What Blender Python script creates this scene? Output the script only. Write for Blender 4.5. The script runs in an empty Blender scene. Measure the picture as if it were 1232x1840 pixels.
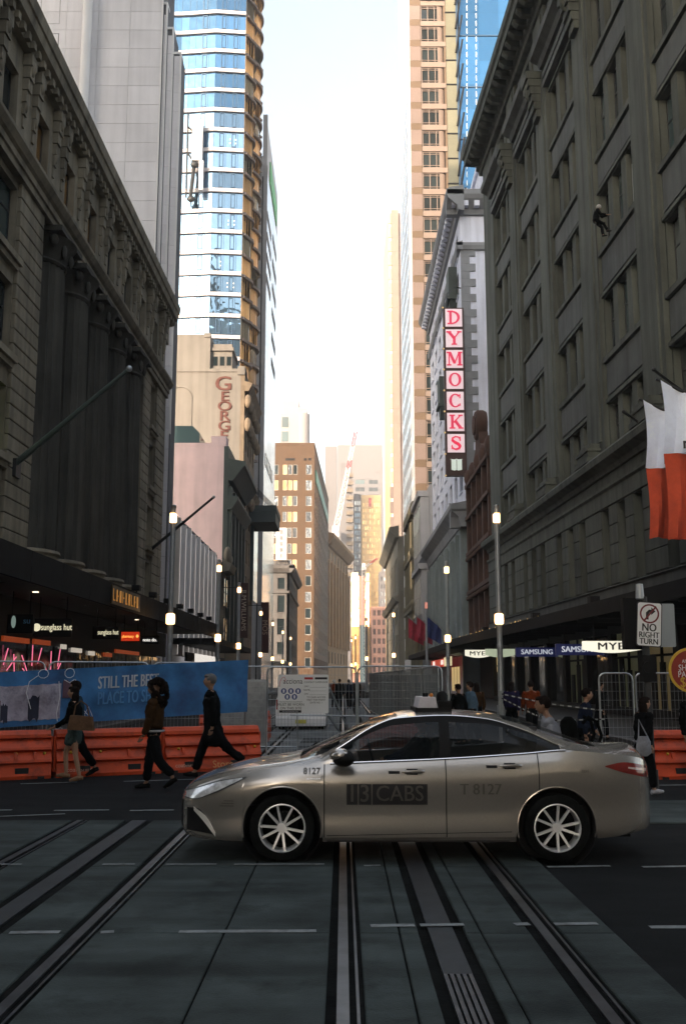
import bpy, math, random
from mathutils import Matrix, Vector
from math import radians as R, sin, cos, pi
random.seed(7)
S = bpy.context.scene
COL = S.collection

# ------------------------------------------------------------------ camera, sky, sun, exposure
PITCH = math.atan(300/1789)
cam_d = bpy.data.cameras.new('camera'); cam = bpy.data.objects.new('camera', cam_d); COL.objects.link(cam)
cam.location = (0, 0, 1.8); cam.rotation_euler = (pi/2+PITCH, 0, 0)
cam_d.sensor_fit = 'AUTO'; cam_d.sensor_width = 36; cam_d.lens = 35; cam_d.clip_start = .1; cam_d.clip_end = 6000
S.camera = cam
SUN_EL, SUN_AZ = R(15), R(212)
W = bpy.data.worlds.new('World'); S.world = W; W.use_nodes = True
nt = W.node_tree
sky = nt.nodes.new('ShaderNodeTexSky'); sky.sky_type = 'NISHITA'; sky.sun_disc = False
sky.sun_elevation = SUN_EL; sky.sun_rotation = SUN_AZ
sky.altitude = 0; sky.air_density = 1.3; sky.dust_density = 4.0; sky.ozone_density = .8
bg = nt.nodes['Background']; bg.inputs['Strength'].default_value = .15
hs = nt.nodes.new('ShaderNodeHueSaturation'); hs.inputs['Saturation'].default_value = .58   # thin white haze over the whole sky
nt.links.new(sky.outputs[0], hs.inputs['Color']); nt.links.new(hs.outputs[0], bg.inputs['Color'])
sun_d = bpy.data.lights.new('sun', 'SUN'); sun = bpy.data.objects.new('sun', sun_d); COL.objects.link(sun)
sun_d.energy = 2.0; sun_d.angle = R(.6); sun_d.color = (1, .78, .58)
sdir = Vector((sin(SUN_AZ)*cos(SUN_EL), cos(SUN_AZ)*cos(SUN_EL), sin(SUN_EL)))
sun.rotation_euler = sdir.to_track_quat('Z', 'Y').to_euler(); sun.location = (-40, -60, 80)
S.view_settings.view_transform = 'Standard'; S.view_settings.look = 'None'
S.view_settings.gamma = 1; S.view_settings.use_curve_mapping = False; S.view_settings.exposure = 1.85
S.render.engine = 'CYCLES'
S.cycles.use_denoising = True
S.cycles.max_bounces = 6; S.cycles.diffuse_bounces = 3; S.cycles.glossy_bounces = 3
S.cycles.transparent_max_bounces = 12; S.cycles.sample_clamp_indirect = 4

# ------------------------------------------------------------------ materials (all procedural)
def mat(name, col, rough=.8, metal=0., var=.25, scale=.6, bump=0., bscale=30, streak=0., rnd=0., spec=.4, coat=0., svec=(1.6, 1.6, .09), emit=None, es=0., dirt=None):
    m = bpy.data.materials.new(name); m.use_nodes = True
    t = m.node_tree; N = t.nodes; Lk = t.links.new
    p = N['Principled BSDF']
    p.inputs['Roughness'].default_value = rough; p.inputs['Metallic'].default_value = metal
    p.inputs['Specular IOR Level'].default_value = spec
    p.inputs['Coat Weight'].default_value = coat
    if emit:
        p.inputs['Emission Color'].default_value = (*emit, 1); p.inputs['Emission Strength'].default_value = es
    base = (*col, 1)
    if var == 0 and rnd == 0 and bump == 0:
        p.inputs['Base Color'].default_value = base; return m
    geo = N.new('ShaderNodeNewGeometry')
    n1 = N.new('ShaderNodeTexNoise'); n1.inputs['Scale'].default_value = scale; n1.inputs['Detail'].default_value = 6; n1.inputs['Roughness'].default_value = .65
    Lk(geo.outputs['Position'], n1.inputs['Vector'])
    mr = N.new('ShaderNodeMapRange'); mr.inputs[1].default_value = .3; mr.inputs[2].default_value = .7
    mr.inputs[3].default_value = 1-var; mr.inputs[4].default_value = 1+var*.7
    Lk(n1.outputs['Fac'], mr.inputs[0])
    val = mr.outputs[0]
    def mul(a, b):
        q = N.new('ShaderNodeMath'); q.operation = 'MULTIPLY'; Lk(a, q.inputs[0]); Lk(b, q.inputs[1]); return q.outputs[0]
    if streak:
        mp = N.new('ShaderNodeMapping'); mp.inputs['Scale'].default_value = svec; Lk(geo.outputs['Position'], mp.inputs['Vector'])
        n2 = N.new('ShaderNodeTexNoise'); n2.inputs['Scale'].default_value = 1.; n2.inputs['Detail'].default_value = 5; Lk(mp.outputs[0], n2.inputs['Vector'])
        m2 = N.new('ShaderNodeMapRange'); m2.inputs[1].default_value = .42; m2.inputs[2].default_value = .7; m2.inputs[3].default_value = 1; m2.inputs[4].default_value = 1-streak
        Lk(n2.outputs['Fac'], m2.inputs[0]); val = mul(val, m2.outputs[0])
    if rnd:
        oi = N.new('ShaderNodeObjectInfo'); m3 = N.new('ShaderNodeMapRange'); m3.inputs[3].default_value = 1-rnd; m3.inputs[4].default_value = 1+rnd
        Lk(oi.outputs['Random'], m3.inputs[0]); val = mul(val, m3.outputs[0])
    mx = N.new('ShaderNodeMix'); mx.data_type = 'RGBA'; mx.blend_type = 'MULTIPLY'; mx.inputs[0].default_value = 1
    mx.inputs[6].default_value = base; Lk(val, mx.inputs[7]); outc = mx.outputs[2]
    if dirt:
        n4 = N.new('ShaderNodeTexNoise'); n4.inputs['Scale'].default_value = dirt[1]; n4.inputs['Detail'].default_value = 8; n4.inputs['Roughness'].default_value = .7; Lk(geo.outputs['Position'], n4.inputs['Vector'])
        m4 = N.new('ShaderNodeMapRange'); m4.inputs[1].default_value = .5; m4.inputs[2].default_value = .72; m4.inputs[4].default_value = dirt[2]; Lk(n4.outputs['Fac'], m4.inputs[0])
        x2 = N.new('ShaderNodeMix'); x2.data_type = 'RGBA'; Lk(m4.outputs[0], x2.inputs[0]); Lk(outc, x2.inputs[6]); x2.inputs[7].default_value = (*dirt[0], 1); outc = x2.outputs[2]
    Lk(outc, p.inputs['Base Color'])
    if bump:
        n3 = N.new('ShaderNodeTexNoise'); n3.inputs['Scale'].default_value = bscale; n3.inputs['Detail'].default_value = 4; Lk(geo.outputs['Position'], n3.inputs['Vector'])
        bp = N.new('ShaderNodeBump'); bp.inputs['Strength'].default_value = bump; bp.inputs['Distance'].default_value = .02
        Lk(n3.outputs['Fac'], bp.inputs['Height']); Lk(bp.outputs[0], p.inputs['Normal'])
    return m

def glow(name, col, s):
    return mat(name, tuple(c*.6 for c in col), .4, var=0, emit=col, es=s)

def pane_mat(name, col, metal=.0, rough=.06, wob=.02, spec=.6, wscale=.8):
    m = bpy.data.materials.new(name); m.use_nodes = True; t = m.node_tree; N = t.nodes; p = N['Principled BSDF']
    p.inputs['Metallic'].default_value = metal; p.inputs['Roughness'].default_value = rough; p.inputs['Specular IOR Level'].default_value = spec
    oi = N.new('ShaderNodeObjectInfo'); mr = N.new('ShaderNodeMapRange'); mr.inputs[3].default_value = .6; mr.inputs[4].default_value = 1.35; t.links.new(oi.outputs['Random'], mr.inputs[0])
    mx = N.new('ShaderNodeMix'); mx.data_type = 'RGBA'; mx.blend_type = 'MULTIPLY'; mx.inputs[0].default_value = 1; mx.inputs[6].default_value = (*col, 1)
    t.links.new(mr.outputs[0], mx.inputs[7]); t.links.new(mx.outputs[2], p.inputs['Base Color'])
    if wob:
        geo = N.new('ShaderNodeNewGeometry'); n = N.new('ShaderNodeTexNoise'); n.inputs['Scale'].default_value = wscale; n.inputs['Detail'].default_value = 1; t.links.new(geo.outputs['Position'], n.inputs['Vector'])
        b = N.new('ShaderNodeBump'); b.inputs['Strength'].default_value = wob; b.inputs['Distance'].default_value = 1; t.links.new(n.outputs['Fac'], b.inputs['Height']); t.links.new(b.outputs[0], p.inputs['Normal'])
    return m

M = {}
M['asphalt'] = mat('asphalt', (.0115, .013, .0145), .9, spec=.1, streak=.35, svec=(.25, 2., 1), var=.35, scale=1.2, bump=.5, bscale=90, dirt=((.008, .008, .009), .5, .6))
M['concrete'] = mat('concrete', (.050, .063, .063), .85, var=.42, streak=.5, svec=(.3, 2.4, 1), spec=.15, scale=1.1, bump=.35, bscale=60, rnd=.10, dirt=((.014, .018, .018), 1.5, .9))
M['rubber'] = mat('rubber', (.010, .0108, .011), .95, var=.5, scale=3, bump=.3, spec=.03)
M['steel'] = mat('steel', (.10, .105, .115), .42, .9, var=.45, scale=3)
M['strip'] = mat('strip', (.030, .034, .040), .55, .4, var=.35, scale=4)
M['paint'] = mat('road_paint', (.19, .21, .22), .7, var=.35, scale=6, dirt=((.05, .05, .05), 9, .9))
M['paving'] = mat('paving', (.03, .031, .033), .8, var=.25, scale=2, bump=.2)
M['kerb'] = mat('kerbstone', (.07, .07, .07), .8, var=.25, scale=2)
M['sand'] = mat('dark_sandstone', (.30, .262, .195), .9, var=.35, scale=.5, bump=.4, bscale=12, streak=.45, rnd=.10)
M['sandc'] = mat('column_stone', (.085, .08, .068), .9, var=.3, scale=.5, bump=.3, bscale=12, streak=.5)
M['grey'] = mat('grey_stone', (.092, .101, .088), .9, var=.3, scale=.35, bump=.4, bscale=9, streak=.5, rnd=.07)
M['greyp'] = mat('grey_spandrel', (.098, .106, .103), .85, var=.25, scale=.5, bump=.2, bscale=9, streak=.35, rnd=.06)
M['dark'] = mat('dark_void', (.012, .012, .013), .8, var=.2)
M['black'] = mat('black_paint', (.008, .008, .009), .6, var=.2, spec=.15)
M['awn'] = mat('awning_metal', (.012, .013, .014), .7, spec=.1, var=.3, scale=1, streak=.2)
M['soffit'] = mat('awning_soffit', (.10, .095, .07), .7, var=.2)
M['frame_d'] = mat('window_frame_dark', (.03, .032, .034), .5, var=.2)
M['frame_w'] = mat('window_frame_white', (.5, .5, .48), .6, var=.2)
M['g_dark'] = pane_mat('glass_dark', (.02, .03, .033))
M['g_teal'] = pane_mat('glass_teal', (.06, .10, .105), spec=.8)
M['g_sky'] = pane_mat('glass_sky', (.20, .32, .45), .85, .03, .03)
M['g_blue'] = pane_mat('glass_blue', (.07, .2, .36), .75, .05, .03)
M['g_tan'] = pane_mat('glass_tan', (.30, .25, .17), .3, .1)
M['g_warm'] = pane_mat('glass_bronze', (.85, .50, .20), .3, .3, .12, wscale=.5)  # gold reflected from the sunlit tower opposite is put into this colour
M['g_pale'] = pane_mat('glass_pale', (.62, .66, .7), .8, .05, .05)
M['g_blind'] = pane_mat('glass_blind', (.13, .145, .14))
M['lit_y'] = glow('lit_window_yellow', (1, .72, .32), .12)
M['lit_g'] = glow('lit_window_green', (.55, .75, .25), .02)
M['lamp'] = glow('lamp_glow', (1, .56, .22), 2.0)
M['lampw'] = glow('downlight', (1, .8, .55), .8)
M['post'] = mat('lamp_post_steel', (.42, .45, .48), .42, .6, var=.15, scale=2)
M['orange'] = mat('orange_plastic', (.52, .06, .013), .55, var=.22, scale=2.5, spec=.4, dirt=((.10, .022, .012), 3.5, .8))
M['galv'] = mat('galvanised_tube', (.36, .38, .39), .42, .8, var=.25, scale=6)
M['white'] = mat('white_sheet', (.74, .75, .76), .6, var=.1)
M['text_k'] = mat('black_print', (.015, .015, .018), .6, var=0)
M['text_w'] = mat('white_print', (.72, .75, .8), .6, var=0)
M['text_b'] = mat('blue_print', (.16, .42, .75), .6, var=0)

# ------------------------------------------------------------------ mesh builder
class MB:
    def __init__(s, T=None): s.v = []; s.f = []; s.mi = []; s.sm = []; s.T = T or Matrix()
    def add(s, vs, fs, mi=0, sm=False, T=None):
        b = len(s.v); X = s.T @ T if T is not None else s.T
        s.v += [tuple(X @ Vector(v)) for v in vs]
        for f in fs: s.f.append(tuple(i+b for i in f)); s.mi.append(mi); s.sm.append(sm)
        return s
    def box(s, x0, x1, y0, y1, z0, z1, mi=0, T=None):
        vs = [(x0,y0,z0),(x1,y0,z0),(x1,y1,z0),(x0,y1,z0),(x0,y0,z1),(x1,y0,z1),(x1,y1,z1),(x0,y1,z1)]
        return s.add(vs, [(0,3,2,1),(4,5,6,7),(0,1,5,4),(1,2,6,5),(2,3,7,6),(3,0,4,7)], mi, False, T)
    def prism(s, pts, a0, a1, axis='y', mi=0, T=None, sm=False):
        # polygon pts (p,q) extruded along axis: y -> (p,a,q), x -> (a,p,q), z -> (p,q,a)
        n = len(pts); m = {'y': lambda p, q, a: (p, a, q), 'x': lambda p, q, a: (a, p, q), 'z': lambda p, q, a: (p, q, a)}[axis]
        vs = [m(p, q, a0) for p, q in pts]+[m(p, q, a1) for p, q in pts]
        fs = [tuple(range(n)), tuple(range(2*n-1, n-1, -1))]+[(i, i+n, (i+1) % n+n, (i+1) % n) for i in range(n)]
        return s.add(vs, fs, mi, sm, T)
    def tube(s, pts, r, n=6, mi=0, T=None, closed=False):
        P = [Vector(p) for p in pts]; k = len(P); rs = r if isinstance(r, (list, tuple)) else [r]*k
        vs = []; up = None
        for i, p in enumerate(P):
            d = (P[(i+1) % k]-P[i-1]) if closed else (P[min(i+1, k-1)]-P[max(i-1, 0)])
            if d.length < 1e-9: d = Vector((0, 0, 1))
            d.normalize()
            if up is None: up = Vector((0, 0, 1)) if abs(d.z) < .9 else Vector((1, 0, 0))
            a = d.cross(up)
            if a.length < 1e-4: a = d.cross(Vector((0, 1, 0)))
            a.normalize(); b = a.cross(d); up = b
            for j in range(n):
                t = 2*pi*j/n; vs.append(p+(a*cos(t)+b*sin(t))*rs[i])
        fs = []
        for i in range(k if closed else k-1):
            i2 = (i+1) % k
            for j in range(n): fs.append((i*n+j, i*n+(j+1) % n, i2*n+(j+1) % n, i2*n+j))
        if not closed: fs += [tuple(range(n-1, -1, -1)), tuple(range((k-1)*n, k*n))]
        return s.add(vs, fs, mi, n > 4, T)
    def lathe(s, prof, n=16, mi=0, T=None, a0=0, a1=2*pi, cap=True):
        full = abs(a1-a0-2*pi) < 1e-6; m = n if full else n+1; vs = []
        for (r, z) in prof:
            for j in range(m):
                t = a0+(a1-a0)*j/n; vs.append((r*cos(t), r*sin(t), z))
        fs = []
        for i in range(len(prof)-1):
            for j in range(n):
                j2 = (j+1) % m; fs.append((i*m+j, i*m+j2, (i+1)*m+j2, (i+1)*m+j))
        if cap and full: fs += [tuple(range(m-1, -1, -1)), tuple(range((len(prof)-1)*m, len(prof)*m))]
        return s.add(vs, fs, mi, True, T)
    def ell(s, c, r, n=10, m=7, mi=0, T=None):
        vs = []; fs = []
        for i in range(m+1):
            ph = -pi/2+pi*i/m
            for j in range(n): vs.append((c[0]+r[0]*cos(ph)*cos(2*pi*j/n), c[1]+r[1]*cos(ph)*sin(2*pi*j/n), c[2]+r[2]*sin(ph)))
        for i in range(m):
            for j in range(n): fs.append((i*n+j, i*n+(j+1) % n, (i+1)*n+(j+1) % n, (i+1)*n+j))
        return s.add(vs, fs, mi, True, T)
    def text(s, txt, size, T, mi=0, depth=.01, off=0., w=1., space=1., align='CENTER'):
        vs, fs = text_geo(txt, 0., space, align)
        for q, d in enumerate((0,) if off <= .008 else (0, -off*.8, off*.8)):     # heavier weight: the letters again, a hair to each side
            s.add([(x*size*w+d*size, y*size, z*depth*(1-.06*q)-.0006*q) for x, y, z in vs], fs, mi, False, T)
        return s
    def mesh(s, name, mats):
        me = bpy.data.meshes.new(name); me.from_pydata(s.v, [], s.f); me.update()
        for m in (mats if isinstance(mats, (list, tuple)) else [mats]): me.materials.append(M[m] if isinstance(m, str) else m)
        me.polygons.foreach_set('material_index', s.mi); me.polygons.foreach_set('use_smooth', s.sm)
        if any(s.sm): me.set_sharp_from_angle(angle=R(40))
        return me
    def build(s, name, mats, parent=None, loc=None, T=None):
        return inst(name, s.mesh(name, mats), parent, loc, T)

_tc = {}
def text_geo(txt, off, space, align):
    k = (txt, off, space, align)
    if k not in _tc:
        c = bpy.data.curves.new('lettering', 'FONT'); c.body = txt; c.size = 1; c.extrude = .5; c.offset = off; c.space_character = space
        c.align_x = align; c.align_y = 'CENTER'; c.resolution_u = 3
        o = bpy.data.objects.new('lettering', c); COL.objects.link(o)
        me = o.evaluated_get(bpy.context.evaluated_depsgraph_get()).to_mesh()
        _tc[k] = ([tuple(v.co) for v in me.vertices], [tuple(p.vertices) for p in me.polygons])
        o.to_mesh_clear(); bpy.data.objects.remove(o); bpy.data.curves.remove(c)
    return _tc[k]

def inst(name, me, parent=None, loc=None, T=None):
    o = bpy.data.objects.new(name, me); COL.objects.link(o)
    if parent is not None: o.parent = parent
    if T is not None: o.matrix_local = T
    elif loc is not None: o.location = loc
    return o

def tag(o, label=None, cat=None, group=None, kind=None):
    if label: o['label'] = label
    if cat: o['category'] = cat
    if group: o['group'] = group
    if kind: o['kind'] = kind
    return o
def thing(name, label, cat, loc=(0, 0, 0), rz=0, group=None):
    o = bpy.data.objects.new(name, None); COL.objects.link(o); o.location = loc; o.rotation_euler = (0, 0, rz); o.empty_display_size = .2
    return tag(o, label, cat, group)
def dup(root, loc, rz, label, group=None):
    r = root.copy(); COL.objects.link(r); r.location = loc; r.rotation_euler = (0, 0, rz); r['label'] = label
    if group: r['group'] = group
    def rec(a, b):
        for ch in list(a.children):
            c = ch.copy(); COL.objects.link(c); c.parent = b; rec(ch, c)
    rec(root, r)
    return r
def Tr(x, y, z): return Matrix.Translation((x, y, z))
def Rx(a): return Matrix.Rotation(a, 4, 'X')
def Ry(a): return Matrix.Rotation(a, 4, 'Y')
def Rz(a): return Matrix.Rotation(a, 4, 'Z')
FRONT = Rx(pi/2)            # text / flat work standing up, readable from -y
def face_left():            # rot for a facade on the left side of the street (local x = away from the camera, -y = street)
    return pi/2
HALF = pi/2
# ------------------------------------------------------------------ ground, road, footpaths, tram tracks
def struct(o, kind='structure'): o['kind'] = kind; return o
struct(MB().box(-900, 900, -300, 3500, -.6, -.30).build('ground', mat('earth', (.06, .06, .06), .9, var=.2)))
road = struct(MB().box(-400, 400, -120, 2200, -.25, 0).build('road', 'asphalt'))
for nm, x0, x1, y0, y1 in (('footpath', -12.9, -8.75, 27.5, 700), ('footpath', 8.15, 14.6, 27.5, 700), ('footpath', -40, -11, -60, 3.2), ('footpath', 11, 40, -60, 3.2)):
    mb = MB().box(x0, x1, y0, y1, .0015, .13); struct(mb.build(nm, 'paving'))
for x0, y0, y1 in ((-8.75, 27.5, 700), (7.85, 27.5, 700)):
    struct(MB().box(x0, x0+.3, y0, y1, .0015, .145).build('kerb', 'kerb'))
for x0, x1 in ((-12.9, -8.75), (8.15, 14.6)):
    struct(MB().box(x0, x1, 27.2, 27.5, .0015, .145).build('kerb', 'kerb'))
# tram track: concrete slabs as separate pieces, sunk bands with steel rails between them
track = struct(MB().box(-6.4, 1.93, 3.2, 13.15, .0012, .008).build('tram_track_bed', 'rubber'))
RA, RB, RD, RE = 0., 1.43, -1.86, -3.34
bands = [(RA-.09, RA+.115), (.54, .86), (RB-.10, RB+.115), (RD-.095, RD+.11), (-2.76, -2.42), (RE-.10, RE+.11)]
xs = [-6.4]; 
for b in sorted(bands): xs += list(b)
xs.append(1.93)
ycuts = [3.2, 5.05, 7.43, 9.98, 13.15]
def slab(x0, x1, y0, y1):
    if x1-x0 < .05: return
    g = .006; dz = random.uniform(-.002, .002); c = .008
    mb = MB(); x0 += g; x1 -= g; y0 += g; y1 -= g; z = .03+dz
    v = [(x0, y0, .009), (x1, y0, .009), (x1, y1, .009), (x0, y1, .009), (x0, y0, z-c), (x1, y0, z-c), (x1, y1, z-c), (x0, y1, z-c), (x0+c, y0+c, z), (x1-c, y0+c, z), (x1-c, y1-c, z), (x0+c, y1-c, z)]
    mb.add(v, [(0,1,5,4),(1,2,6,5),(2,3,7,6),(3,0,4,7),(4,5,9,8),(5,6,10,9),(6,7,11,10),(7,4,8,11),(8,9,10,11)])
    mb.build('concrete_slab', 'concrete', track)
for i in range(0, len(xs), 2):
    a, b = xs[i], xs[i+1]
    sub = [a, b]
    if abs(a-RD-.11) < 1e-6: sub = [a, -.84, b]
    if abs(a-.115) < .001: sub = [a, .40, b]
    if abs(a-.86) < .001: sub = [a, .98, b]
    for k in range(len(sub)-1):
        for j in range(len(ycuts)-1): slab(sub[k], sub[k+1], ycuts[j], ycuts[j+1])
for rx in (RA, RB, RD, RE):
    mb = MB(); mb.box(rx-.035, rx+.035, 3.2, 13.15, .0095, .029); mb.box(rx+.075, rx+.092, 3.2, 13.15, .0095, .026)
    mb.build('rail', 'steel', track)
for cx, y0, y1 in ((.70, 6.45, 13.15), (-2.59, 3.2, 13.15)):
    MB().box(cx-.09, cx+.09, y0, y1, .0095, .027).build('power_strip', 'strip', track)
mb = MB()
for k in range(5): mb.box(.61+k*.038, .61+k*.038+.024, 3.2, 6.44, .0095, .031)
mb.build('ridged_cover', 'steel', track)
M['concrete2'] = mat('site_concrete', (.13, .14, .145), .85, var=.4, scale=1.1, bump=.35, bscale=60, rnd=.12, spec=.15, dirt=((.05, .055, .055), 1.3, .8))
# track bed continuing inside the work site
tb2 = struct(MB().box(-4.6, 3.2, 20.6, 330, .0012, .008).build('tram_track_bed', 'rubber'))
for y in [20.6+6*k for k in range(12)]:
    for a, b in ((-4.6, RE-.13), (RE+.13, -2.7), (-2.45, RD-.13), (RD+.13, RA-.13), (RA+.13, .58), (.83, RB-.13), (RB+.13, 3.2)):
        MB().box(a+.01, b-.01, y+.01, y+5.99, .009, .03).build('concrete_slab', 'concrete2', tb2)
for rx in (RA, RB, RD, RE): MB().box(rx-.035, rx+.035, 20.6, 330, .0095, .028).build('rail', 'steel', tb2)
for x0, y0 in ((-1.2, 25), (-1.2, 28.6)):
    for k in range(5): MB().box(x0, x0+1.0, y0+.5*k, y0+.5*k+.22, .0305, .034).build('slot_cover', 'rubber', tb2)
# painted lines
def paint(x0, y0, x1, y1, w=.1, z=.0012):
    d = Vector((x1-x0, y1-y0, 0)); n = Vector((-d.y, d.x, 0)).normalized()*w/2; mb = MB()
    a, b = Vector((x0, y0, 0)), Vector((x1, y1, 0))
    k = max(2, int(d.length/.12)); jit = [random.uniform(-.012, .012) for _ in range(k+1)]
    vs = []
    for i in range(k+1):
        p = a.lerp(b, i/k)
        for q in (p+n*(1+jit[i]*6), p-n*(1+jit[-i]*6)): vs.append((q.x, q.y, z)); 
    vs2 = [(x, y, z+.0025) for x, y, z in vs]; m = len(vs)
    fs = [(2*i+m, 2*i+1+m, 2*i+3+m, 2*i+2+m) for i in range(k)]
    fs += [(2*i, 2*i+2, 2*i+2+m, 2*i+m) for i in range(k)]+[(2*i+1, 2*i+1+m, 2*i+3+m, 2*i+3) for i in range(k)]
    mb.add(vs+vs2, fs); return struct(mb.build('road_marking', 'paint'))
zc = .0335
for a, b in ((-3.1, -3.5), (-2.32, -2.01), (-1.71, -1.22), (-1.05, -.18)): paint(a, 10.05, b, 10.06, .05, zc)
paint(.2, 9.98, .36, 10.0, .05, zc)
for a, b in ((1.98, 2.6), (2.9, 3.6), (4.1, 4.9)): paint(a, 10.1, b, 10.15, .06)
for a, b, y in ((-2.35, -2.0, 7.42), (-1.71, -1.62, 7.43), (-1.16, -.19, 7.45), (.2, .52, 7.62), (.56, .88, 7.64), (1.25, 1.36, 7.66), (1.54, 1.86, 7.67), (2.25, 3.4, 7.72)):
    paint(a, y, b, y+.02, .075, zc if b < 1.93 else .0012)
for a, b in ((-5.4, -4.6), (-4.0, -3.25), (-2.95, -2.35), (-2.1, -1.4), (4.6, 5.3)): paint(a, 14.3, b, 14.35, .075)
paint(-5.2, 13.5, -3.75, 13.95, .05)
for a, b in ((-5.6, -4.7), (-3.9, -2.5), (-1.9, -.9)): paint(a, 18.0+.25*(a+5), b, 18.0+.25*(b+5)+.1, .06)
paint(5.2, 17.6, 6.6, 17.75, .07)
struct(MB().box(3.4, 9, 13.0, 15.3, .0012, .02).build('pavement', 'concrete'))

# ------------------------------------------------------------------ facade helpers
_wc = {}
def win_parts(w, h, nx, ny, fr, rec, fmat, pmat, split=None):
    k = (round(w, 3), round(h, 3), nx, ny, fr, rec, fmat, pmat, split)
    if k not in _wc:
        mb = MB(); y0, y1 = rec, rec+.07
        mb.box(0, fr, y0, y1, 0, h); mb.box(w-fr, w, y0, y1, 0, h); mb.box(fr, w-fr, y0, y1, 0, fr); mb.box(fr, w-fr, y0, y1, h-fr, h)
        for i in range(1, nx): x = w*i/nx; mb.box(x-fr*.4, x+fr*.4, y0+.012, y1-.01, fr, h-fr)
        zs = [h*split] if split else [h*j/ny for j in range(1, ny)]
        for z in zs: mb.box(fr, w-fr, y0+.006, y1-.006, z-fr*.45, z+fr*.45)
        _wc[k] = (mb.mesh('window', fmat), MB().box(fr*.5, w-fr*.5, y1-.035, y1-.008, fr*.5, h-fr*.5).mesh('pane', pmat))
    return _wc[k]
def window(parent, T, w, h, nx=1, ny=2, fr=.06, rec=.3, fmat='frame_d', pmat='g_dark', split=None):
    a, b = win_parts(w, h, nx, ny, fr, rec, fmat, pmat, split)
    o = inst('window', a, parent, T=T); inst('pane', b, o); return o
def wall_grid(mb, U0, U1, Z0, Z1, cols, rows, y0, y1, mi=0, T=None):
    # solid wall with openings cols x rows
    u = U0
    for a, b in cols:
        if a > u+1e-4: mb.box(u, a, y0, y1, Z0, Z1, mi, T)
        z = Z0
        for c, d in rows:
            if c > z+1e-4: mb.box(a, b, y0, y1, z, c, mi, T)
            z = d
        if z < Z1-1e-4: mb.box(a, b, y0, y1, z, Z1, mi, T)
        u = b
    if u < U1-1e-4: mb.box(u, U1, y0, y1, Z0, Z1, mi, T)
def facade(b, T, U0, U1, Z0, Z1, cols, rows, wmat, thick=.5, name='wall', panes=('g_dark',), fmat='frame_d', nx=1, ny=2, fr=.06, rec=.25, sill=None, pick=None):
    mb = MB(); wall_grid(mb, U0, U1, Z0, Z1, cols, rows, 0, thick); mb.build(name, wmat, b, T=T)
    for (a, c) in cols:
        for (z0, z1) in rows:
            pm = pick(a, z0) if pick else random.choice(panes)
            window(b, T @ Tr(a, 0, z0), c-a, z1-z0, nx, ny, fr, rec, fmat, pm)
            if sill:
                k = ('sill', round(c-a, 3), sill)
                if k not in _wc: _wc[k] = MB().box(-.08, c-a+.08, -.14, .02, -.16, -.003).mesh('sill', sill)
                inst('sill', _wc[k], b, T=T @ Tr(a, 0, z0))
def span(a, b, n, w):       # n openings of width w evenly inside a..b
    p = (b-a)/n; return [(a+p*(i+.5)-w/2, a+p*(i+.5)+w/2) for i in range(n)]
def stone_mesh(w, h, d, m, c=.025):
    k = ('stone', round(w, 3), round(h, 3), round(d, 3), m)
    if k not in _wc:
        mb = MB(); g = .018
        x0, x1, z0, z1 = g, w-g, g, h-g
        mb.add([(x0, 0, z0), (x1, 0, z0), (x1, 0, z1), (x0, 0, z1), (x0, -d+c, z0), (x1, -d+c, z0), (x1, -d+c, z1), (x0, -d+c, z1), (x0+c, -d, z0+c), (x1-c, -d, z0+c), (x1-c, -d, z1-c), (x0+c, -d, z1-c)],
               [(0,1,5,4),(1,2,6,5),(2,3,7,6),(3,0,4,7),(4,5,9,8),(5,6,10,9),(6,7,11,10),(7,4,8,11),(8,9,10,11)])
        _wc[k] = mb.mesh('stone', m)
    return _wc[k]
def stone(b, u, z, w, h, d, m, y=0): inst('stone', stone_mesh(w, h, d, m), b, (u, y-random.uniform(0, .012), z))
def mould(mb, u0, u1, prof, mi=0, T=None):
    # horizontal moulding: prof = (y, z) polygon swept from u0 to u1
    mb.prism(prof, u0, u1, 'x', mi, T)

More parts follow.
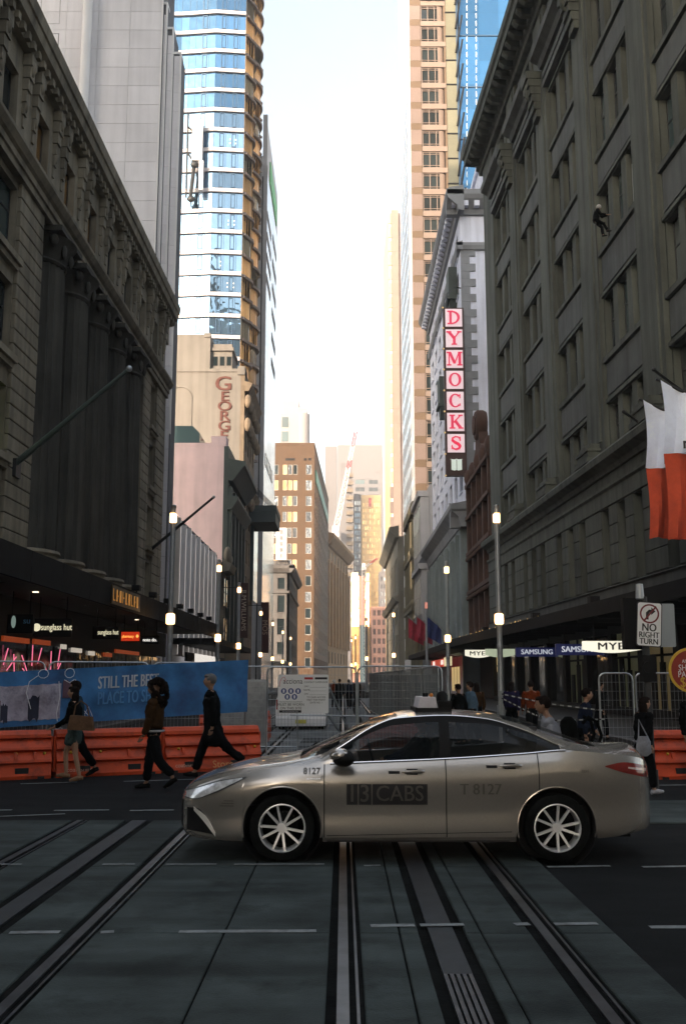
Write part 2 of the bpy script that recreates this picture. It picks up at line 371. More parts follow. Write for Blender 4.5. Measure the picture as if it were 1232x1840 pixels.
# ------------------------------------------------------------------ right: tall stone department store
gs = thing('department_store', 'tall dark grey stone department store at the right, deep cornice and triple windows', 'building', (12, 79, 0), math.atan2(-1, .042))
UL = 50.
bays = [6.8, 15.5, 24.25, 33.1, 41.85]
floors = [(12.75, 15.5), (17.95, 21.1), (23.7, 26.8), (28.95, 32.5), (34.65, 38.3)]
mb = MB()
mb.box(0, UL, .55, 24, 0, 46.2)                                     # body
edges = [0.]
for c in bays: edges += [c-2.95, c+2.95]
edges.append(UL)
cols = []
for c in bays: cols += [(c-2.8, c-1.4), (c-.7, c+.7), (c+1.4, c+2.8)]
rowsM = floors+[(41.6, 44.0)]
wall_grid(mb, 0, UL, 12.3, 46.2, cols, rowsM, .16, .55)
mb.build('wall', 'grey', gs)
for i in range(0, len(edges), 2):                                   # pilasters between the bays
    a, c = edges[i], edges[i+1]
    m = MB(); m.box(a, c, -.10, .16, 12.3, 44.6)
    if i: m.box(a+.45, c-.45, -.20, -.10, 13.7, 44.2)
    m.build('pilaster', 'grey', gs)
    if i and i < len(edges)-1:
        m = MB(); w = 1.15; u = (a+c)/2
        m.box(u-w, u+w, -.95, -.2, 12.62, 12.85); m.box(u-w*.9, u+w*.9, -.85, -.2, 12.85, 13.2); m.box(u-w*.97, u+w*.97, -.92, -.2, 13.2, 13.35); m.box(u-w*.8, u+w*.8, -.75, -.2, 13.35, 13.62)
        m.build('pedestal', 'grey', gs)
    if i:
        m = MB(); u = (a+c)/2                                       # carved console under the hood course
        for q in range(6):
            z1 = 40.3-q*.5; d = .95*(1-q/6.5)**.8; m.box(u-.75+q*.05, u+.75-q*.05, -.2-d, -.2, z1-.49, z1)
        m.ell((u, -.75, 39.3), (.3, .4, .7)); m.build('bracket', 'grey', gs)
for c in bays:
    for (z0, z1), (y0, y1) in zip(rowsM[:-1], rowsM[1:]):
        if z1 > 38: continue
        m = MB(); m.box(c-2.78, c+2.78, .10, .16, z1+.42, y0-.42); m.build('spandrel_panel', 'greyp', gs)
    for z0, z1 in floors:
        m = MB(); m.box(c-2.93, c+2.93, -.02, .16, z0-.3, z0-.02); m.build('sill', 'grey', gs)
        m = MB(); m.box(c-2.93, c+2.93, .03, .16, z1+.06, z1+.24); m.build('lintel', 'grey', gs)
    m = MB(); mould(m, c-3.35, c+3.35, [(.16, 40.2), (-.35, 40.2), (-.5, 40.5), (-.95, 40.75), (-1.0, 41.15), (.16, 41.3)])
    for q in range(2): m.box(c-3.0, c+3.0, -.28, .16, 38.75+q*.6, 39.15+q*.6)
    m.build('window_hood', 'greyp', gs)
pk = {}
for i, c in enumerate(bays):
    for r, (z0, z1) in enumerate(rowsM):
        for j, a in enumerate((c-2.8, c-.7, c+1.4)):
            pm = random.choice(['g_dark', 'g_teal', 'g_teal', 'g_dark', 'g_blind'])
            if i == 2 and r == 2 and False: pm = 'lit_g'
            if i == 1 and r == 1: pm = 'g_tan'
            window(gs, Tr(a, .16, z0), 1.4, z1-z0, 1, 2, .07, .32, 'frame_d', pm, .62)
MB().box(34.62, 35.05, .40, .43, 24.0, 26.2).build('white_blind', 'white', gs)
# lower storey: stone courses and slot windows
mb = MB(); lz0, lz1 = 6.25, 10.05
lcols = []
for c in bays: lcols += [(c-3.0, c-1.85), (c-.55, c+.6), (c+1.8, c+2.95)]
mb2 = MB(); wall_grid(mb2, 0, UL, 5.2, 11.7, lcols, [(lz0, lz1)], -.34, .55); mb2.build('lower_wall', 'grey', gs)
for a, c in lcols: window(gs, Tr(a, -.34, lz0), c-a, lz1-lz0, 1, 3, .06, .45, 'frame_d', random.choice(['g_dark', 'g_teal']))
seg = [0.]
for a, c in lcols: seg += [a, c]
seg.append(UL)
for i in range(0, len(seg), 2):
    for k in range(4): stone(gs, seg[i], lz0+.95*k, seg[i+1]-seg[i], .95, .08, 'grey', -.34)
m = MB(); mould(m, 0, UL, [(-.34, 10.1), (-.44, 10.12), (-.44, 10.85), (-.55, 10.95), (-.55, 11.1), (-.40, 11.15), (-.34, 11.15)]); m.build('string_course', 'grey', gs)
m = MB(); mould(m, -.1, UL, [(.16, 11.7), (-.45, 11.7), (-.55, 11.95), (-.95, 12.15), (-1.0, 12.45), (-.9, 12.6), (.16, 12.62)]); m.build('string_course', 'grey', gs)
m = MB(); mould(m, 0, UL, [(-.34, 5.3), (-.5, 5.35), (-.5, 6.05), (-.6, 6.12), (-.34, 6.22)]); m.build('string_course', 'greyp', gs)
# main cornice
m = MB(); mould(m, -.9, UL, [(.16, 44.55), (-.25, 44.55), (-.3, 44.9), (-.5, 45.0), (-.5, 45.35), (-1.5, 45.4), (-1.55, 45.9), (-1.7, 46.0), (-1.75, 46.5), (-1.6, 46.6), (.2, 46.9)]); m.build('cornice', 'grey', gs)
br = MB().prism([(-.5, 44.9), (-.5, 45.37), (-1.42, 45.37), (-1.42, 45.2), (-1.1, 44.95)], 0, .42, 'x').mesh('bracket', 'grey')
for k in range(44): inst('bracket', br, gs, (.2+k*1.13, 0, 0))
# shopfront at street level
mb = MB(); mb.box(0, UL, -.25, .5, 3.95, 5.2); mb.box(0, UL, -.2, .5, 0.13, .5)
for k in range(12): mb.box(k*4.3-.3, k*4.3+.3, -.3, .5, .5, 3.95)
mb.build('shopfront', 'black', gs)
for k in range(11):
    u0 = k*4.3+.31; lit = {0: 'lit_y', 5: 'lit_s', 7: 'lit_s', 8: 'lit_y2'}.get(k)
    if 'lit_s' not in M: M['lit_s'] = glow('lit_shop_window', (.62, .66, .36), .006); M['lit_y2'] = glow('lit_shop_window_dim', (.9, .7, .32), .010)
    mb = MB(); mb.box(u0, u0+3.68, -.02, .02, .51, 3.94); mb.build('shop_window', lit or 'g_dark', gs)
    if lit:
        m = MB()
        for q in range(3): m.box(u0+.5+q*1.1, u0+.5+q*1.1+.55, -.12, -.04, .52, 2.0+random.random()*.8)
        m.box(u0+1.8, u0+1.9, -.14, -.03, .52, 3.93); m.box(u0, u0+3.6, -.14, -.03, 2.75, 2.85); m.build('window_display', 'black', gs)
# awning along it
aw = MB(); aw.box(-2, UL, -3.5, -.36, 4.45, 4.62); aw.box(-2, UL, -3.62, -3.5, 4.3, 4.85)
for k in range(18): aw.box(-1.8+k*2.9, -1.7+k*2.9, -3.45, -.4, 4.2, 4.45)
aw.build('awning', 'awn', gs)
m = MB()
for k in range(18): m.tube([(-1.7+k*2.9, -3.3, 4.7), (-1.7+k*2.9, -.36, 5.28)], .025, 5)
for y, z in ((-.45, 5.25), (-.7, 5.05)): m.tube([(k*2.5-2, y+.03*random.random(), z+.06*random.random()) for k in range(21)], .022, 5)
m.build('awning_stay', 'galv', gs)
m = MB()
for k in range(150):
    u = random.uniform(-1.5, 30); y = random.uniform(-3.6, -2.9); m.ell((u, y, 4.64+.25*random.random()*(1 if y > -3.5 else .2)+.22*(y < -3.5)), (.022, .022, .022), 5, 3)
struct(m.build('fairy_lights', glow('fairy_glow', (1, .6, .2), .5), gs), 'stuff')
for k in range(8): m = MB(); m.lathe([(.0, 4.43), (.14, 4.43), (.14, 4.445)], 10, T=Tr(4+k*5, -2.2, 0)); m.build('downlight', glow('downlight_green_%d' % k, (.4, .9, .35), .12), gs)
for u in (26.5, 12, 37): m = MB(); m.box(u, u+.45, -3.3, -2.9, 4.9, 5.2); m.tube([(u+.2, -3.1, 4.6), (u+.2, -3.1, 4.95)], .04); m.build('floodlight', 'black', gs)

# ------------------------------------------------------------------ left: columned stone building
cs = thing('columned_building', 'dark sandstone building at the left with giant fluted columns under a heavy cornice', 'building', (-12.84, 26, 0), math.atan2(1, .0105))
CL = 40.9
mb = MB(); mb.box(0, CL-.02, 2.0, 15, 0, 26.4); mb.box(0, 13.3, .45, 2.0, 0, 26.4); mb.box(33.6, CL-.02, .45, 2.0, 0, 26.4); mb.box(13.3, 33.6, .45, 2.0, 21.0, 26.3)
mb.box(13.3, 33.6, -.5, 2.0, 5.0, 6.1)
mb.build('core_wall', 'sand', cs)
wrows = [(6.9, 9.1), (10.1, 12.75), (14.0, 16.8), (17.9, 20.7)]
mb = MB(); wall_grid(mb, 0, 13.3, 5, 21, [(7.7, 10.4)], wrows, 0, .45); mb.build('wall', 'sand', cs)
mb = MB(); wall_grid(mb, 33.6, CL, 5, 21, [(35.9, 37.8)], wrows, 0, .45); mb.build('wall', 'sand', cs)
mb = MB(); mb.box(0, CL, .0, .45, .1, 5.0); mb.build('base_wall', 'black', cs)
for i, (z0, z1) in enumerate(wrows):
    window(cs, Tr(7.7, 0, z0), 2.7, z1-z0, 2, 2, .09, .28, 'frame_d', ['g_dark', 'lit_g', 'g_dark', 'g_teal'][i], .66)
    window(cs, Tr(35.9, 0, z0), 1.9, z1-z0, 1, 2, .08, .3, 'frame_d', 'g_dark')
    for u, w in ((7.5, 3.1), (35.7, 2.3)):
        m = MB(); m.box(u, u+w, -.32, .0, z0-.32, z0-.06); m.box(u+.15, u+w-.15, -.2, 0, z0-.55, z0-.32); m.build('sill', 'sand', cs)
for k in range(25):
    z = 6.15+.594*k
    stone(cs, 10.42, z, 2.88, .594, .16, 'sand')
    stone(cs, 33.6, z, 2.28, .594, .14, 'sand'); stone(cs, 37.82, z, 3.06, .594, .14, 'sand')
    if k % 2 == 0: stone(cs, 4.6, z, 3.08, 1.18, .16, 'sand')
# giant fluted columns
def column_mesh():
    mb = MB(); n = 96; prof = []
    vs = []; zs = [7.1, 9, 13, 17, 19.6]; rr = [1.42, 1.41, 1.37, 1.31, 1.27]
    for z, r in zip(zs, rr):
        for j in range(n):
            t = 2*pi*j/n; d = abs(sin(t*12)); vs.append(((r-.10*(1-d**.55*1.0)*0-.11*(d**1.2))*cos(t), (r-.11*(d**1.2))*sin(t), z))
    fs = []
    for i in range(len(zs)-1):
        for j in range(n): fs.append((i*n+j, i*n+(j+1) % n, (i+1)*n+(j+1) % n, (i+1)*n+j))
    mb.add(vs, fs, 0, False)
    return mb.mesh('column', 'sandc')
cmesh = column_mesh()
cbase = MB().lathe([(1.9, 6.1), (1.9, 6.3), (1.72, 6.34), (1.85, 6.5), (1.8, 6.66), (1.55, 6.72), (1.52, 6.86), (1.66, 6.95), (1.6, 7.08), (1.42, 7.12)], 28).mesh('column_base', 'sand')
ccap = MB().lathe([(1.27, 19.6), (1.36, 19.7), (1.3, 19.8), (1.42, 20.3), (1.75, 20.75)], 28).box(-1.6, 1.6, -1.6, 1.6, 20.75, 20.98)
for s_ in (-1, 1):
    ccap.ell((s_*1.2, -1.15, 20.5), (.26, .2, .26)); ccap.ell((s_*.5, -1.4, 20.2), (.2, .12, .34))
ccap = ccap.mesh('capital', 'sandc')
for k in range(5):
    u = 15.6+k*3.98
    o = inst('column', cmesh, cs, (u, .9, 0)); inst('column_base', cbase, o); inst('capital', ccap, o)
m = MB()
for k in range(6):
    u = 13.75+k*3.94
    m.box(u, u+.02, 1.9, 2.0, 6.2, 21)
m.build('recess_joint', 'dark', cs)
for k in range(6):
    for z0, z1 in wrows: window(cs, Tr(12.95+k*3.98+.15, 1.7, z0), 1.1, z1-z0, 1, 2, .07, .22, 'frame_d', 'g_dark')
# entablature, frieze storey, cornice
m = MB(); mould(m, 0, CL, [(.45, 21.0), (-.3, 21.0), (-.3, 21.3), (-.38, 21.33), (-.38, 21.6), (-.5, 21.7), (-.65, 21.95), (-.65, 22.1), (.45, 22.2)]); m.build('architrave', 'sand', cs)
fr_cols = [(3.9+k*3.98, 5.4+k*3.98) for k in range(10)]
mb = MB(); wall_grid(mb, 0, CL, 22.2, 26.2, fr_cols, [(22.6, 25.0)], -.15, .45); mb.build('frieze_wall', 'sand', cs)
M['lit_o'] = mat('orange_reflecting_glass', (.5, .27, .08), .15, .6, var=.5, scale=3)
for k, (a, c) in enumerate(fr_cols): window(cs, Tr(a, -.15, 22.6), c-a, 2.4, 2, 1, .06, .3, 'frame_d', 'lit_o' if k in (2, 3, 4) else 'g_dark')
con = MB()
for q in range(6): con.box(.04*q, .62-.04*q, -.15-.38*(1-q/6), -.15, 25.7-.5*(q+1), 25.7-.5*q-.02)
con.ell((.31, -.42, 25.2), (.22, .16, .38)); con.ell((.31, -.25, 23.6), (.16, .12, .3)); con = con.mesh('bracket', 'sand')
for k in range(9):
    for d in (5.75, 6.95): inst('bracket', con, cs, (d+k*3.98, 0, .45))
m = MB(); mould(m, 0, CL, [(.45, 25.75), (-.45, 25.75), (-.5, 26.05), (-.8, 26.2), (-.86, 26.6), (-.93, 26.65), (-1.0, 27.1), (-.9, 27.25), (.45, 27.6)]); m.build('cornice', 'sand', cs, T=Tr(0, 0, .45))
dn = MB().box(0, .28, -.66, -.45, 25.76, 26.06).mesh('dentil', 'sand')
for k in range(66): inst('dentil', dn, cs, (.2+k*.62, 0, .45))
# street awning with soffit, fascia and downlights
aw = MB(); aw.box(0, 44.2, -3.5, -.02, 4.95, 5.1); aw.build('awning', 'awn', cs)
m = MB(); m.box(0, 44.2, -3.4, -.1, 4.9, 4.945)
m.build('soffit', 'soffit', cs)
m = MB()
u = 0
while u < 44: m.box(u+.02, min(u+3.3, 44.2)-.02, -3.62, -3.5, 4.62, 5.55); u += 3.3
m.build('fascia', 'awn', cs)
m = MB().box(13.0, 18.2, -3.68, -3.625, 4.72, 5.45); m.build('brass_panel', mat('brass_panel', (.05, .035, .015), .4, .5), cs)
m = MB()
for j in range(9): m.box(13.2+j*.53, 13.24+j*.53+.12*(j % 3), -3.70, -3.683, 4.85, 5.32); m.box(13.2+j*.53, 13.5+j*.53, -3.70, -3.684, 4.85+.2*(j % 2), 4.9+.2*(j % 2))
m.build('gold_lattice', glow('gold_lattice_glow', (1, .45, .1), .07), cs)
for k in range(12):
    m = MB(); m.lathe([(.0, 4.87), (.11, 4.87), (.11, 4.895)], 10, T=Tr(3+k*3.4, -1.7, 0)); m.build('downlight', 'lampw' if k in (2, 7) else 'soffit', cs)
for k in range(7):
    m = MB(); u = 18.5+k*3.8; m.box(u, u+.35, -3.55, -3.2, 5.7, 5.95); m.tube([(u+.17, -3.4, 5.1), (u+.17, -3.4, 5.72)], .03); m.build('floodlight', 'black', cs)
m = MB(); mould(m, 12.5, 34.2, [(-.5, 6.1), (-1.05, 6.1), (-1.15, 5.9), (-1.15, 5.55), (-.02, 5.4), (-.02, 6.1)]); m.build('plinth_course', 'sand', cs)
# shop level under the awning
mb = MB(); mb.box(0, 44, -.06, -.01, 3.3, 4.88); mb.build('shop_fascia', 'black', cs)
for k in range(12):
    m = MB(); m.box(.2+k*3.5, 3.4+k*3.5, -.12, -.07, .4, 3.2); m.build('shop_window', 'g_dark', cs)
# ------------------------------------------------------------------ left row beyond the columned building
M['clad'] = mat('grey_cladding', (.74, .72, .75), .55, var=.08, scale=.3, rnd=.05, streak=.12)
M['trim_w'] = mat('white_trim', (.78, .76, .76), .5, var=.05)
M['joint'] = mat('dark_joint', (.12, .12, .13), .8, var=.1)
M['clad2'] = mat('blue_grey_panel', (.66, .68, .80), .5, var=.08, scale=.3, rnd=.05)
M['brnz_edge'] = mat('dark_slab_edge', (.18, .14, .12), .5, var=.15)
M['frame_b'] = mat('blue_frame', (.06, .11, .18), .4, .3, var=.1)
M['g_sky2'] = pane_mat('glass_sky_deep', (.12, .25, .41), .85, .03, .03)
M['fgold2'] = pane_mat('gold_pane', (.85, .58, .26), .8, .15, .03)
LST = Rz(HALF)                                   # street face of a left-row building whose origin is its street corner
def RST(D): return Tr(0, D, 0) @ Rz(-HALF)       # street face of a right-row building
tw = thing('clad_tower', 'tall tower clad in pale grey panels with white vertical edge fins, behind the columned building', 'building', (-13.0, 72, 0))
MB().box(-24, -1.45, 3.0, 5.2, 0, 88).box(-24, -1.4, .06, 3.0, 0, 88).box(-1.4, -1.1, .36, 3, 0, 55.4).box(-1.1, -.6, .66, 3, 0, 53.4).box(-.6, 0, .96, 3, 0, 51.4).build('tower_core', 'joint', tw)
pc = {}
def panel(b, T, w, h, m, d=.06, nm='panel'):
    k = (round(w, 3), round(h, 3), m, d, nm)
    if k not in pc: pc[k] = MB().box(.012, w-.012, -d, 0, .012, h-.012).mesh(nm, m)
    inst(nm, pc[k], b, T=T)
for k in range(32):
    for j in range(5): panel(tw, Tr(-1.42-2.55*(j+1), .06, 14+1.62*k), 2.55, 1.62, 'clad')
for k in range(15):
    panel(tw, Tr(-1.42-2.55, .06, 1.0+.866*k), 2.55, .866, 'clad')
for x0, x1, y, zt, in ((-1.4, -1.1, .36, 55.4), (-1.1, -.6, .66, 53.4), (-.6, 0, .96, 51.4)):
    z = 1.0
    while z < zt-1.7: panel(tw, Tr(x0+.05, y, z), x1-x0-.12, 1.62, 'clad'); z += 1.62
    MB().box(x1-.09, x1+.03, y-.12, y+.1, 20, zt+.1).build('edge_fin', 'trim_w', tw)
    MB().box(x0, x1+.02, y-.08, y+1, zt-.02, zt+.18).build('coping', 'trim_w', tw)
MB().box(-1.46, -1.36, -.08, .06, 20, 88).build('edge_fin', 'trim_w', tw)
MB().lathe([(.38, 14), (.38, 88)], 16, T=Tr(-7.3, -.42, 0)).build('downpipe', 'trim_w', tw)
for k in range(6): window(tw, Tr(-11.2, -.02, 47+3.2*k), 1.6, 2.4, 1, 1, .08, .02, 'frame_d', 'g_dark')

lo = thing('finned_shop_building', 'low blue grey shop building with thin lit vertical fins along its front', 'building', (-12.5, 73.2, 0))
MB().box(-10, -.4, 0.2, 26, 0, 13.8).box(-10, -.1, .2, 26, 13.8, 14.05).build('core_wall', 'joint', lo)
for i in range(10):
    for j in range(8): panel(lo, LST @ Tr(2.6*i, .4, .2+1.7*j) @ Tr(0, 0, 0), 2.6, 1.7, 'clad2', .3)
for j in range(8):
    for i in range(3): panel(lo, Tr(-7.9+2.5*i, .2, .2+1.7*j), 2.5, 1.7, 'clad', .12)
M['fin_lit'] = mat('fin_bright_steel', (.9, .86, .82), .3, .3, var=.1)
for i in range(9): MB().box(.15+2.6*i+.05, .15+2.6*i+.22, -.42, .1, 3.5, 13.7-.2*(i % 2)).build('fin', 'fin_lit', lo, T=LST)
M['led'] = glow('led_strip', (1, .93, .88), .16)  # weak glow for narrow strips along the fin fronts
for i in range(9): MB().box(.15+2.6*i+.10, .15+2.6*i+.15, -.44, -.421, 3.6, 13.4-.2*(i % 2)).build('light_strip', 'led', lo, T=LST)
for i in range(9): MB().box(2.9*i, 2.9*i+.5, -.05, .1, 3.5, 13.4).build('slot_window', 'g_dark', lo, T=LST)
MB().box(0, 26, -3.4, -.1, 4.3, 4.75).build('awning', 'awn', lo, T=LST)
M['lit_shop'] = glow('lit_shopfront', (1, .93, .85), .22)
for i in range(6): MB().box(.6+3.9*i, 4.2+3.9*i, -1.1, -.9, 3.1, 3.75).build('lit_fascia', 'lit_shop' if i in (1, 2, 3, 4) else 'black', lo, T=LST)

M['pinkw'] = mat('pink_render', (.80, .60, .60), .9, var=.12, scale=.35, bump=.2, bscale=5, streak=.15)
pk_ = thing('pink_building', 'narrow building with a blank pink rendered side wall and dark cornice', 'building', (-12.2, 104, 0))
MB().box(-12, -.5, 0, 15.5, 0, 26.4).box(-12, -1.9, -.02, .5, 26.4, 26.75).box(-1.9, -.3, -.03, 2, 26.4, 27.5).build('wall', 'pinkw', pk_)
M['dkgrn'] = mat('dark_green_paint', (.05, .065, .06), .6, var=.2)
mb = MB(); wall_grid(mb, 0, 15.5, 0, 26.4, [(1.3+3.6*i, 3.6+3.6*i) for i in range(4)], [(5.5, 12.5), (13.6, 21.5)], 0, .5); mb.build('street_wall', 'dkgrn', pk_, T=LST)
for i in range(4):
    for z0, z1 in ((5.5, 12.5), (13.6, 21.5)): window(pk_, LST @ Tr(1.3+3.6*i, 0, z0), 2.3, z1-z0, 2, 4, .1, .2, 'frame_d', 'g_dark')
for i in range(5): MB().box(.1+3.6*i, 1.1+3.6*i, -.4, 0, 5, 22).build('pilaster', 'dkgrn', pk_, T=LST)
m = MB(); mould(m, -.2, 15.5, [(0, 22.6), (-.5, 22.6), (-1.6, 24.1), (-1.8, 24.2), (-1.8, 24.7), (0, 25.0)]); m.build('cornice', 'dkgrn', pk_, T=LST)
m = MB(); mould(m, -.2, 15.5, [(0, 19.5), (-.4, 19.5), (-1.1, 20.6), (-1.1, 20.9), (0, 21.0)]); m.build('cornice', 'dkgrn', pk_, T=LST)
m = MB(); m.box(-7.2, -3.6, 3, 9, 26.4, 28.6); m.prism([(-7.2, 28.6), (-3.6, 28.6), (-4.4, 29.4), (-6.9, 29.4)], 3, 9, 'y'); m.build('roof_lantern', 'g_teal', pk_)
# ornate low neighbour in front of the pink wall
orn = thing('ornate_brown_building', 'narrow dark ornate building between the finned shop and the pink wall', 'building', (-12.0, 99.3, 0))
MB().box(-8, -.2, 0, 4.4, 0, 13.4).build('wall', 'sand', orn)
for z0 in (5, 9): 
    for u in (.6, 2.5): window(orn, LST @ Tr(u, -.12, z0), 1.3, 2.9, 1, 2, .08, .02, 'frame_d', 'g_dark')
m = MB(); mould(m, -.1, 4.4, [(0, 12.4), (-.6, 12.5), (-.9, 13.2), (0, 13.6)]); m.ell((1.3, -.3, 14.2), (.9, .4, .9)); m.ell((2.6, -.3, 13.9), (.6, .4, .6)); m.build('parapet', 'sand', orn, T=LST)

M['cream'] = mat('cream_render', (.235, .215, .19), .9, var=.12, scale=.3, bump=.15, bscale=4, streak=.2)
M['brnst'] = mat('brown_stone', (.26, .20, .14), .9, var=.3, scale=.6, bump=.4, bscale=4, streak=.3)
ge = thing('cream_lettered_building', 'cream rendered building with stacked brown letters on its blank side wall', 'building', (-12.25, 120, 0))
MB().box(-16, -.5, 0, 14.4, 0, 40.0).box(-16, -4.4, -.01, 10, 40.0, 44.6).box(-5.2, -4.4, -.15, .2, 44.2, 44.75).box(-.9, 0, -.2, 3, 39.3, 40.4).box(-16, -.4, -.12, .4, 39.7, 40.1).build('wall', 'cream', ge)
m = MB(); m.box(-4.4, -1.7, .6, 6, 40.0, 42.6); m.box(-4.6, -1.5, .3, 6.2, 42.6, 43.0); m.box(-4.4, -1.7, .5, 6, 43.0, 43.5); m.build('turret', 'cream', ge)
for i in range(3): window(ge, Tr(-4.1+.85*i, .55, 40.7), .6, 1.2, 1, 1, .06, .0, 'frame_d', 'g_dark')
m = MB(); m.lathe([(1.5, 0), (1.5, .12)], 24, T=Tr(-8.0, -.02, 36.2) @ Rx(HALF), a0=0, a1=pi, cap=False); m.box(-9.5, -9.35, -.1, .05, 26, 36.2); m.box(-6.65, -6.5, -.1, .05, 26, 36.2); m.build('blind_arch', 'cream', ge)
M['brletter'] = mat('brown_letter', (.13, .05, .04), .8, var=.15)
for i, ch in enumerate('GEORGE'):
    sz = (2.6 if i == 0 else 1.75); z = 38.1-(0 if i == 0 else 1.62+1.26*(i-1))
    MB().text(ch, sz, Tr(-2.55+(-.1 if i == 0 else .12), -.06, z) @ FRONT, 0, .12, .035, 1.15 if i == 0 else 1.3).build('letter', 'brletter', ge)
facade(ge, LST, 0, 14.4, 0, 40, span(.5, 14, 4, 2.0), [(7+4.6*k, 10+4.6*k) for k in range(7)], 'brnst', .5, nx=2)
m = MB(); mould(m, -.1, 14.4, [(0, 37.2), (-.5, 37.2), (-1.0, 38.2), (0, 38.5)]); mould(m, -.1, 14.4, [(0, 25), (-.5, 25), (-.9, 25.7), (0, 26)])
for i in range(5):
    for z in (36, 33, 24): m.ell((.3+3.4*i, -.4, z), (.5, .5, .9), 8, 6)
m.build('cornice', 'brnst', ge, T=LST)

# apartment tower: folded glass front, waving bronze side
ap = thing('apartment_tower', 'tall apartment tower with folded pale blue glass bands and waving bronze balconies', 'building', (-14.5, 135, 0))
M['band'] = mat('white_band', (.50, .47, .48), .5, var=.06)
FL = 3.17; z00 = 36.5; NF = 29
poly = [(-16, .1), (-9.6, .1), (-8.4, .0), (-4.4, -.45), (0, 0)]
def wav(v): return 1.0*sin(v*2*pi/11.5)*(min(1, v/2.5))
ss = [i*.6 for i in range(40)]
side = [(wav(v), v) for v in ss]
MB().prism([(x, y+1.2) for x, y in poly[:-1]]+[(-1.2, 1.5), (-1.2, 23.4), (-16, 23.4)], 0, z00+NF*FL, 'z').build('tower_core', 'dark', ap)
for k in range(NF):
    z = z00+k*FL
    m = MB()
    for (x0, y0), (x1, y1) in zip(poly[:-1], poly[1:]):
        m.prism([(x0, y0-.28), (x1, y1-.28), (x1, y1+1.3), (x0, y0+1.3)], z, z+.55, 'z')
    m.build('floor_band', 'band', ap)
    m = MB(); n = len(side); vs = []
    for zz in (z-.02, z+.38):
        for x, v in side: vs += [(x+.42, v+.3*(v == 0), zz), (-1.0, v, zz)]
    q = 2*n; fs = []
    for i in range(n-1):
        a = 2*i; fs += [(a, a+2, a+3, a+1), (a+q, a+1+q, a+3+q, a+2+q), (a, a+q, a+2+q, a+2)]
    fs += [(0, 1, 1+q, q), (2*n-2, 2*n-2+q, 2*n-1+q, 2*n-1)]
    m.add(vs, fs); m.build('balcony_slab', 'brnz_edge', ap)
    # bronze curtain wall, reflected gold in its colour, following the wave, one bay at a time
    for b0 in range(0, 39, 5):
        seg = side[b0:b0+6]; m = MB(); vs = []
        dz = .0
        for zz in (z+.38, z+FL-.03):
            for x, v in seg: vs.append((x-(.1 if (k+b0//5) % 3 else .75), v+.02, zz))
        nn = len(seg); m.add(vs, [(i, i+1, i+1+nn, i+nn) for i in range(nn-1)])
        for x, v in seg[:-1:1]: m.tube([(x+.02, v+.02, z+.38), (x+.02, v+.02, z+FL-.03)], .035, 4)
        m.build('balcony_bay', 'g_warm' if (k*5+b0//5*3) % 4 else 'g_tan', ap)
    # front glazing: one framed window band per fold
    for i, ((x0, y0), (x1, y1)) in enumerate(zip(poly[:-1], poly[1:])):
        if i == 0 and k < 12: continue
        Lw = math.hypot(x1-x0, y1-y0); T = Tr(x0, y0, z+.56) @ Rz(math.atan2(y1-y0, x1-x0)); h = FL-.6
        key = ('apw', i)
        if key not in _wc:
            fm = MB(); fm.box(0, Lw, .0, .06, 0, .06); fm.box(0, Lw, .0, .06, h-.06, h)
            nb = max(1, round(Lw/.95))
            for j in range(nb+1): fm.box(max(0, Lw*j/nb-.03), min(Lw, Lw*j/nb+.03), -.01, .06, .06, h-.06)
            for j in ((1, 3) if i == 3 else (2,) if i in (0, 2) else ()):
                a, c = Lw*j/nb, Lw*(j+.72)/nb
                for bx in ((a, a+.13, .25, h-.1), (c-.13, c, .25, h-.1), (a+.13, c-.13, .25, .38), (a+.13, c-.13, h-.23, h-.1)): fm.box(bx[0], bx[1], -.05, .05, bx[2], bx[3])
            _wc[key] = (fm.mesh('window', 'frame_b'), [MB().box(.01, Lw-.01, .03, .055, .02, h-.02).mesh('pane', q) for q in ('g_sky', 'g_sky2')])
        o = inst('window', _wc[key][0], ap, T=T); inst('pane', _wc[key][1][1 if k > 14 else 0], o)
for (x, k) in ((-2.0, 13), (-1.2, 13), (-2.0, 9), (-1.2, 9), (-3.0, 7), (-2.0, 6), (-1.1, 6)):
    for dz in (1.4, 2.0): MB().ell((x, -.62+(x+4)*.16, z00+k*FL+dz), (.09, .03, .09), 6, 4).build('downlight', 'lampw', ap)
hc = thing('entrance_canopy', 'big dark box canopy hung over the left footpath by cables, beyond the pink building', 'canopy', (-13.2, 128, 0))
m = MB().box(0, 4.4, .4, 9, 22.0, 23.4).box(-.1, 4.5, .3, 9.1, 23.4, 24.2); m.build('canopy_box', 'dkgrn', hc)
m = MB()
for k in range(5): m.tube([(4.2, .5+2*k, 24.2), (0, .5+2*k, 28.5)], .05, 4)
m.build('cable', 'frame_d', hc)
MB().box(-.5, .3, .3, 9, 0, 30).build('wall', 'brnst', hc)
m = MB().box(.3, 1.4, 3, 9, 12, 22); m.build('glass_bay', 'g_teal', hc)
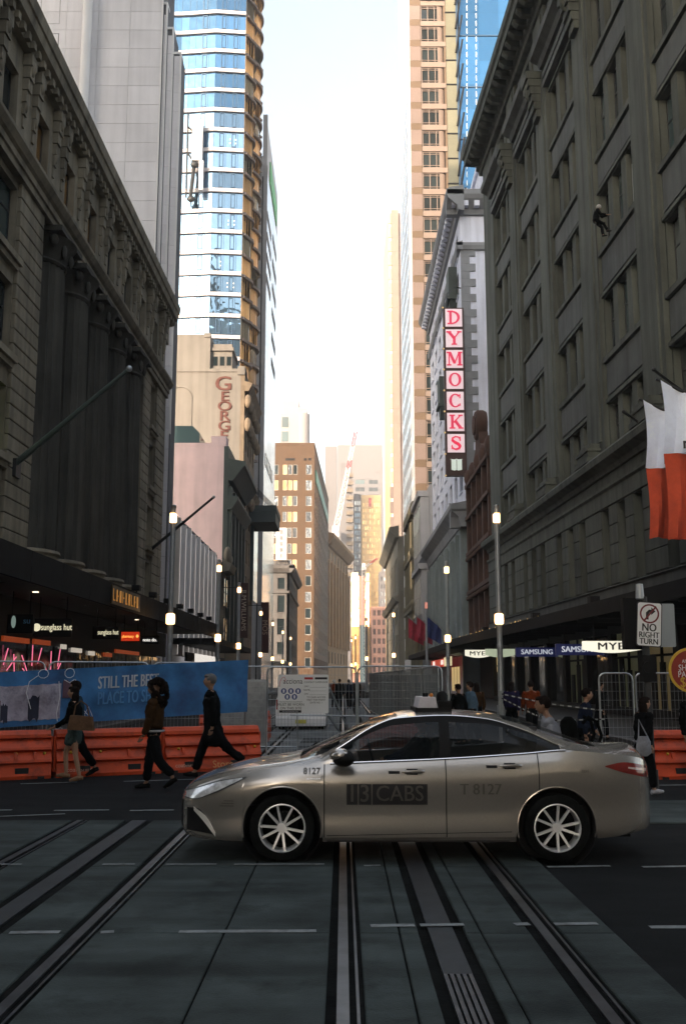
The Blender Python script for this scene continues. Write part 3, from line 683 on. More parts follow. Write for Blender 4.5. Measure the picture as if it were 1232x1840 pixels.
# hoist hanging on the tower corner
ho = thing('facade_hoist', 'white facade maintenance cradle hanging on the blue glass tower beside the grey cladding', 'hoist', (-21.6, 134.2, 78))
MB().box(-.2, 1.3, -1.2, -.2, -2.5, 3.8).build('cradle', 'trim_w', ho)
m = MB(); m.tube([(-.9, -.6, 5), (-.9, -.6, -8)], .12, 5); m.tube([(.2, -.6, -2.5), (-.3, -.6, -8.2)], .3, 5); m.tube([(-.9, -.6, -1), (.2, -.6, -2.8)], .15, 5); m.tube([(-.9, -.6, 3), (.2, -.6, 2)], .15, 5); m.ell((-.2, -.6, -8.2), (.6, .4, .5)); m.ell((.2, -.8, -3), (.6, .4, .5)); m.build('hoist_gear', 'frame_d', ho)
MB().box(.9, 1.5, -1.1, -.3, -7, -2.5).build('side_panel', 'trim_w', ho)

M['wgl'] = mat('white_spandrel', (.40, .39, .40), .5, var=.08, scale=.1)
M['g_slab'] = pane_mat('slab_glass', (.36, .39, .43), .5, .15, .03)
sl = thing('slender_white_tower', 'slender white glass tower with dark slots and a green sign near its top', 'building', (-13.4, 165, 0))
MB().box(-1.9, -.35, .4, 31, 0, 92.5).box(-1.9, -.9, 0, .6, 0, 94).build('tower_core', 'wgl', sl)
MB().box(-.9, -.35, 3, 31, 92.5, 102).box(-1.1, -.3, 2.2, 3.0, 60, 103.4).build('top_wall', 'wgl', sl)
MB().box(-1.9, -1.2, -.1, .3, 88, 94.5).build('louvre', 'joint', sl)
MB().box(-.9, -.75, -.2, .3, 0, 90).build('shadow_slot', 'dark', sl)
for k in range(22):
    for j in range(3): panel(sl, LST @ Tr(.4+10.2*j, .35, 4.2*k), 10.2, 4.2, 'g_slab', .06, 'glass_panel')
    panel(sl, Tr(-.7, .4, 4.2*k), .68, 4.2, 'wgl')
for k, (u, z) in enumerate([(4, 84), (4, 80), (4, 76), (4, 72), (18, 86), (18, 81), (18, 76), (18, 71), (18, 66), (18, 61)]):
    MB().box(u, u+9.5, -.12, .3, z, z+1.5).build('louvre', 'joint', sl, T=LST @ Tr(0, .35, 0))
MB().box(9, 27, -.2, .3, 93.5, 97.8).build('green_sign', mat('green_sign_face', (.03, .42, .06), .5, var=.3, scale=.3), sl, T=LST @ Tr(0, .35, 0))
for k in range(10): window(sl, LST @ Tr(6.5+3.6*(k % 5), -.1, 30+9*(k//5)), 2.6, 2.2, 1, 1, .1, .3, 'wgl', 'g_tan')

he = thing('heritage_corner_building', 'pale stone heritage corner building with cornice, in front of the brown brick tower', 'building', (-11.6, 215, 0))
M['pale'] = mat('pale_stone', (.15, .14, .135), .9, var=.2, scale=.4, bump=.3, bscale=3, streak=.3)
MB().box(-16, -.5, .5, 40, 0, 25.5).build('core_wall', 'dark', he)
facade(he, Tr(-16, 0, 0), 0, 16, 0, 25.5, span(.2, 15.8, 5, 1.5), [(7, 9.6), (11.2, 14.6), (16, 19.6), (21, 23.4)], 'pale', sill='pale')
facade(he, LST, 0, 40, 0, 25.5, span(.2, 40, 11, 1.7), [(7, 9.6), (11.2, 14.6), (16, 19.6), (21, 23.4)], 'pale', sill='pale')
m = MB(); P = [(0, 24.4), (-.5, 24.5), (-1.2, 25.4), (-1.2, 26), (0, 26.4)]; mould(m, -1.2, 40, P, 0, LST); mould(m, 0, 17.2, P, 0, Tr(-16, 0, 0)); m.box(-16, -.2, .2, 40, 26, 27.2); m.build('cornice', 'pale', he)
m = MB(); mould(m, -.4, 40, [(0, 20.0), (-.4, 20.1), (-.4, 20.5), (0, 20.6)], 0, LST); mould(m, 0, 16.4, [(0, 20.0), (-.4, 20.1), (-.4, 20.5), (0, 20.6)], 0, Tr(-16, 0, 0)); m.build('string_course', 'pale', he)
MB().box(-16, 1.3, -1.5, -.05, 5.0, 5.5).build('awning', 'awn', he)
rs = thing('rooftop_sign', 'white upright sign with five stacked dark characters above the heritage corner building', 'sign', (-13.2, 214, 27.2))
MB().box(-1.3, 1.0, 0, .4, 0, 7.0).build('sign_box', 'white', rs)
for k in range(5):
    m = MB(); zc = .9+1.3*k
    for a in range(4): m.box(-.8+.1*(a % 2), .6-.15*(a % 3), -.06, -.01, zc-.4+.24*a, zc-.4+.24*a+.09)
    m.box(-.2, -.08, -.08, -.005, zc-.5, zc+.45); m.build('character', 'text_k', rs)
MB().tube([(-1, .2, -1), (-1, .2, 0)], .08).tube([(.8, .2, -1), (.8, .2, 0)], .08).build('sign_leg', 'frame_d', rs)

M['brick'] = mat('brown_brick', (.112, .066, .037), .85, var=.12, scale=.3, streak=.1)
bt = thing('brown_brick_tower', 'brown brick office block with paired windows, lit golden at its top', 'building', (-8.8, 300, 0))
MB().prism([(-18, .5), (-.6, .5), (2.1, 99), (-18, 99)], 0, 73, 'z').prism([(-17.9, -.1), (.1, -.1), (3.0, 99), (-18, 99)], 73, 73.8, 'z').build('core_wall', 'brick', bt)
rows = [(5+4.9*k, 8.1+4.9*k) for k in range(13)]
fcols = [(5.2, 7.0), (8.3, 9.6), (9.9, 11.2), (11.5, 12.8), (15.4, 17.2)]
mb = MB(); wall_grid(mb, 0, 18, 0, 73, [(a-.0, b) for a, b in fcols], rows, 0, .5); mb.build('wall', 'brick', bt, T=Tr(-18, 0, 0))
for a, b in fcols:
    for z0, z1 in rows: window(bt, Tr(-18+a, 0, z0), b-a, z1-z0, 1, 1, .12, .15, 'frame_w', random.choice(['g_pale', 'g_warm', 'g_dark', 'g_pale']) if z0 > 20 else 'g_dark')
BST = Rz(math.atan2(100, 2.9))
scol = span(2, 98, 13, 4.4); mb = MB(); wall_grid(mb, 0, 99, 0, 73, scol, rows, 0, .5); mb.build('wall', 'brick', bt, T=BST)
for a, b in scol:
    for z0, z1 in rows[1:]: window(bt, BST @ Tr(a, 0, z0), b-a, z1-z0, 3, 1, .16, .12, 'frame_w', random.choice(['g_dark', 'g_tan', 'g_teal', 'g_pale']))
MB().box(6, 92, -.3, .1, 62.7, 66.5).build('green_strip', mat('green_screen', (.05, .22, .16), .5, var=.3, scale=.2), bt, T=BST)
for a, b, z0, z1 in ((9.0, 12, 68.2, 68.9), (14.8, 15.6, 68.2, 69), (16.2, 17, 68.2, 69)): MB().box(a, b, -.05, .1, z0, z1).build('vent', 'dark', bt, T=Tr(-18, 0, 0))

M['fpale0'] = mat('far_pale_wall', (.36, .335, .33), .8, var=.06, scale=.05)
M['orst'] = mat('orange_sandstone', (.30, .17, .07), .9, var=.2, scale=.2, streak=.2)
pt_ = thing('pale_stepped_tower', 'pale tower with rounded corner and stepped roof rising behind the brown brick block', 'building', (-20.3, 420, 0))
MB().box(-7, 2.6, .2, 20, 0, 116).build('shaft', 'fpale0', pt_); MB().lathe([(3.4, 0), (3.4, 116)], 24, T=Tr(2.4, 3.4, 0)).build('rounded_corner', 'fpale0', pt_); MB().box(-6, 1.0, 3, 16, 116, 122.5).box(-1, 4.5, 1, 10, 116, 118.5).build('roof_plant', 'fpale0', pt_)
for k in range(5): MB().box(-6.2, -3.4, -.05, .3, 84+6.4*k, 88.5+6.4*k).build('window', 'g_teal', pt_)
ob = thing('orange_sandstone_building', 'orange sandstone building with tall pilasters and deep cornice beyond the brown brick tower', 'building', (-6.5, 405, 0))
OST = Rz(math.atan2(75, 8.9))
MB().prism([(-14, .5), (-.5, .5), (8.2, 74.5), (-14, 74.5)], 0, 57, 'z').build('core_wall', 'orst', ob)
ocol = span(1, 74, 7, 4.6); mb = MB(); wall_grid(mb, 0, 75, 0, 57, ocol, [(8, 13), (17, 49), (51, 55)], 0, .5); mb.build('wall', 'orst', ob, T=OST)
for a, b in ocol:
    window(ob, OST @ Tr(a, 0, 8), b-a, 5, 2, 1, .2, .2, 'frame_d', 'g_dark'); window(ob, OST @ Tr(a, 0, 17), b-a, 32, 2, 8, .25, .2, 'frame_d', 'g_dark'); window(ob, OST @ Tr(a, 0, 51), b-a, 4, 2, 1, .2, .2, 'frame_d', 'g_dark')
for i in range(8): MB().box(-.1+10.27*i, 3.3+10.27*i, -1, 0, 15, 50).build('pilaster', 'orst', ob, T=OST)
MB().box(-13, .6, -.02, .4, 0, 57).build('front_wall', 'orst', ob)
m = MB(); P = [(0, 56), (-1, 56.2), (-3.2, 59), (-3.2, 60.5), (0, 61)]; mould(m, -3, 75.5, P, 0, OST); mould(m, 0, 16, P, 0, Tr(-14, 0, 0)); m.build('cornice', 'orst', ob)

# ------------------------------------------------------------------ far end of the street
def tower(name, label, x0, x1, y, d, h, wm, cols=0, rows=None, pm='g_dark', fmat='frame_w', side=None, group=None):
    b = thing(name, label, 'building', ((x0+x1)/2, y, 0), 0, group); w = x1-x0
    MB().box(-w/2, w/2, .45, d, 0, h).build('core_wall', wm, b)
    if cols: facade(b, Tr(-w/2, 0, 0), 0, w, 0, h, span(w*.06, w*.94, cols, w*.88/cols*.72), rows, wm, .45, panes=pm if isinstance(pm, tuple) else (pm,), fmat=fmat, fr=.25, rec=.2, nx=2, ny=1)
    return b
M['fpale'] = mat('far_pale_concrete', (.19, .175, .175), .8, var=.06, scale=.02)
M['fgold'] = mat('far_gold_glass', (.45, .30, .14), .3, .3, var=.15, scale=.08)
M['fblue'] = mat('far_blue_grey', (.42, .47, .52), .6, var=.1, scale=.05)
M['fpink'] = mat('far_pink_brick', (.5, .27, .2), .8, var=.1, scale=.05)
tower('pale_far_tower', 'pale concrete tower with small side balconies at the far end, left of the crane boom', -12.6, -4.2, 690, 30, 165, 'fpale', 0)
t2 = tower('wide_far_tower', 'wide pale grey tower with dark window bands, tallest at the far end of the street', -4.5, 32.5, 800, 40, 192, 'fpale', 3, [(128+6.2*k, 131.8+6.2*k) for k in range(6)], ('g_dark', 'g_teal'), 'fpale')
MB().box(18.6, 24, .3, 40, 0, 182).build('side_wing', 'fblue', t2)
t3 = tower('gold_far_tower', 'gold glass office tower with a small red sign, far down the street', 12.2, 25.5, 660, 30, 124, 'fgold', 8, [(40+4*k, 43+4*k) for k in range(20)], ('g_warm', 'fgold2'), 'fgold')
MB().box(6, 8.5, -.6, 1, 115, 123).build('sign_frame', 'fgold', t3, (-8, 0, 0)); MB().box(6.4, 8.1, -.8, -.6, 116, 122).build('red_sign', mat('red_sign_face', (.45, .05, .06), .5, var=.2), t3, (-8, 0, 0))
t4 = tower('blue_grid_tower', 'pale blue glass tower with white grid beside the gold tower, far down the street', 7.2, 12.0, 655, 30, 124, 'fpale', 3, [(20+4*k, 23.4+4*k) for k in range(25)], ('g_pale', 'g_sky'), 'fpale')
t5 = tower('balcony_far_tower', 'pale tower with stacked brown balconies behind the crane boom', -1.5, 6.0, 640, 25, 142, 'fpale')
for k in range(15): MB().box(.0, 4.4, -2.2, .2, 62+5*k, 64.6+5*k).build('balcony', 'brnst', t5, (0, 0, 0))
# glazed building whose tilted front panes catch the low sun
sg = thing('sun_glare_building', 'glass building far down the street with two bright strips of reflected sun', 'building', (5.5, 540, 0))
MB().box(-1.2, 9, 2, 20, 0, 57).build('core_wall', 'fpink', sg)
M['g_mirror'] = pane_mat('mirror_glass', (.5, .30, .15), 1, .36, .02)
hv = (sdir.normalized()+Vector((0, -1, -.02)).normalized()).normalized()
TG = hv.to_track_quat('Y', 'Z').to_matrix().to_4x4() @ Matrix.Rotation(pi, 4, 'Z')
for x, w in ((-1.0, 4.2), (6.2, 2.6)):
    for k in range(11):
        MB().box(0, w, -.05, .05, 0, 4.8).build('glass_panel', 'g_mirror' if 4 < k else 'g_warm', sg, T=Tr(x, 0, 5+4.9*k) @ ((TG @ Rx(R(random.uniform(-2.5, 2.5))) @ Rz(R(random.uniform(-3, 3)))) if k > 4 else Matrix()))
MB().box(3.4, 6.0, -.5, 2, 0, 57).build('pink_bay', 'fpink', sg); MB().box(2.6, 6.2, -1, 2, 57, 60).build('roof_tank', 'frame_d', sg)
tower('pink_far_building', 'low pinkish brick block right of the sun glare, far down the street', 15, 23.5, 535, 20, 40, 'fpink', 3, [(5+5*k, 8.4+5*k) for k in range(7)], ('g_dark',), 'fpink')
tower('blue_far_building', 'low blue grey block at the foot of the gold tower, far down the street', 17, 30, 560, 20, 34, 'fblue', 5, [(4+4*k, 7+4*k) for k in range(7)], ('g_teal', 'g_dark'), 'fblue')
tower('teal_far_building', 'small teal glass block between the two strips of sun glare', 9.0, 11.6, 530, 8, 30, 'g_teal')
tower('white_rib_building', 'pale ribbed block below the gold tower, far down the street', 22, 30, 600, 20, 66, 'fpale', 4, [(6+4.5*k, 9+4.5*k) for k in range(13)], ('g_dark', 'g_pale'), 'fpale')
# cranes
M['crane'] = mat('crane_white', (.75, .70, .68), .5, var=.05); M['crane_r'] = mat('crane_red', (.6, .08, .09), .5, var=.05)
def crane(name, label, base, tip, w, redtip, mast):
    c = thing(name, label, 'crane', (base[0], base[1], 0), 0, 'construction cranes far down the street')
    d = Vector(tip)-Vector(base); n = max(4, int(d.length/(w*1.3))); b0 = Vector((0, 0, base[2])); side_ = Vector((1, 0, 0)); up = d.normalized().cross(side_).normalized()
    m = MB(); mr_ = MB()
    P = lambda i, a, b: b0+d*(i/n)+side_*a*w*(1-.5*i/n)+up*b*w*(1-.5*i/n)
    cs_ = [(-.5, -.5), (.5, -.5), (.5, .5), (-.5, .5)]
    ms_ = [MB(), MB(), MB(), MB()]; ib = int(n*.68)
    for i in range(n):
        t = ms_[3] if i >= n-2 else ms_[1] if i == ib else ms_[0] if i < ib else ms_[2]
        for q in range(4):
            a, b = cs_[q], cs_[(q+1) % 4]
            t.tube([P(i, *a), P(i+1, *a)], w*.07, 4); t.tube([P(i, *a), P(i+1, *b)], w*.05, 4); t.tube([P(i, *a), P(i, *b)], w*.05, 4)
    for t, nm, q in zip(ms_, ('boom', 'boom_band', 'boom', 'boom_tip'), ('crane', 'crane_r', 'crane', 'crane_r')):
        if t.v: t.build(nm, q, c)
    m = MB()
    z = 0
    while z < base[2]-w:
        for q in range(4):
            a, b = cs_[q], cs_[(q+1) % 4]
            m.tube([(a[0]*w, a[1]*w, z), (a[0]*w, a[1]*w, z+w)], w*.08, 4); m.tube([(a[0]*w, a[1]*w, z), (b[0]*w, b[1]*w, z+w)], w*.05, 4)
        z += w
    m.box(-w*.7, w*.7, -w*.7, w*.7, z, base[2]); m.build('mast', 'crane', c)
    m = MB().tube([Vector((0, 0, base[2]+w*2)), b0+d], w*.03, 4); m.box(-w*.5, w*.5, w*1, w*4, base[2], base[2]+w*1.5); m.build('counter_jib', 'crane', c)
crane('tower_crane', 'white lattice crane boom with red tip rising steeply at the end of the street', (-5.0, 620, 92), (8.2, 620, 158), 3.6, True, True)
crane('tower_crane', 'low white lattice crane boom with red tip in front of the gold tower', (10.5, 500, 57), (17.5, 500, 62), 1.8, True, True)

# ------------------------------------------------------------------ right row beyond the department store
M['rbrick'] = mat('dark_red_brick', (.045, .025, .018), .9, var=.35, scale=.8, bump=.6, bscale=5, rnd=.1)
M['rcarve'] = mat('carved_red_stone', (.075, .04, .03), .9, var=.35, scale=.8, bump=.6, bscale=6)
rb = thing('carved_brick_building', 'narrow dark red carved brick building with a round gable ornament, beside the department store', 'building', (12.4, 80, 0))
facade(rb, RST(15), 0, 15, 4, 20, [(1.2+3.4*k, 2.9+3.4*k) for k in range(4)], [(6, 9), (10.2, 12.8), (14, 16.4), (17.2, 19.2)], 'rbrick', nx=2)
MB().box(.5, 16, 0, 15, 0, 20).build('core_wall', 'rbrick', rb)
m = MB()
for k in range(5): m.box(.1+3.5*k, .75+3.5*k, -.5, 0, 4, 20.6); m.ell((.42+3.5*k, -.3, 21.0), (.5, .4, .8))
for z in (5, 9.6, 13.3, 16.8, 19.9): m.box(0, 15, -.62, .0, z, z+.35)
for k in range(30): m.ell((.3+.5*k, -.55, 13.0), (.2, .2, .22), 6, 4); m.ell((.3+.5*k, -.55, 9.3), (.2, .2, .22), 6, 4)
m.build('carved_pilasters', 'rcarve', rb, T=RST(15))
m = MB(); m.prism([(4, 20), (11, 20), (10, 22), (9, 22.4), (8.6, 23.6), (6.4, 23.6), (6, 22.4), (5, 22)], -.3, .5, 'y'); m.lathe([(1.25, -.5), (1.4, -.2), (1.4, .3), (1.25, .5)], 16, T=Tr(7.5, 0, 24.4) @ Rx(HALF)); m.lathe([(.9, -.65), (.9, -.45)], 12, T=Tr(7.5, 0, 24.4) @ Rx(-HALF)); m.build('gable', 'rcarve', rb, T=RST(15))

M['lav'] = mat('pale_lavender_stone', (.74, .77, .90), .9, var=.1, scale=.3, bump=.15, bscale=4, streak=.25)
M['lavd'] = mat('grey_moulding', (.25, .26, .28), .9, var=.2, scale=.5)
M['gstone'] = mat('grey_green_stone', (.23, .27, .28), .9, var=.25, scale=.4, bump=.3, bscale=3, streak=.3)
dy = thing('bookshop_building', 'pale lavender stone building with arched lower storeys that carries the vertical pink sign', 'building', (12.1, 97, 0))
D = 36
MB().box(.5, 22, 0, D, 0, 51).box(3.2, 22, 2.2, D-4, 51, 59.5).box(2.9, 22, 1.9, D-4, 58.4, 58.9).build('core_wall', 'lav', dy)
urow = [(20.6+4.15*k, 23.2+4.15*k) for k in range(7)]
facade(dy, RST(D), 0, D, 18.9, 50.8, span(1, D-.6, 7, 2.5), urow, 'lav', nx=2, sill='lav')
P = [(.3, 49.2), (-.3, 49.3), (-.4, 49.8), (-1.3, 50.6), (-1.5, 51.0), (-1.5, 51.5), (-1.2, 51.7), (.3, 52)]
m = MB(); mould(m, -.5, D+1.5, P, 0, RST(D)); mould(m, -1.4, 20, P); m.build('cornice', 'lavd', dy)
md = MB().box(0, .55, -1.15, -.2, 49.9, 50.55).mesh('bracket', 'lav')
for k in range(9): inst('bracket', md, dy, (-.9+1.15*k, 0, 0))
for k in range(28): inst('bracket', md, dy, T=RST(D) @ Tr(.3+1.28*k, 0, 0))
m = MB(); P = [(.2, 45.4), (-.25, 45.5), (-.4, 45.9), (-.4, 46.2), (.2, 46.4)]; mould(m, 0, D+.4, P, 0, RST(D)); mould(m, -.4, 20, P); m.build('string_course', 'lavd', dy)
q1 = MB().box(0, 1.5, -.12, .0, 0, .8).mesh('quoin', 'lavd'); q2 = MB().box(0, .9, -.12, .0, 0, .8).mesh('quoin', 'lavd')
for k in range(32): inst('quoin', q1 if k % 2 else q2, dy, (.02, 0, 19.4+.82*k))
for k in range(8): inst('quoin', q1 if k % 2 else q2, dy, (3.2, 2.2, 52+.82*k))
for k in range(4): window(dy, RST(D) @ Tr(8+6*k, 2.98, 53.5), 1.4, 3, 1, 2, .08, .0, 'frame_d', 'g_dark')
M['wletter'] = mat('dark_wall_letter', (.08, .09, .11), .7, var=.1)
MB().text('B', 1.9, Tr(3.05, -.06, 47.7) @ FRONT, 0, .12, .02).build('letter', 'wletter', dy)
for z in (39.8, 36.0, 32.2, 28.4):
    m = MB(); m.box(3.75, 4.1, -.1, .0, z, z+2.4); m.box(3.45, 4.5, -.1, 0, z-.22, z+.0); m.box(3.45, 4.5, -.1, 0, z+2.4, z+2.62); m.build('letter', 'wletter', dy)
# oriel and balconies on the street face
for u, z in ((31.5, 41.5), (20, 33)):
    m = MB(); m.box(u-1.4, u+1.4, -1.1, 0, z, z+.3); m.box(u-1.2, u+1.2, -.9, 0, z+.3, z+3.6); m.prism([(u-1.2, z), (u+1.2, z), (u+.4, z-1.3), (u-.4, z-1.3)], -.8, 0, 'y'); m.build('oriel', 'dkgrn', dy, T=RST(D))
# lower storeys
lw = MB()
lcols = span(.6, D-.6, 6, 3.9); wall_grid(lw, 0, D, 4.2, 18.2, lcols, [(7.4, 15.6)], -.6, .5); lw.build('lower_wall', 'gstone', dy, T=RST(D))
MB().box(-.55, 22, -.05, .5, 0, 18.2).build('lower_wall', 'gstone', dy)
for a, b in lcols:
    window(dy, RST(D) @ Tr(a, -.6, 7.4), b-a, 8.2, 3, 2, .16, .5, 'gstone', 'g_dark', .62)
    m = MB(); m.box(a-.55, a-.1, -.95, -.6, 5.5, 15.9); m.box(b+.1, b+.55, -.95, -.6, 5.5, 15.9); m.build('pilaster', 'gstone', dy, T=RST(D))
m = MB(); P = [(.2, 16.4), (-.7, 16.4), (-.9, 17.4), (-1.7, 18.1), (-1.7, 18.6), (.2, 19.0)]; mould(m, 0, D+1.5, P, 0, RST(D)); mould(m, -1.6, 20, P); m.build('cornice', 'lavd', dy)
m = MB(); P = [(.2, 4.3), (-.8, 4.3), (-1.0, 5.0), (.2, 5.3)]; mould(m, 0, D, P, 0, RST(D)); m.build('cornice', 'gstone', dy)
MB().box(-4, D+18, -3.2, -.05, 4.35, 4.9).build('awning', 'awn', dy, T=RST(D))
MB().box(13, 28, -1.6, -1.4, 3.1, 3.9).build('red_fascia', glow('red_fascia_glow', (.9, .06, .03), .12), dy, T=RST(D))
for j, (a, tt) in enumerate(((29.6, 'MOCKS'), (20, 'MOCKS'))): MB().text(tt, .7, RST(D) @ Tr(a-3, -1.66, 3.5) @ FRONT, 0, .04, .02).build('lettering', glow('fascia_letter_glow_%d' % j, (1, .9, .8), .25), dy)
MB().box(28.2, 34, -1.6, -1.4, 3.1, 4.0).build('lit_fascia', glow('cream_fascia_glow', (1, .85, .5), .2), dy, T=RST(D))
for k in range(3): MB().box(27+2.6*k, 28.6+2.6*k, -.7, -.62, .6, 3.0).build('shop_window', 'lit_y', dy, T=RST(D))

# vertical sign
vs = thing('vertical_bookshop_sign', 'tall vertical sign of eight lit white squares with pink red letters and an open book', 'sign', (11.2, 96.3, 0))
M['sgf'] = glow('sign_square_glow', (1, .80, .84), .16); M['sgr'] = glow('sign_letter_glow', (.95, .05, .14), .14); M['sgd'] = mat('sign_casing', (.07, .035, .03), .6, var=.2)
sw = 1.85; zt = 39.0; zb_ = 21.6
MB().box(-sw/2-.1, sw/2+.1, .02, .75, zb_, zt).build('casing', 'sgd', vs)
pit = (zt-zb_)/8
def ring(m, rx, rz, tx, tz, a0=0, a1=2*pi, n=28, y0=-.2, y1=-.06, cx=0):
    pts = []
    for i in range(n+1):
        t = a0+(a1-a0)*i/n; pts.append((cx+rx*cos(t), rz*sin(t), cx+(rx-tx)*cos(t), (rz-tz)*sin(t)))
    for (a, b, c, d), (e, f, g, h) in zip(pts[:-1], pts[1:]): m.prism([(a, b), (e, f), (g, h), (c, d)], y0, y1, 'y')
def bar(m, x0, z0, x1, z1, w):
    d = Vector((x1-x0, z1-z0)); nn = Vector((-d.y, d.x)).normalized()*w/2
    m.prism([(x0-nn.x, z0-nn.y), (x1-nn.x, z1-nn.y), (x1+nn.x, z1+nn.y), (x0+nn.x, z0+nn.y)], -.2, -.06, 'y')
def rect(m, x0, x1, z0, z1): m.box(x0, x1, -.2, -.06, z0, z1)
def serif(m, x, z, w=.5): rect(m, x-w/2, x+w/2, z-.05, z+.05)
def letter(ch):
    m = MB()
    if ch == 'D': rect(m, -.42, -.2, -.6, .6); serif(m, -.35, .6, .5); serif(m, -.35, -.6, .5); ring(m, .78, .64, .24, .1, -pi/2, pi/2, 18, cx=-.22)
    if ch == 'Y': bar(m, -.5, .6, 0, -.02, .24); bar(m, .48, .6, 0, -.02, .12); rect(m, -.12, .12, -.6, .02); serif(m, 0, -.6); serif(m, -.5, .6, .46); serif(m, .48, .6, .4)
    if ch == 'M': rect(m, -.56, -.46, -.6, .6); rect(m, .36, .6, -.6, .6); bar(m, -.44, .6, 0, -.45, .24); bar(m, .42, .6, 0, -.45, .12); serif(m, -.52, -.6, .4); serif(m, .48, -.6, .48); serif(m, -.55, .6, .36); serif(m, .52, .6, .4)
    if ch == 'O': ring(m, .58, .64, .24, .09)
    if ch == 'C': ring(m, .58, .64, .25, .09, R(42), R(318)); rect(m, .36, .46, .22, .6); rect(m, .36, .46, -.5, -.28)
    if ch == 'K': rect(m, -.44, -.2, -.6, .6); serif(m, -.32, .6, .5); serif(m, -.32, -.6, .5); bar(m, -.2, -.08, .42, .58, .12); bar(m, -.06, .08, .44, -.58, .25); serif(m, .44, .6, .4); serif(m, .46, -.6, .46)
    if ch == 'S':
        pts = [(.36, .34), (.22, .56), (-.06, .6), (-.32, .46), (-.34, .24), (-.1, .06), (.2, -.1), (.36, -.3), (.24, -.52), (-.04, -.6), (-.3, -.5), (-.4, -.28)]
        ws = [.1, .1, .12, .17, .22, .25, .25, .22, .17, .12, .1, .1]
        for i in range(len(pts)-1): bar(m, *pts[i], *pts[i+1], ws[i]); m.lathe([(ws[i]/2, .06), (ws[i]/2, .2)], 8, T=Tr(pts[i][0], 0, pts[i][1]) @ Rx(HALF))
        rect(m, .31, .41, .2, .58); rect(m, -.43, -.34, -.56, -.2)
    return m
for i, ch in enumerate('DYMOCKS'):
    zc = zt-pit*(i+.5)
    sq = MB().box(-sw/2+.08, sw/2-.08, -.05, .02, zc-pit/2+.16, zc+pit/2-.16).build('letter_square', 'sgf', vs)
    m = letter(ch); o = m.build('letter', 'sgr', sq, T=Tr(0, -.0, zc) @ Matrix.Diagonal((1.08, 1, 1.08, 1)))
zc = zt-pit*7.5; m = MB()
M['bookg'] = glow('book_glow', (.85, .95, .85), .15)
bk = MB()
for s_ in (-1, 1): bk.prism([(0, -.52), (s_*.18, -.6), (s_*.6, -.5), (s_*.6, .55), (s_*.2, .5), (0, .58)][::s_], -.16, -.03, 'y', T=Tr(0, 0, zc))
bk.build('open_book', 'bookg', vs)
MB().box(-.62, -.52, -.2, -.17, zc-.55, zc+.5).box(.52, .62, -.2, -.17, zc-.55, zc+.5).box(-.03, .03, -.2, -.17, zc-.55, zc+.5).build('book_outline', 'sgd', vs)
for i in range(9):
    for s_ in (-1,): MB().ell((s_*(sw/2+.16), 0, zt-pit*i), (.1, .1, .1), 8, 5).build('bulb', glow('bulb_glow', (1, .7, .3), .15) if 'bulb' not in M else M['bulb'], vs)
m = MB()
for z in (zt-1, 34, 28, 23): m.tube([(0, .6, z), (1.0, .9, z)], .07, 5)
m.tube([(-.7, .4, zt), (-.6, .4, zt+1.6), (.2, .4, zt+2.4), (.9, .8, zt+2.4)], .06, 5); m.build('bracket', 'frame_d', vs)

M['wgrey'] = mat('white_grey_render', (.42, .42, .44), .85, var=.1, scale=.3, streak=.2)
sb = thing('bay_window_building', 'slim white grey building with stacked projecting bays beyond the bookshop', 'building', (11.5, 133.4, 0))
MB().box(.3, 14, 0, 15.6, 0, 28).build('core_wall', 'wgrey', sb)
for z0, z1 in ((9.5, 16.5), (18, 26.5)):
    m = MB(); m.box(1, 14.6, -.9, .28, z0, z1); m.box(.8, 14.8, -1.3, .28, z1, z1+.8); m.build('bay', 'wgrey', sb, T=RST(15.6))
    for k in range(5): window(sb, RST(15.6) @ Tr(1.5+2.6*k, -1.0, z0+1), 1.9, z1-z0-2, 1, 2, .1, .02, 'frame_w', 'g_teal')
MB().box(1, 14.6, -.1, .28, 5, 9).build('shop_window', 'g_dark', sb, T=RST(15.6))
ox = thing('ornate_olive_building', 'ornate olive brown building with clustered columns and statues, right side of the street', 'building', (11.4, 150, 0))
M['olive'] = mat('olive_stone', (.23, .20, .13), .9, var=.3, scale=.4, streak=.3)
facade(ox, RST(19), 0, 19, 0, 27, span(1, 18, 5, 1.9), [(6+4.2*k, 8.9+4.2*k) for k in range(5)], 'olive', nx=2)
MB().box(.5, 15, 0, 19, 0, 27).build('core_wall', 'olive', ox)
m = MB()
for k in range(6): m.lathe([(.5, 5), (.45, 26)], 8, T=Tr(.9+3.4*k, -.5, 0)); m.ell((.9+3.4*k, -.6, 27.6), (.7, .6, 1.3)); m.ell((.9+3.4*k, -.6, 21), (.8, .7, .8)); m.ell((.9+3.4*k, -.6, 13), (.8, .7, .8))
for z in (12, 20, 26.6): m.box(0, 19, -1.1, 0, z, z+.6)
m.build('column_order', 'olive', ox, T=RST(19))
do = thing('corniced_olive_building', 'dark olive corner building with sharp overhanging cornice, far right side of the street', 'building', (11.3, 204.5, 0))
M['dol'] = mat('dark_olive_stone', (.22, .20, .16), .9, var=.25, scale=.3, streak=.3)
MB().box(.5, 16, 0, 58, 0, 31).build('core_wall', 'dol', do)
facade(do, RST(58), 0, 58, 0, 31, span(2, 56, 9, 3.4), [(5, 11), (13, 16.5), (20, 27)], 'dol', nx=2)
m = MB(); P = [(.2, 30.4), (-.6, 30.6), (-1.8, 32), (-1.8, 32.6), (.2, 33)]; mould(m, 0, 60, P, 0, RST(58)); P2 = [(.2, 17.4), (-.5, 17.5), (-1.2, 18.4), (.2, 18.8)]; mould(m, 0, 59, P2, 0, RST(58)); m.build('cornice', 'dol', do)

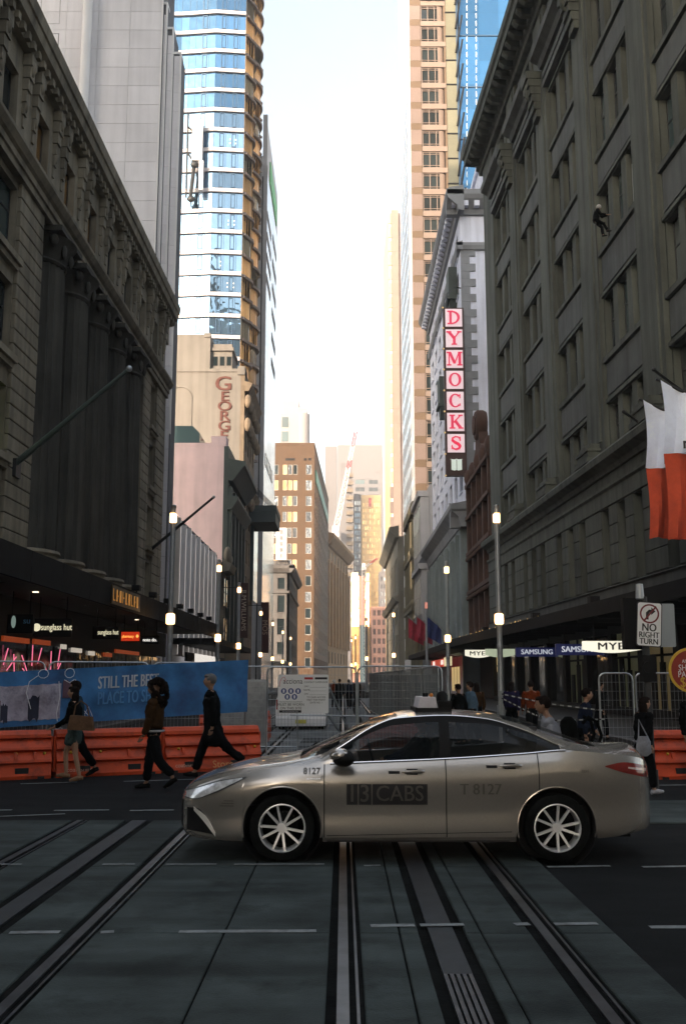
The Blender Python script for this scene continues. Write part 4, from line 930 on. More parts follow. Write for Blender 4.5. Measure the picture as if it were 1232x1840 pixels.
# golden tower
M['gold'] = mat('gold_tan_stone', (.165, .112, .072), .6, var=.1, scale=.2, rnd=.06)
M['greystn'] = mat('rose_grey_stone', (.24, .18, .16), .6, var=.1, scale=.2, rnd=.08)
M['wgrid'] = mat('white_tower_grid', (.85, .83, .82), .4, var=.04)  # near white in place of direct sun on the golden tower's side
M['lintl'] = mat('tower_light_band', (.29, .225, .19), .5, var=.05)
gt = thing('golden_tower', 'very tall golden stone tower with one column of dark windows and a white side', 'building', (12.5, 170, 0))
H5 = 160; FH = 4.25
MB().box(.45, 14, .6, 34, 0, H5).build('tower_core', 'dark', gt)
for k in range(37):
    z = FH*k
    for m_, z0, hh in (('gold', 0, 1.35), ('greystn', 1.35, 2.9)): panel(gt, Tr(0, .6, z+z0), 2.05, hh, m_, .62)
    key = 'gtw'
    if key not in pc:
        fm = MB()
        for x in (0, 1.25, 2.5, 3.1): fm.box(x, x+.13, .05, .3, 0, 3.1)
        for z2 in (0, .42, 2.65, 3.0): fm.box(.13, 3.2, .1, .28, z2, z2+.1)
        pc[key] = fm.mesh('window', 'lintl'); pc['gtp'] = MB().box(.02, 3.2, .3, .34, .02, 3.08).mesh('pane', 'g_dark')
        pc['gtb'] = MB().box(0, 4.6, -.06, .5, .0, .95).mesh('floor_band', 'lintl'); pc['gto'] = MB().box(0, 1.3, -.02, .5, .02, 4.2).mesh('panel', 'gold')
        cv = MB()
        for q in range(7):
            t = pi/2*q/6; t2 = pi/2*(q+1)/6
            cv.add([(1.0*sin(t), .45-.5*cos(t)+.1, .0), (1.0*sin(t2), .45-.5*cos(t2)+.1, .0), (1.0*sin(t2), .45-.5*cos(t2)+.1, 3.2), (1.0*sin(t), .45-.5*cos(t)+.1, 3.2)], [(0, 1, 2, 3)], 0, True)
        pc['gtc'] = cv.mesh('curved_panel', 'lintl')
    o = inst('window', pc[key], gt, T=Tr(2.15, .05, z+1.05)); inst('pane', pc['gtp'], o)
    inst('floor_band', pc['gtb'], gt, T=Tr(2.1, .02, z)); inst('panel', pc['gto'], gt, T=Tr(6.4, .04, z)); inst('curved_panel', pc['gtc'], gt, T=Tr(5.3, .1, z+.98))
    for x in (7.75, 9.9): panel(gt, Tr(x, .55, z), 2.1, FH, 'gold', .5)
for k in range(5): MB().box(2.1+.9*k, 2.85+.9*k, -.5-.3*(k % 2), .0, 128.6, 136).build('gold_louvre', 'gold', gt)
MB().box(0, 34, 0, .43, 0, H5).build('street_wall', 'wgrid', gt, T=RST(34))
gw = MB().box(0, 2.2, -.03, .0, 0, 1.9).mesh('window', 'g_pale')
for k in range(37):
    for j in range(8): inst('window', gw, gt, T=RST(34) @ Tr(1.0+4.1*j, 0, FH*k+1.2))
# blue glass tower behind the bookshop
bl = thing('blue_glass_tower', 'blue glass tower with dark rods and dashed white lines, rising behind the bookshop', 'building', (15.4, 137, 0))
MB().prism([(.2, .4), (26, .4), (26, 22), (3.4, 22)], 0, 140, 'z').build('tower_core', 'dark', bl)
M['olpan'] = mat('olive_panel', (.20, .19, .13), .5, var=.1, rnd=.1)
for k in range(20):
    panel(bl, Tr(.2, .4, 62+4*k), 1.75, 3.92, 'olpan', .3)
    MB().box(.1, 1.9, -.0, .12, 61.9+4*k, 62.1+4*k).build('floor_line', 'dark', bl)
    for j in range(4): panel(bl, Tr(2.0+3.0*j+.02*k, .4, 62+4*k), 3.0, 4.0, 'g_blue', .3, 'glass_panel')
    MB().tube([(1.6-.0*k, -.35, 63+4*k), (2.6, -.6, 69+4*k)], .16, 6).build('rod', 'dark', bl)
m = MB()
for k in range(60): 
    z = 62+1.3*k
    for q, x0 in enumerate((2.6, 4.0)): m.box(x0+.026*k, x0+.13+.026*k, .02, .12, z, z+.85)
struct(m.build('dash_lines', 'trim_w', bl), 'stuff')
for k in range(9): MB().box(1.95, 14, -.02, .14, 64+8.5*k, 64.16+8.5*k).build('floor_line', 'frame_b', bl)
MB().box(1.7, 2.0, -.2, .4, 60, 140).build('corner_fin', 'frame_b', bl)
# far slim golden tower
st = thing('slim_gold_tower', 'slim far tower with a bright gold edge left of the golden tower', 'building', (13.4, 280, 0))
MB().box(.4, 12, .5, 34, 0, 140).build('tower_core', 'greystn', st)
M['goldb'] = mat('bright_gold_cladding', (.80, .58, .32), .4, var=.08)  # low sun's gold put into the face colour, upper floors only in front
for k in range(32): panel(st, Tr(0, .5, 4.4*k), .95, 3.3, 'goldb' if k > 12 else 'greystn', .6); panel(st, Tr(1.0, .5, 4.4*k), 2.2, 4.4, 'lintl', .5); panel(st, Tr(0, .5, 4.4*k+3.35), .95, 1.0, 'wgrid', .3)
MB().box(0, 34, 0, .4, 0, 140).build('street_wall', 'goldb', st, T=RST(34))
# city blocks behind the camera and west of the street (out of frame): they shade the crossing as in the photograph
ob1 = thing('west_city_block', 'plain stone city block west of the street, behind the columned building', 'building', (-37, 34, 0)); MB().box(-8, 8, -14, 14, 0, 105).build('wall', 'grey', ob1)  # unseen mass added to keep the sun off the facades near the crossing
ob2 = thing('west_city_block', 'plain stone city block south west of the crossing, behind the camera', 'building', (-44, -20, 0)); MB().box(-16, 16, -22, 26, 0, 95).build('wall', 'grey', ob2)  # unseen mass added to keep the sun off the department store
ob3 = thing('domed_market_building', 'long sandstone market hall beside the street, behind the camera', 'building', (-20, -32, 0)); MB().box(-8, 5, -30, 33, 0, 32).build('wall', 'sand', ob3)
ob4 = thing('east_city_block', 'plain stone city block south east of the crossing, behind the camera', 'building', (28, -32, 0)); MB().box(-14, 14, -30, 33, 0, 45).build('wall', 'grey', ob4)
# ------------------------------------------------------------------ street lamps
lp = thing('street_lamp', 'nearest lamp post on the left footpath, in front of the columned building', 'street lamp', (-8.1, 47, .1), 0, 'steel lamp posts along both footpaths')
m = MB(); m.tube([(0, 0, 0), (0, 0, 3.0), (0, 0, 9.8)], [.15, .13, .115], 14); m.tube([(0, 0, 0), (0, 0, .5)], .2, 14)
m.lathe([(.135, 3.05), (.145, 3.07), (.145, 3.3), (.135, 3.32)], 14); m.build('pole', 'post', lp)
MB().lathe([(.12, 4.22), (.2, 4.26), (.215, 4.42), (.2, 4.7), (.12, 4.74)], 14).build('collar_light', 'lamp', lp)
m = MB(); m.box(-.13, .13, -.2, -.1, 9.1, 9.5); m.lathe([(.12, 9.05), (.17, 9.1), (.17, 9.45), (.12, 9.5)], 12); m.build('upper_light', 'lamp', lp)
MB().lathe([(.115, 9.75), (.13, 9.78), (.13, 9.9), (.02, 9.95)], 12).build('pole_cap', 'post', lp)
for (x, y, lab) in ((7.33, 47, 'nearest lamp post on the right footpath, rising behind the roof of the taxi'), (-8.6, 69, 'second lamp post on the left, in front of the finned shop building'), (7.3, 70, 'second lamp post on the right, in front of the carved red brick building'),
        (-8.95, 86, 'third lamp post on the left, beside the pink wall'), (-9.6, 117, 'fourth lamp post on the left, right of the vertical brown sign'), (6.05, 120, 'third lamp post on the right, in front of the dark olive corniced building'),
        (-9.8, 140, 'fifth lamp post on the left, in front of the pale heritage corner building'), (-9.9, 165, 'sixth lamp post on the left, small, before the heritage corner building'), (-9.9, 190, 'seventh lamp post on the left, smallest of that row'),
        (3.2, 136, 'distant lamp post near the middle of the street under the gold tower'), (2.3, 185, 'distant lamp post left of centre, below the sun glare'), (1.7, 200, 'most distant lamp post, below the left strip of sun glare')):
    dup(lp, (x, y, .1 if abs(x) > 5 else .03), 0, lab)
bp = thing('banner_pole', 'plain slim steel pole without lamp on the right, beside the three small flags', 'pole', (7.9, 95, .1))
MB().tube([(0, 0, 0), (0, 0, 9.6)], [.14, .1], 10).build('pole', 'post', bp); MB().box(-.12, -.02, -.14, -.08, 8.3, 8.9).box(.02, .12, -.14, -.08, 8.3, 8.9).build('signal_light', glow('dim_red', (1, .35, .25), .18), bp)
# flags beside it
for i, (x, y, cname, col) in enumerate(((6.9, 101, 'red', (.35, .03, .05)), (7.6, 99, 'red', (.38, .035, .06)), (8.3, 97, 'blue', (.035, .05, .17)))):
    f = thing('hanging_flag', ['dull red flag, leftmost of three on slanted poles at the right', 'dull red flag, middle of three on slanted poles at the right', 'dark blue flag, rightmost of three on slanted poles at the right'][i], 'flag', (x, y, 5.0), 0, 'three flags on slanted poles')
    MB().tube([(3.2, 0, -.3), (-.5, 0, 3.2)], .05, 6).build('flagpole', 'galv', f)
    m = MB(); n = 9; vs = []
    for a in range(n):
        for b in range(n): vs.append((-.3+1.5*a/(n-1), .14*sin(a*1.9+b*.3), 2.9-1.3*a/(n-1)-2.0*b/(n-1)*(1-.25*a/(n-1))))
    m.add(vs, [(a*n+b, a*n+b+1, (a+1)*n+b+1, (a+1)*n+b) for a in range(n-1) for b in range(n-1)], 0, True)
    m.build('flag_cloth', mat('flag_'+cname+str(i), col, .9, var=.3, scale=3), f)

# flag poles on the columned building
fp = thing('wall_flagpole', 'long grey green bare flagpole slanting up from the near end of the columned building', 'flagpole', (-12.72, 37.38, 9.8))
MB().tube([(0, 0, 0), (4.97, -2.8, 2.99)], [.13, .075], 8).build('pole', mat('verdigris_pole', (.13, .17, .165), .6, .2, var=.2), fp); MB().ell((5.02, -2.83, 3.03), (.12, .12, .12)).build('finial', 'post', fp)
MB().box(-.15, .3, -.3, .3, -.4, .3).build('wall_bracket', 'frame_d', fp)
fp2 = thing('wall_flagpole', 'bare dark flagpole at the far end of the columned building, crossing the lamp post', 'flagpole', (-12.45, 63.2, 9.8))
MB().tube([(0, 0, 0), (4.47, -2.9, 3.01)], [.11, .07], 8).build('pole', 'frame_d', fp2); MB().ell((4.5, -2.92, 3.04), (.1, .1, .1)).build('finial', 'post', fp2)
# store flags
M['flagw'] = mat('white_flag_cloth', (.80, .86, 1.0), .9, var=.1, scale=2); M['flagr'] = mat('red_flag_cloth', (.55, .075, .03), .9, var=.2, scale=2)
def store_flag(lab, x, y, zt, zm, zb, w, tx):
    f = thing('store_flag', lab, 'flag', (x, y, 0), 0, 'white and red store flags at the right edge')
    def cloth(nm, m_, za, zb2, slope):
        n, k = 22, 12; vs = []
        for a in range(n+1):
            for b in range(k+1):
                u = a/n; t = b/k; top = za-slope*u
                vs.append((w*u+.05*sin(t*4)+.04*sin(u*9+t*3), (.22*sin(u*15+za+.8*t)+.07*sin(u*31+t*2))*(.3+.7*t+.3*u)+.05*sin(t*5+u*5), top+(zb2-top)*t+.05*sin(u*8)*t*(slope == 0)))
        fs = [(a*(k+1)+b, a*(k+1)+b+1, (a+1)*(k+1)+b+1, (a+1)*(k+1)+b) for a in range(n) for b in range(k)]
        MB().add(vs, fs, 0, True).build(nm, m_, f)
    cloth('white_cloth', 'flagw', zt, zm, 1.3); cloth('red_cloth', 'flagr', zm-.01, zb, 0)
    m = MB(); m.text('MYER', .36, Tr(tx, -.36, zm+.18) @ FRONT, 0, .01, .04, 1.5, 1.05, 'LEFT'); m.build('lettering', 'text_k', f)
    MB().tube([(-.1, .1, zt+.08), (w+.3, .1, zt-1.4)], .05, 6).build('flagpole', 'frame_d', f)
store_flag('white over red store flag, left of the two, partly behind the other', 10.56, 34, 11.5, 9.05, 6.55, 2.7, .5)
store_flag('white over red store flag cut by the right photo edge, nearer of the two', 10.22, 31, 11.3, 8.9, 6.1, 2.6, .48)
for (x, z, y) in ((11.9, 13.0, 41), (12.3, 13.9, 38)):
    p_ = thing('bare_wall_pole', 'thin dark bare pole on the department store wall above the '+('left' if y == 41 else 'right')+' store flag', 'pole', (x, y, z)); MB().tube([(0, 0, 0), (2.2, 1.5, -.9)], .06, 6).build('pole', 'frame_d', p_); MB().ell((0, 0, 0), (.09, .09, .09)).build('finial', 'frame_d', p_)

# ------------------------------------------------------------------ hanging shop signs
def box_sign(nm, lab, cat, x0, x1, y, z0, z1, fm, txt=None, tm='text_k', size=.3, tx=0, tz=0, w=1., off=.01, group=None, hang=4.9, align='CENTER', back='black', extra=None):
    s = thing(nm, lab, cat, ((x0+x1)/2, y, 0), 0, group); hw = (x1-x0)/2
    MB().box(-hw, hw, .0, .22, z0, z1).build('sign_box', back, s)
    MB().box(-hw+.03, hw-.03, -.02, -.001, z0+.03, z1-.03).build('sign_face', fm, s)
    if txt: MB().text(txt, size, Tr(tx, -.035, (z0+z1)/2+tz) @ FRONT, 0, .02, off, w, 1., align).build('lettering', tm, s)
    if hang: MB().tube([(-hw*.7, .1, z1), (-hw*.7, .1, hang)], .02, 5).tube([(hw*.7, .1, z1), (hw*.7, .1, hang)], .02, 5).build('hanger', 'black', s)
    return s
G_Y = glow('cream_letter_glow', (1, .92, .62), .22); M['G_Y'] = G_Y
M['signk'] = mat('sign_black', (.008, .008, .009), .5, var=0)
s = box_sign('hanging_shop_sign', 'black sunglass shop sign with cream round logo, nearer and fuller of the two', 'shop sign', -11.75, -10.3, 38, 3.38, 4.06, 'signk')
MB().text('sunglass hut', .34, Tr(-.42, -.035, 3.73) @ FRONT, 0, .02, .008, .72, 1, 'LEFT').build('lettering', 'G_Y', s)
MB().lathe([(.0, .0), (.15, 0), (.15, .02)], 20, T=Tr(-.58, -.02, 3.73) @ Rx(HALF)).build('round_logo', 'G_Y', s)
s = box_sign('hanging_shop_sign', 'black sunglass shop sign with its round logo hidden, behind the nearer one', 'shop sign', -11.1, -9.95, 44.5, 3.55, 4.1, 'signk')
MB().text('sunglass hut', .31, Tr(-.35, -.035, 3.84) @ FRONT, 0, .02, .008, .62, 1, 'LEFT').build('lettering', 'G_Y', s)
M['redface'] = glow('red_sign_glow', (.95, .06, .015), .13); M['yface'] = glow('yellow_print_glow', (1, .6, .12), .3)
s = box_sign('hanging_shop_sign', 'red lit pharmacy sign with yellow letters and plus mark', 'shop sign', -10.85, -9.9, 49, 3.6, 4.1, 'redface')
MB().text('pharmacy', .2, Tr(-.12, -.035, 3.85) @ FRONT, 0, .02, .006, .75).box(.27, .41, -.04, -.022, 3.83, 3.89).box(.31, .37, -.041, -.022, 3.78, 3.94).build('lettering', 'yface', s)
s = box_sign('hanging_shop_sign', 'black shop sign with lit white letters, farthest of the hanging row on the left', 'shop sign', -10.85, -9.9, 54, 3.65, 4.1, 'signk', None)
MB().text('note do.', .26, Tr(0, -.035, 3.87) @ FRONT, 0, .02, .02, .85).build('lettering', glow('white_letter_glow', (1, .97, .9), .26), s)
s = box_sign('hanging_shop_sign', 'dark shop sign with pale green oval, leftmost of the hanging row', 'shop sign', -11.9, -11.0, 35.5, 3.4, 4.06, 'signk', 'su', 'text_b', .3, .25, .1)
MB().lathe([(0, 0), (.1, 0), (.1, .02)], 16, T=Tr(-.22, -.02, 3.8) @ Rx(HALF) @ Matrix.Diagonal((.8, 2.2, 1, 1))).build('oval_logo', glow('pale_green_glow', (.6, .8, .7), .07), s)
# warm-lit fascia strips, neon tubes behind the left shop glass
M['neon'] = glow('pink_neon', (1, .20, .33), .28)
nn = [(-12.22, 36.3, 2.3, 2.9, .10), (-12.2, 36.6, 2.1, 2.6, .25), (-12.0, 36.9, 1.9, 2.7, -.05), (-12.05, 38.6, 2.0, 2.7, -.2), (-12.0, 38.9, 2.3, 3.1, .0), (-11.9, 39.3, 2.4, 3.0, .1), (-11.9, 38.7, 1.7, 2.2, -.3), (-11.65, 40.2, 2.1, 2.9, 0), (-11.62, 40.7, 1.9, 2.5, .2), (-11.6, 41.0, 2.3, 3.0, .06), (-11.55, 40.0, 1.7, 2.4, -.25)]
ns = thing('neon_tube_display', 'cluster of slanting pink neon tubes in the shop under the left awning', 'neon light', (-12, 37, 0))
for x, y, z0, z1, d in nn: MB().tube([(x+12, y-37, z0), (x+12+d, y-37+d, z1)], .02, 6).build('neon_tube', 'neon', ns)
MB().box(-.35, .35, -.1, 4.2, .13, 1.75).build('display_plinth', 'black', ns)
M['strip_r'] = glow('red_strip_glow', (1, .16, .04), .045); M['strip_w'] = glow('white_strip_glow', (1, .9, .75), .12)
for k, (u, w, z, mm) in enumerate(((11, 3.0, 3.18, 'strip_r'), (14.6, 2.2, 3.2, 'strip_r'), (18.5, .7, 3.12, 'strip_w'), (20.2, 1.6, 3.02, 'strip_w'), (23.2, 1.0, 2.95, 'strip_w'), (26.2, 1.6, 2.95, 'strip_r'), (28.6, 6, 3.2, 'strip_r'), (35, 2.0, 2.35, 'strip_w'))):
    MB().box(u, u+w, -.22, -.13, z, z+.2).build('lit_fascia', mm, cs)
# oval and blue signs under the right awning
M['oval'] = glow('oval_sign_glow', (1, .96, .78), .26); M['oval2'] = glow('oval_sign_dim_glow', (.75, .85, .60), .13)
def oval_sign(lab, x0, x1, y, z0, z1, fm, txt, size):
    s = thing('oval_store_sign', lab, 'shop sign', ((x0+x1)/2, y, 0), 0, 'cream oval store signs under the right awning'); hw = (x1-x0)/2; zc = z1; h = z1-z0
    pts = [(-hw, z1)]+[(-hw+2*hw*i/14, z1-h*(.72+.28*sin(pi*i/14))) for i in range(15)]+[(hw, z1)]
    MB().prism(pts, 0, .25, 'y').build('sign_face', fm, s)
    if txt: MB().text(txt, size, Tr(.1, -.02, z1-h*.47) @ FRONT, 0, .02, .034, 1.35, 1.08).build('lettering', 'text_k', s)
    MB().tube([(-hw*.6, .1, z1), (-hw*.6, .1, 4.3)], .02, 5).tube([(hw*.6, .1, z1), (hw*.6, .1, 4.3)], .02, 5).build('hanger', 'black', s)
oval_sign('nearest and largest cream lit oval store sign, left of the traffic signal', 9.8, 12.2, 41, 2.85, 3.33, 'oval', 'MYER', .42)
oval_sign('farthest cream lit oval store sign, left of the right lamp post', 9.35, 11.4, 77, 3.4, 4.0, 'oval', 'MYER', .46)
oval_sign('dimmer pale green lit oval sign just behind the right lamp post', 9.36, 11.28, 66, 3.2, 3.75, 'oval2', None, .4)
M['sblue'] = glow('navy_sign_glow', (.02, .03, .16), .05); M['swhite'] = glow('white_sign_letter_glow', (.85, .9, 1), .14)
for lab, x0, x1, y, z0, z1 in (('farther navy blue phone shop sign with white capitals', 9.45, 11.75, 55, 3.0, 3.5), ('nearer navy blue phone shop sign, its right half behind the oval store sign', 9.95, 12.2, 47, 2.9, 3.42)):
    s = thing('phone_shop_sign', lab, 'shop sign', ((x0+x1)/2, y, 0), 0, 'navy phone shop signs under the right awning'); hw = (x1-x0)/2
    MB().box(-hw, hw, 0, .2, z0, z1).build('sign_box', 'sblue', s); MB().text('SAMSUNG', .38, Tr(.0, -.02, (z0+z1)/2) @ FRONT, 0, .02, .03, 1.0).build('lettering', 'swhite', s)
    MB().tube([(-hw*.6, .1, z1), (-hw*.6, .1, 4.3)], .02, 5).tube([(hw*.6, .1, z1), (hw*.6, .1, 4.3)], .02, 5).build('hanger', 'black', s)
# vertical brown signs on the left
def blade(lab, x, y, z0, z1, w, txt, sz, col, tcol, rot=True):
    s = thing('vertical_shop_sign', lab, 'shop sign', (x, y, 0)); MB().box(-w/2, w/2, 0, .3, z0, z1).build('sign_box', mat('sign_'+txt.lower().replace(' ', '_').replace('.', ''), col, .7, var=.2), s)
    T = Tr(0, -.02, (z0+z1)/2) @ FRONT @ (Rz(-HALF) if rot else Matrix())
    MB().text(txt, sz, T, 0, .03, .012).build('lettering', mat('sign_letter_'+txt[:2].lower(), tcol, .6, var=0), s); MB().tube([(-w/2-1.6, .15, z1-.4), (-w/2, .15, z1-.4)], .05, 5).build('bracket', 'frame_d', s)
blade('dark brown vertical sign with pale letters on the left, before the lamp post', -9.35, 94, 5.6, 10.75, .8, 'R.M.WILLIAMS', .62, (.05, .02, .015), (.45, .38, .3))
blade('small dark red vertical sign farther along the left row', -9.75, 125, 5.0, 11.3, 1.0, 'MOS', .9, (.06, .015, .012), (.4, .3, .22), True)

# ------------------------------------------------------------------ traffic signal with turn sign
ts = thing('traffic_signal', 'traffic signal pole seen with its no right turn sign and a blank plate, right side', 'traffic signal', (5.2, 17.2, 0))
MB().tube([(-.02, 0, 0), (-.02, 0, 3.2)], .06, 10).tube([(-.02, 0, 0), (-.02, 0, .3)], .1, 10).build('pole', 'frame_d', ts)
MB().lathe([(.055, 3.15), (.075, 3.17), (.06, 3.42), (.0, 3.43)], 14, T=Tr(-.08, 0, 0)).build('pole_cap', 'post', ts)
MB().box(-.37, -.05, .02, .2, 2.30, 3.18).build('signal_backboard', 'black', ts)
m = MB()
for z in (2.52, 2.78, 3.02): m.lathe([(.11, 0), (.12, .2)], 12, T=Tr(-.2, .2, z) @ Rx(-HALF))
m.build('signal_hood', 'black', ts)
def rrect(x0, x1, z0, z1, r, n=5):
    pts = []
    for cx, cz, a in ((x1-r, z1-r, 0), (x0+r, z1-r, HALF), (x0+r, z0+r, pi), (x1-r, z0+r, 3*HALF)):
        for i in range(n+1): t = a+HALF*i/n; pts.append((cx+r*cos(t), cz+r*sin(t)))
    return pts
TS = Ry(R(4)); TS = Tr(.02, -.12, 2.72) @ TS
o = MB().prism(rrect(-.215, .215, -.38, .38, .045), 0, .015, 'y').build('no_turn_sign', 'text_k', ts, T=TS)
o2 = MB().prism(rrect(-.2, .2, -.365, .365, .04), -.004, -.001, 'y').build('sign_face', 'white', o)
m = MB()
for i in range(32):
    a, b = 2*pi*i/32, 2*pi*(i+1)/32
    m.prism([(.165*cos(a), .18+.165*sin(a)), (.165*cos(b), .18+.165*sin(b)), (.138*cos(b), .18+.138*sin(b)), (.138*cos(a), .18+.138*sin(a))], -.008, -.0045, 'y')
m.prism([(-.11, .055), (-.09, .035), (.12, .3), (.1, .32)], -.0105, -.0085, 'y'); m.build('ban_ring', mat('dark_red_print', (.16, .02, .025), .6, var=0), o)
m = MB(); m.prism([(-.06, .08), (-.015, .08), (-.015, .17), (.0, .2), (.03, .2), (.03, .16), (.1, .225), (.03, .29), (.03, .25), (-.01, .25), (-.06, .2)], -.0082, -.0045, 'y')
for t, s_, z in (('NO', .14, -.06), ('RIGHT', .105, -.185), ('TURN', .105, -.295)): m.text(t, s_*1.32, Tr(0, -.006, z) @ FRONT, 0, .003, .03, .86)
m.build('lettering', 'text_k', o)
MB().prism(rrect(.22, .5, 1.98+.36, 2.7+.38, .03), .0, .02, 'y').build('blank_plate', mat('back_of_sign', (.30, .34, .37), .5, .4, var=.1), ts)
MB().lathe([(.0, .0), (.1, .0), (.1, .04)], 12, T=Tr(-.02, -.1, 2.0) @ Rx(HALF)).box(-.12, .1, -.1, .1, 1.75, 2.2).build('pedestrian_lantern', 'black', ts)
# round hand-held advertising sign
rsn = thing('round_advert_sign', 'round red advertising board with white and yellow lettering, cut by the right photo edge', 'sign', (4.82, 14, 0))
M['adred'] = mat('advert_red', (.26, .03, .02), .6, var=.2, scale=4); M['ady'] = mat('advert_yellow', (.55, .36, .04), .6, var=.1)
MB().lathe([(0, 0), (.31, 0), (.31, .02)], 32, T=Tr(0, .0, 1.92) @ Rx(HALF)).build('rim', 'ady', rsn); MB().lathe([(0, .021), (.275, .021), (.275, .024)], 32, T=Tr(0, .0, 1.92) @ Rx(HALF)).build('board', 'adred', rsn)
m = MB()
for t, s_, z, w in (('ANY SUIT', .07, .12, .8), ('SHORTS', .12, .03, .8), ('PANTS &', .12, -.06, .8)): m.text(t, s_, Tr(-.0, -.03, 1.92+z) @ FRONT, 0, .004, .006, w)
m.build('white_lettering', 'text_w', rsn); MB().text('$ 12', .2, Tr(-.02, -.03, 1.75) @ FRONT, 0, .004, .008, .8).build('price_lettering', 'ady', rsn)
MB().tube([(0, .03, 0), (0, .03, 1.9)], .018, 6).build('handle', 'galv', rsn)

# ------------------------------------------------------------------ orange water barriers
SX, SY, ANG = -5.45, 19.15, R(27)
def bpos(t, n=0.): return (SX+t*cos(ANG)-n*sin(ANG), SY+t*sin(ANG)+n*cos(ANG))
BP = [(-.32, 0), (-.33, .06), (-.26, .26), (-.33, .30), (-.315, .34), (-.2, .48), (-.27, .52), (-.255, .56), (-.13, .70), (-.19, .73), (-.18, .79), (-.11, .86)]
def make_barrier(lab, loc, rz, txt=True, L=2.06, part=None):
    b = thing('water_barrier', lab, 'barrier', loc, rz, 'orange water filled barriers')
    m = MB(); prof = BP+[(-y, z) for y, z in reversed(BP)]
    g = .04; m.prism(prof, g, L-g, 'x')
    # moulded ribs standing proud and sunk end joints
    for x in (.36, .70, 1.36, 1.7):
        m.prism([(-.30, .36), (-.335, .36), (-.29, .47), (-.2, .48)], x, x+.05, 'x')
    m.box(0, g, -.16, .16, .1, .74); m.box(L-g, L, -.16, .16, .1, .74)
    m.build('barrier_body', 'orange', b)
    m = MB()
    for x in (.42, 1.38): m.box(x, x+.24, -.318, -.25, .10, .2)
    m.build('forklift_pocket', 'dark', b)
    m = MB()
    for x in (.15, L-.28): m.box(x, x+.12, -.345, -.25, .0, .045)
    m.build('foot_notch', 'dark', b)
    m = MB()
    for x in (.3, .85, 1.4, 1.9): m.ell((x, -.25, .45), (.028, .03, .028), 8, 5)
    m.build('bolt', 'ady', b)
    if txt:
        T = Tr(.22, -.318, .135) @ Rx(R(90-16.)) ; MB().text('coateshire', .115, T, 0, .004, .003, 1.0, 1, 'LEFT').build('lettering', mat('barrier_print_'+str(len(bpy.data.materials)), (.62, .33, .25), .6, var=.2), b)
    return b
bz = Rz(ANG)
for i, lab in enumerate(('leftmost orange water barrier, cut by the left photo edge under the blue banner', 'orange water barrier in the middle, behind the couple and the curly haired woman', 'right hand orange water barrier, behind the legs of the man in the long coat')):
    x, y = bpos(-2.08+2.08*i); make_barrier(lab, (x, y, 0), ANG)
make_barrier('orange water barrier at the right, behind the walker in dark clothes', (5.6, 18.9, 0), R(6), False)
make_barrier('small distant orange barrier behind the grey site cabinet', (-4.15, 29.5, .03), 0, False)
st_ = bpy.data.objects['water_barrier.002'] if 'water_barrier.002' in bpy.data.objects else None
if st_: MB().text('Store', .2, Tr(.98, -.325, .13) @ Rx(R(74)), 0, .004, .004, 1.0, 1, 'LEFT').build('lettering', mat('store_print', (.6, .3, .12), .6, var=.2), st_)

# ------------------------------------------------------------------ temporary fences
_fc = {}
def fence_mesh(w, h):
    k = (w, h)
    if k not in _fc:
        r = .12; pts = [(0, 0, 0), (0, 0, h-r)]+[(r-r*cos(t), 0, h-r+r*sin(t)) for t in (R(30), R(60), R(90))]+[(w-r+r*sin(t), 0, h-r+r*cos(t)) for t in (R(0), R(30), R(60))]+[(w, 0, h-r), (w, 0, 0)]
        f = MB().tube(pts, .019, 6); f.tube([(0, 0, .14), (w, 0, .14)], .015, 5)
        me = MB(); t = .0032
        n = int(w/.075)
        for i in range(1, n): x = w*i/n; me.tube([(x, 0, .14), (x, 0, h-.02)], t, 3)
        n = int(h/.17)
        for i in range(1, n): z = .14+(h-.14)*i/n; me.tube([(0, .004, z), (w, .004, z)], t, 3)
        ft = MB(); ft.box(-.16, .16, -.3, .3, 0, .12)
        _fc[k] = (f.mesh('tube_frame', 'galv'), me.mesh('wire_mesh', 'galv'), ft.mesh('concrete_foot', 'kerb'))
    return _fc[k]
def fence(lab, loc, rz, w=2.0, h=2.05, shade=None):
    f = thing('temporary_fence', lab, 'fence', loc, rz, 'galvanised temporary fence panels'); a, b, c = fence_mesh(w, h)
    inst('tube_frame', a, f, (0, 0, .05)); o = inst('wire_mesh', b, f, (0, 0, .05)); o['kind'] = 'stuff'; inst('concrete_foot', c, f)
    if shade:
        n, k = 16, 6; vs = []
        for i in range(n+1):
            for j in range(k+1): vs.append((w*i/n, -.03+.025*sin(i*2.1+j*.6), .2+(h-.32)*j/k))
        MB().add(vs, [(i*(k+1)+j, (i+1)*(k+1)+j, (i+1)*(k+1)+j+1, i*(k+1)+j+1) for i in range(n) for j in range(k)], 0, True).build('shade_cloth', shade, f)
    return f
for t, w, lab in ((-2.15, 2.05, 'left fence panel behind the blue banner, cut by the photo edge'), (-.02, 1.98, 'fence panel with rounded top tube behind the banner lettering'), (2.06, 2.02, 'fence panel behind the banner above the man in the long coat')):
    x, y = bpos(t, .55); fence(lab, (x, y, 0), ANG, w, 2.08)
fence('fence panel that carries the white safety sign', (-1.6, 21.35, 0), R(8), 1.9, 2.0); fence('fence panel right of the white safety sign, behind the taxi windscreen', (.32, 21.62, 0), R(10), 1.85, 2.02)
fence('set back fence panel left of the safety sign, beside the grey cabinet', (-3.3, 24.5, 0), R(4), 2.2, 2.05)
fence('far right fence panel in front of the lit shop window', (4.96, 19.6, 0), R(3), .66, 1.86); fence('fence panel at the right edge behind the walker in dark clothes', (5.68, 19.65, 0), R(1), 2.4, 1.86)
M['shade'] = mat('green_shade_cloth', (.055, .085, .085), .9, var=.3, scale=2)
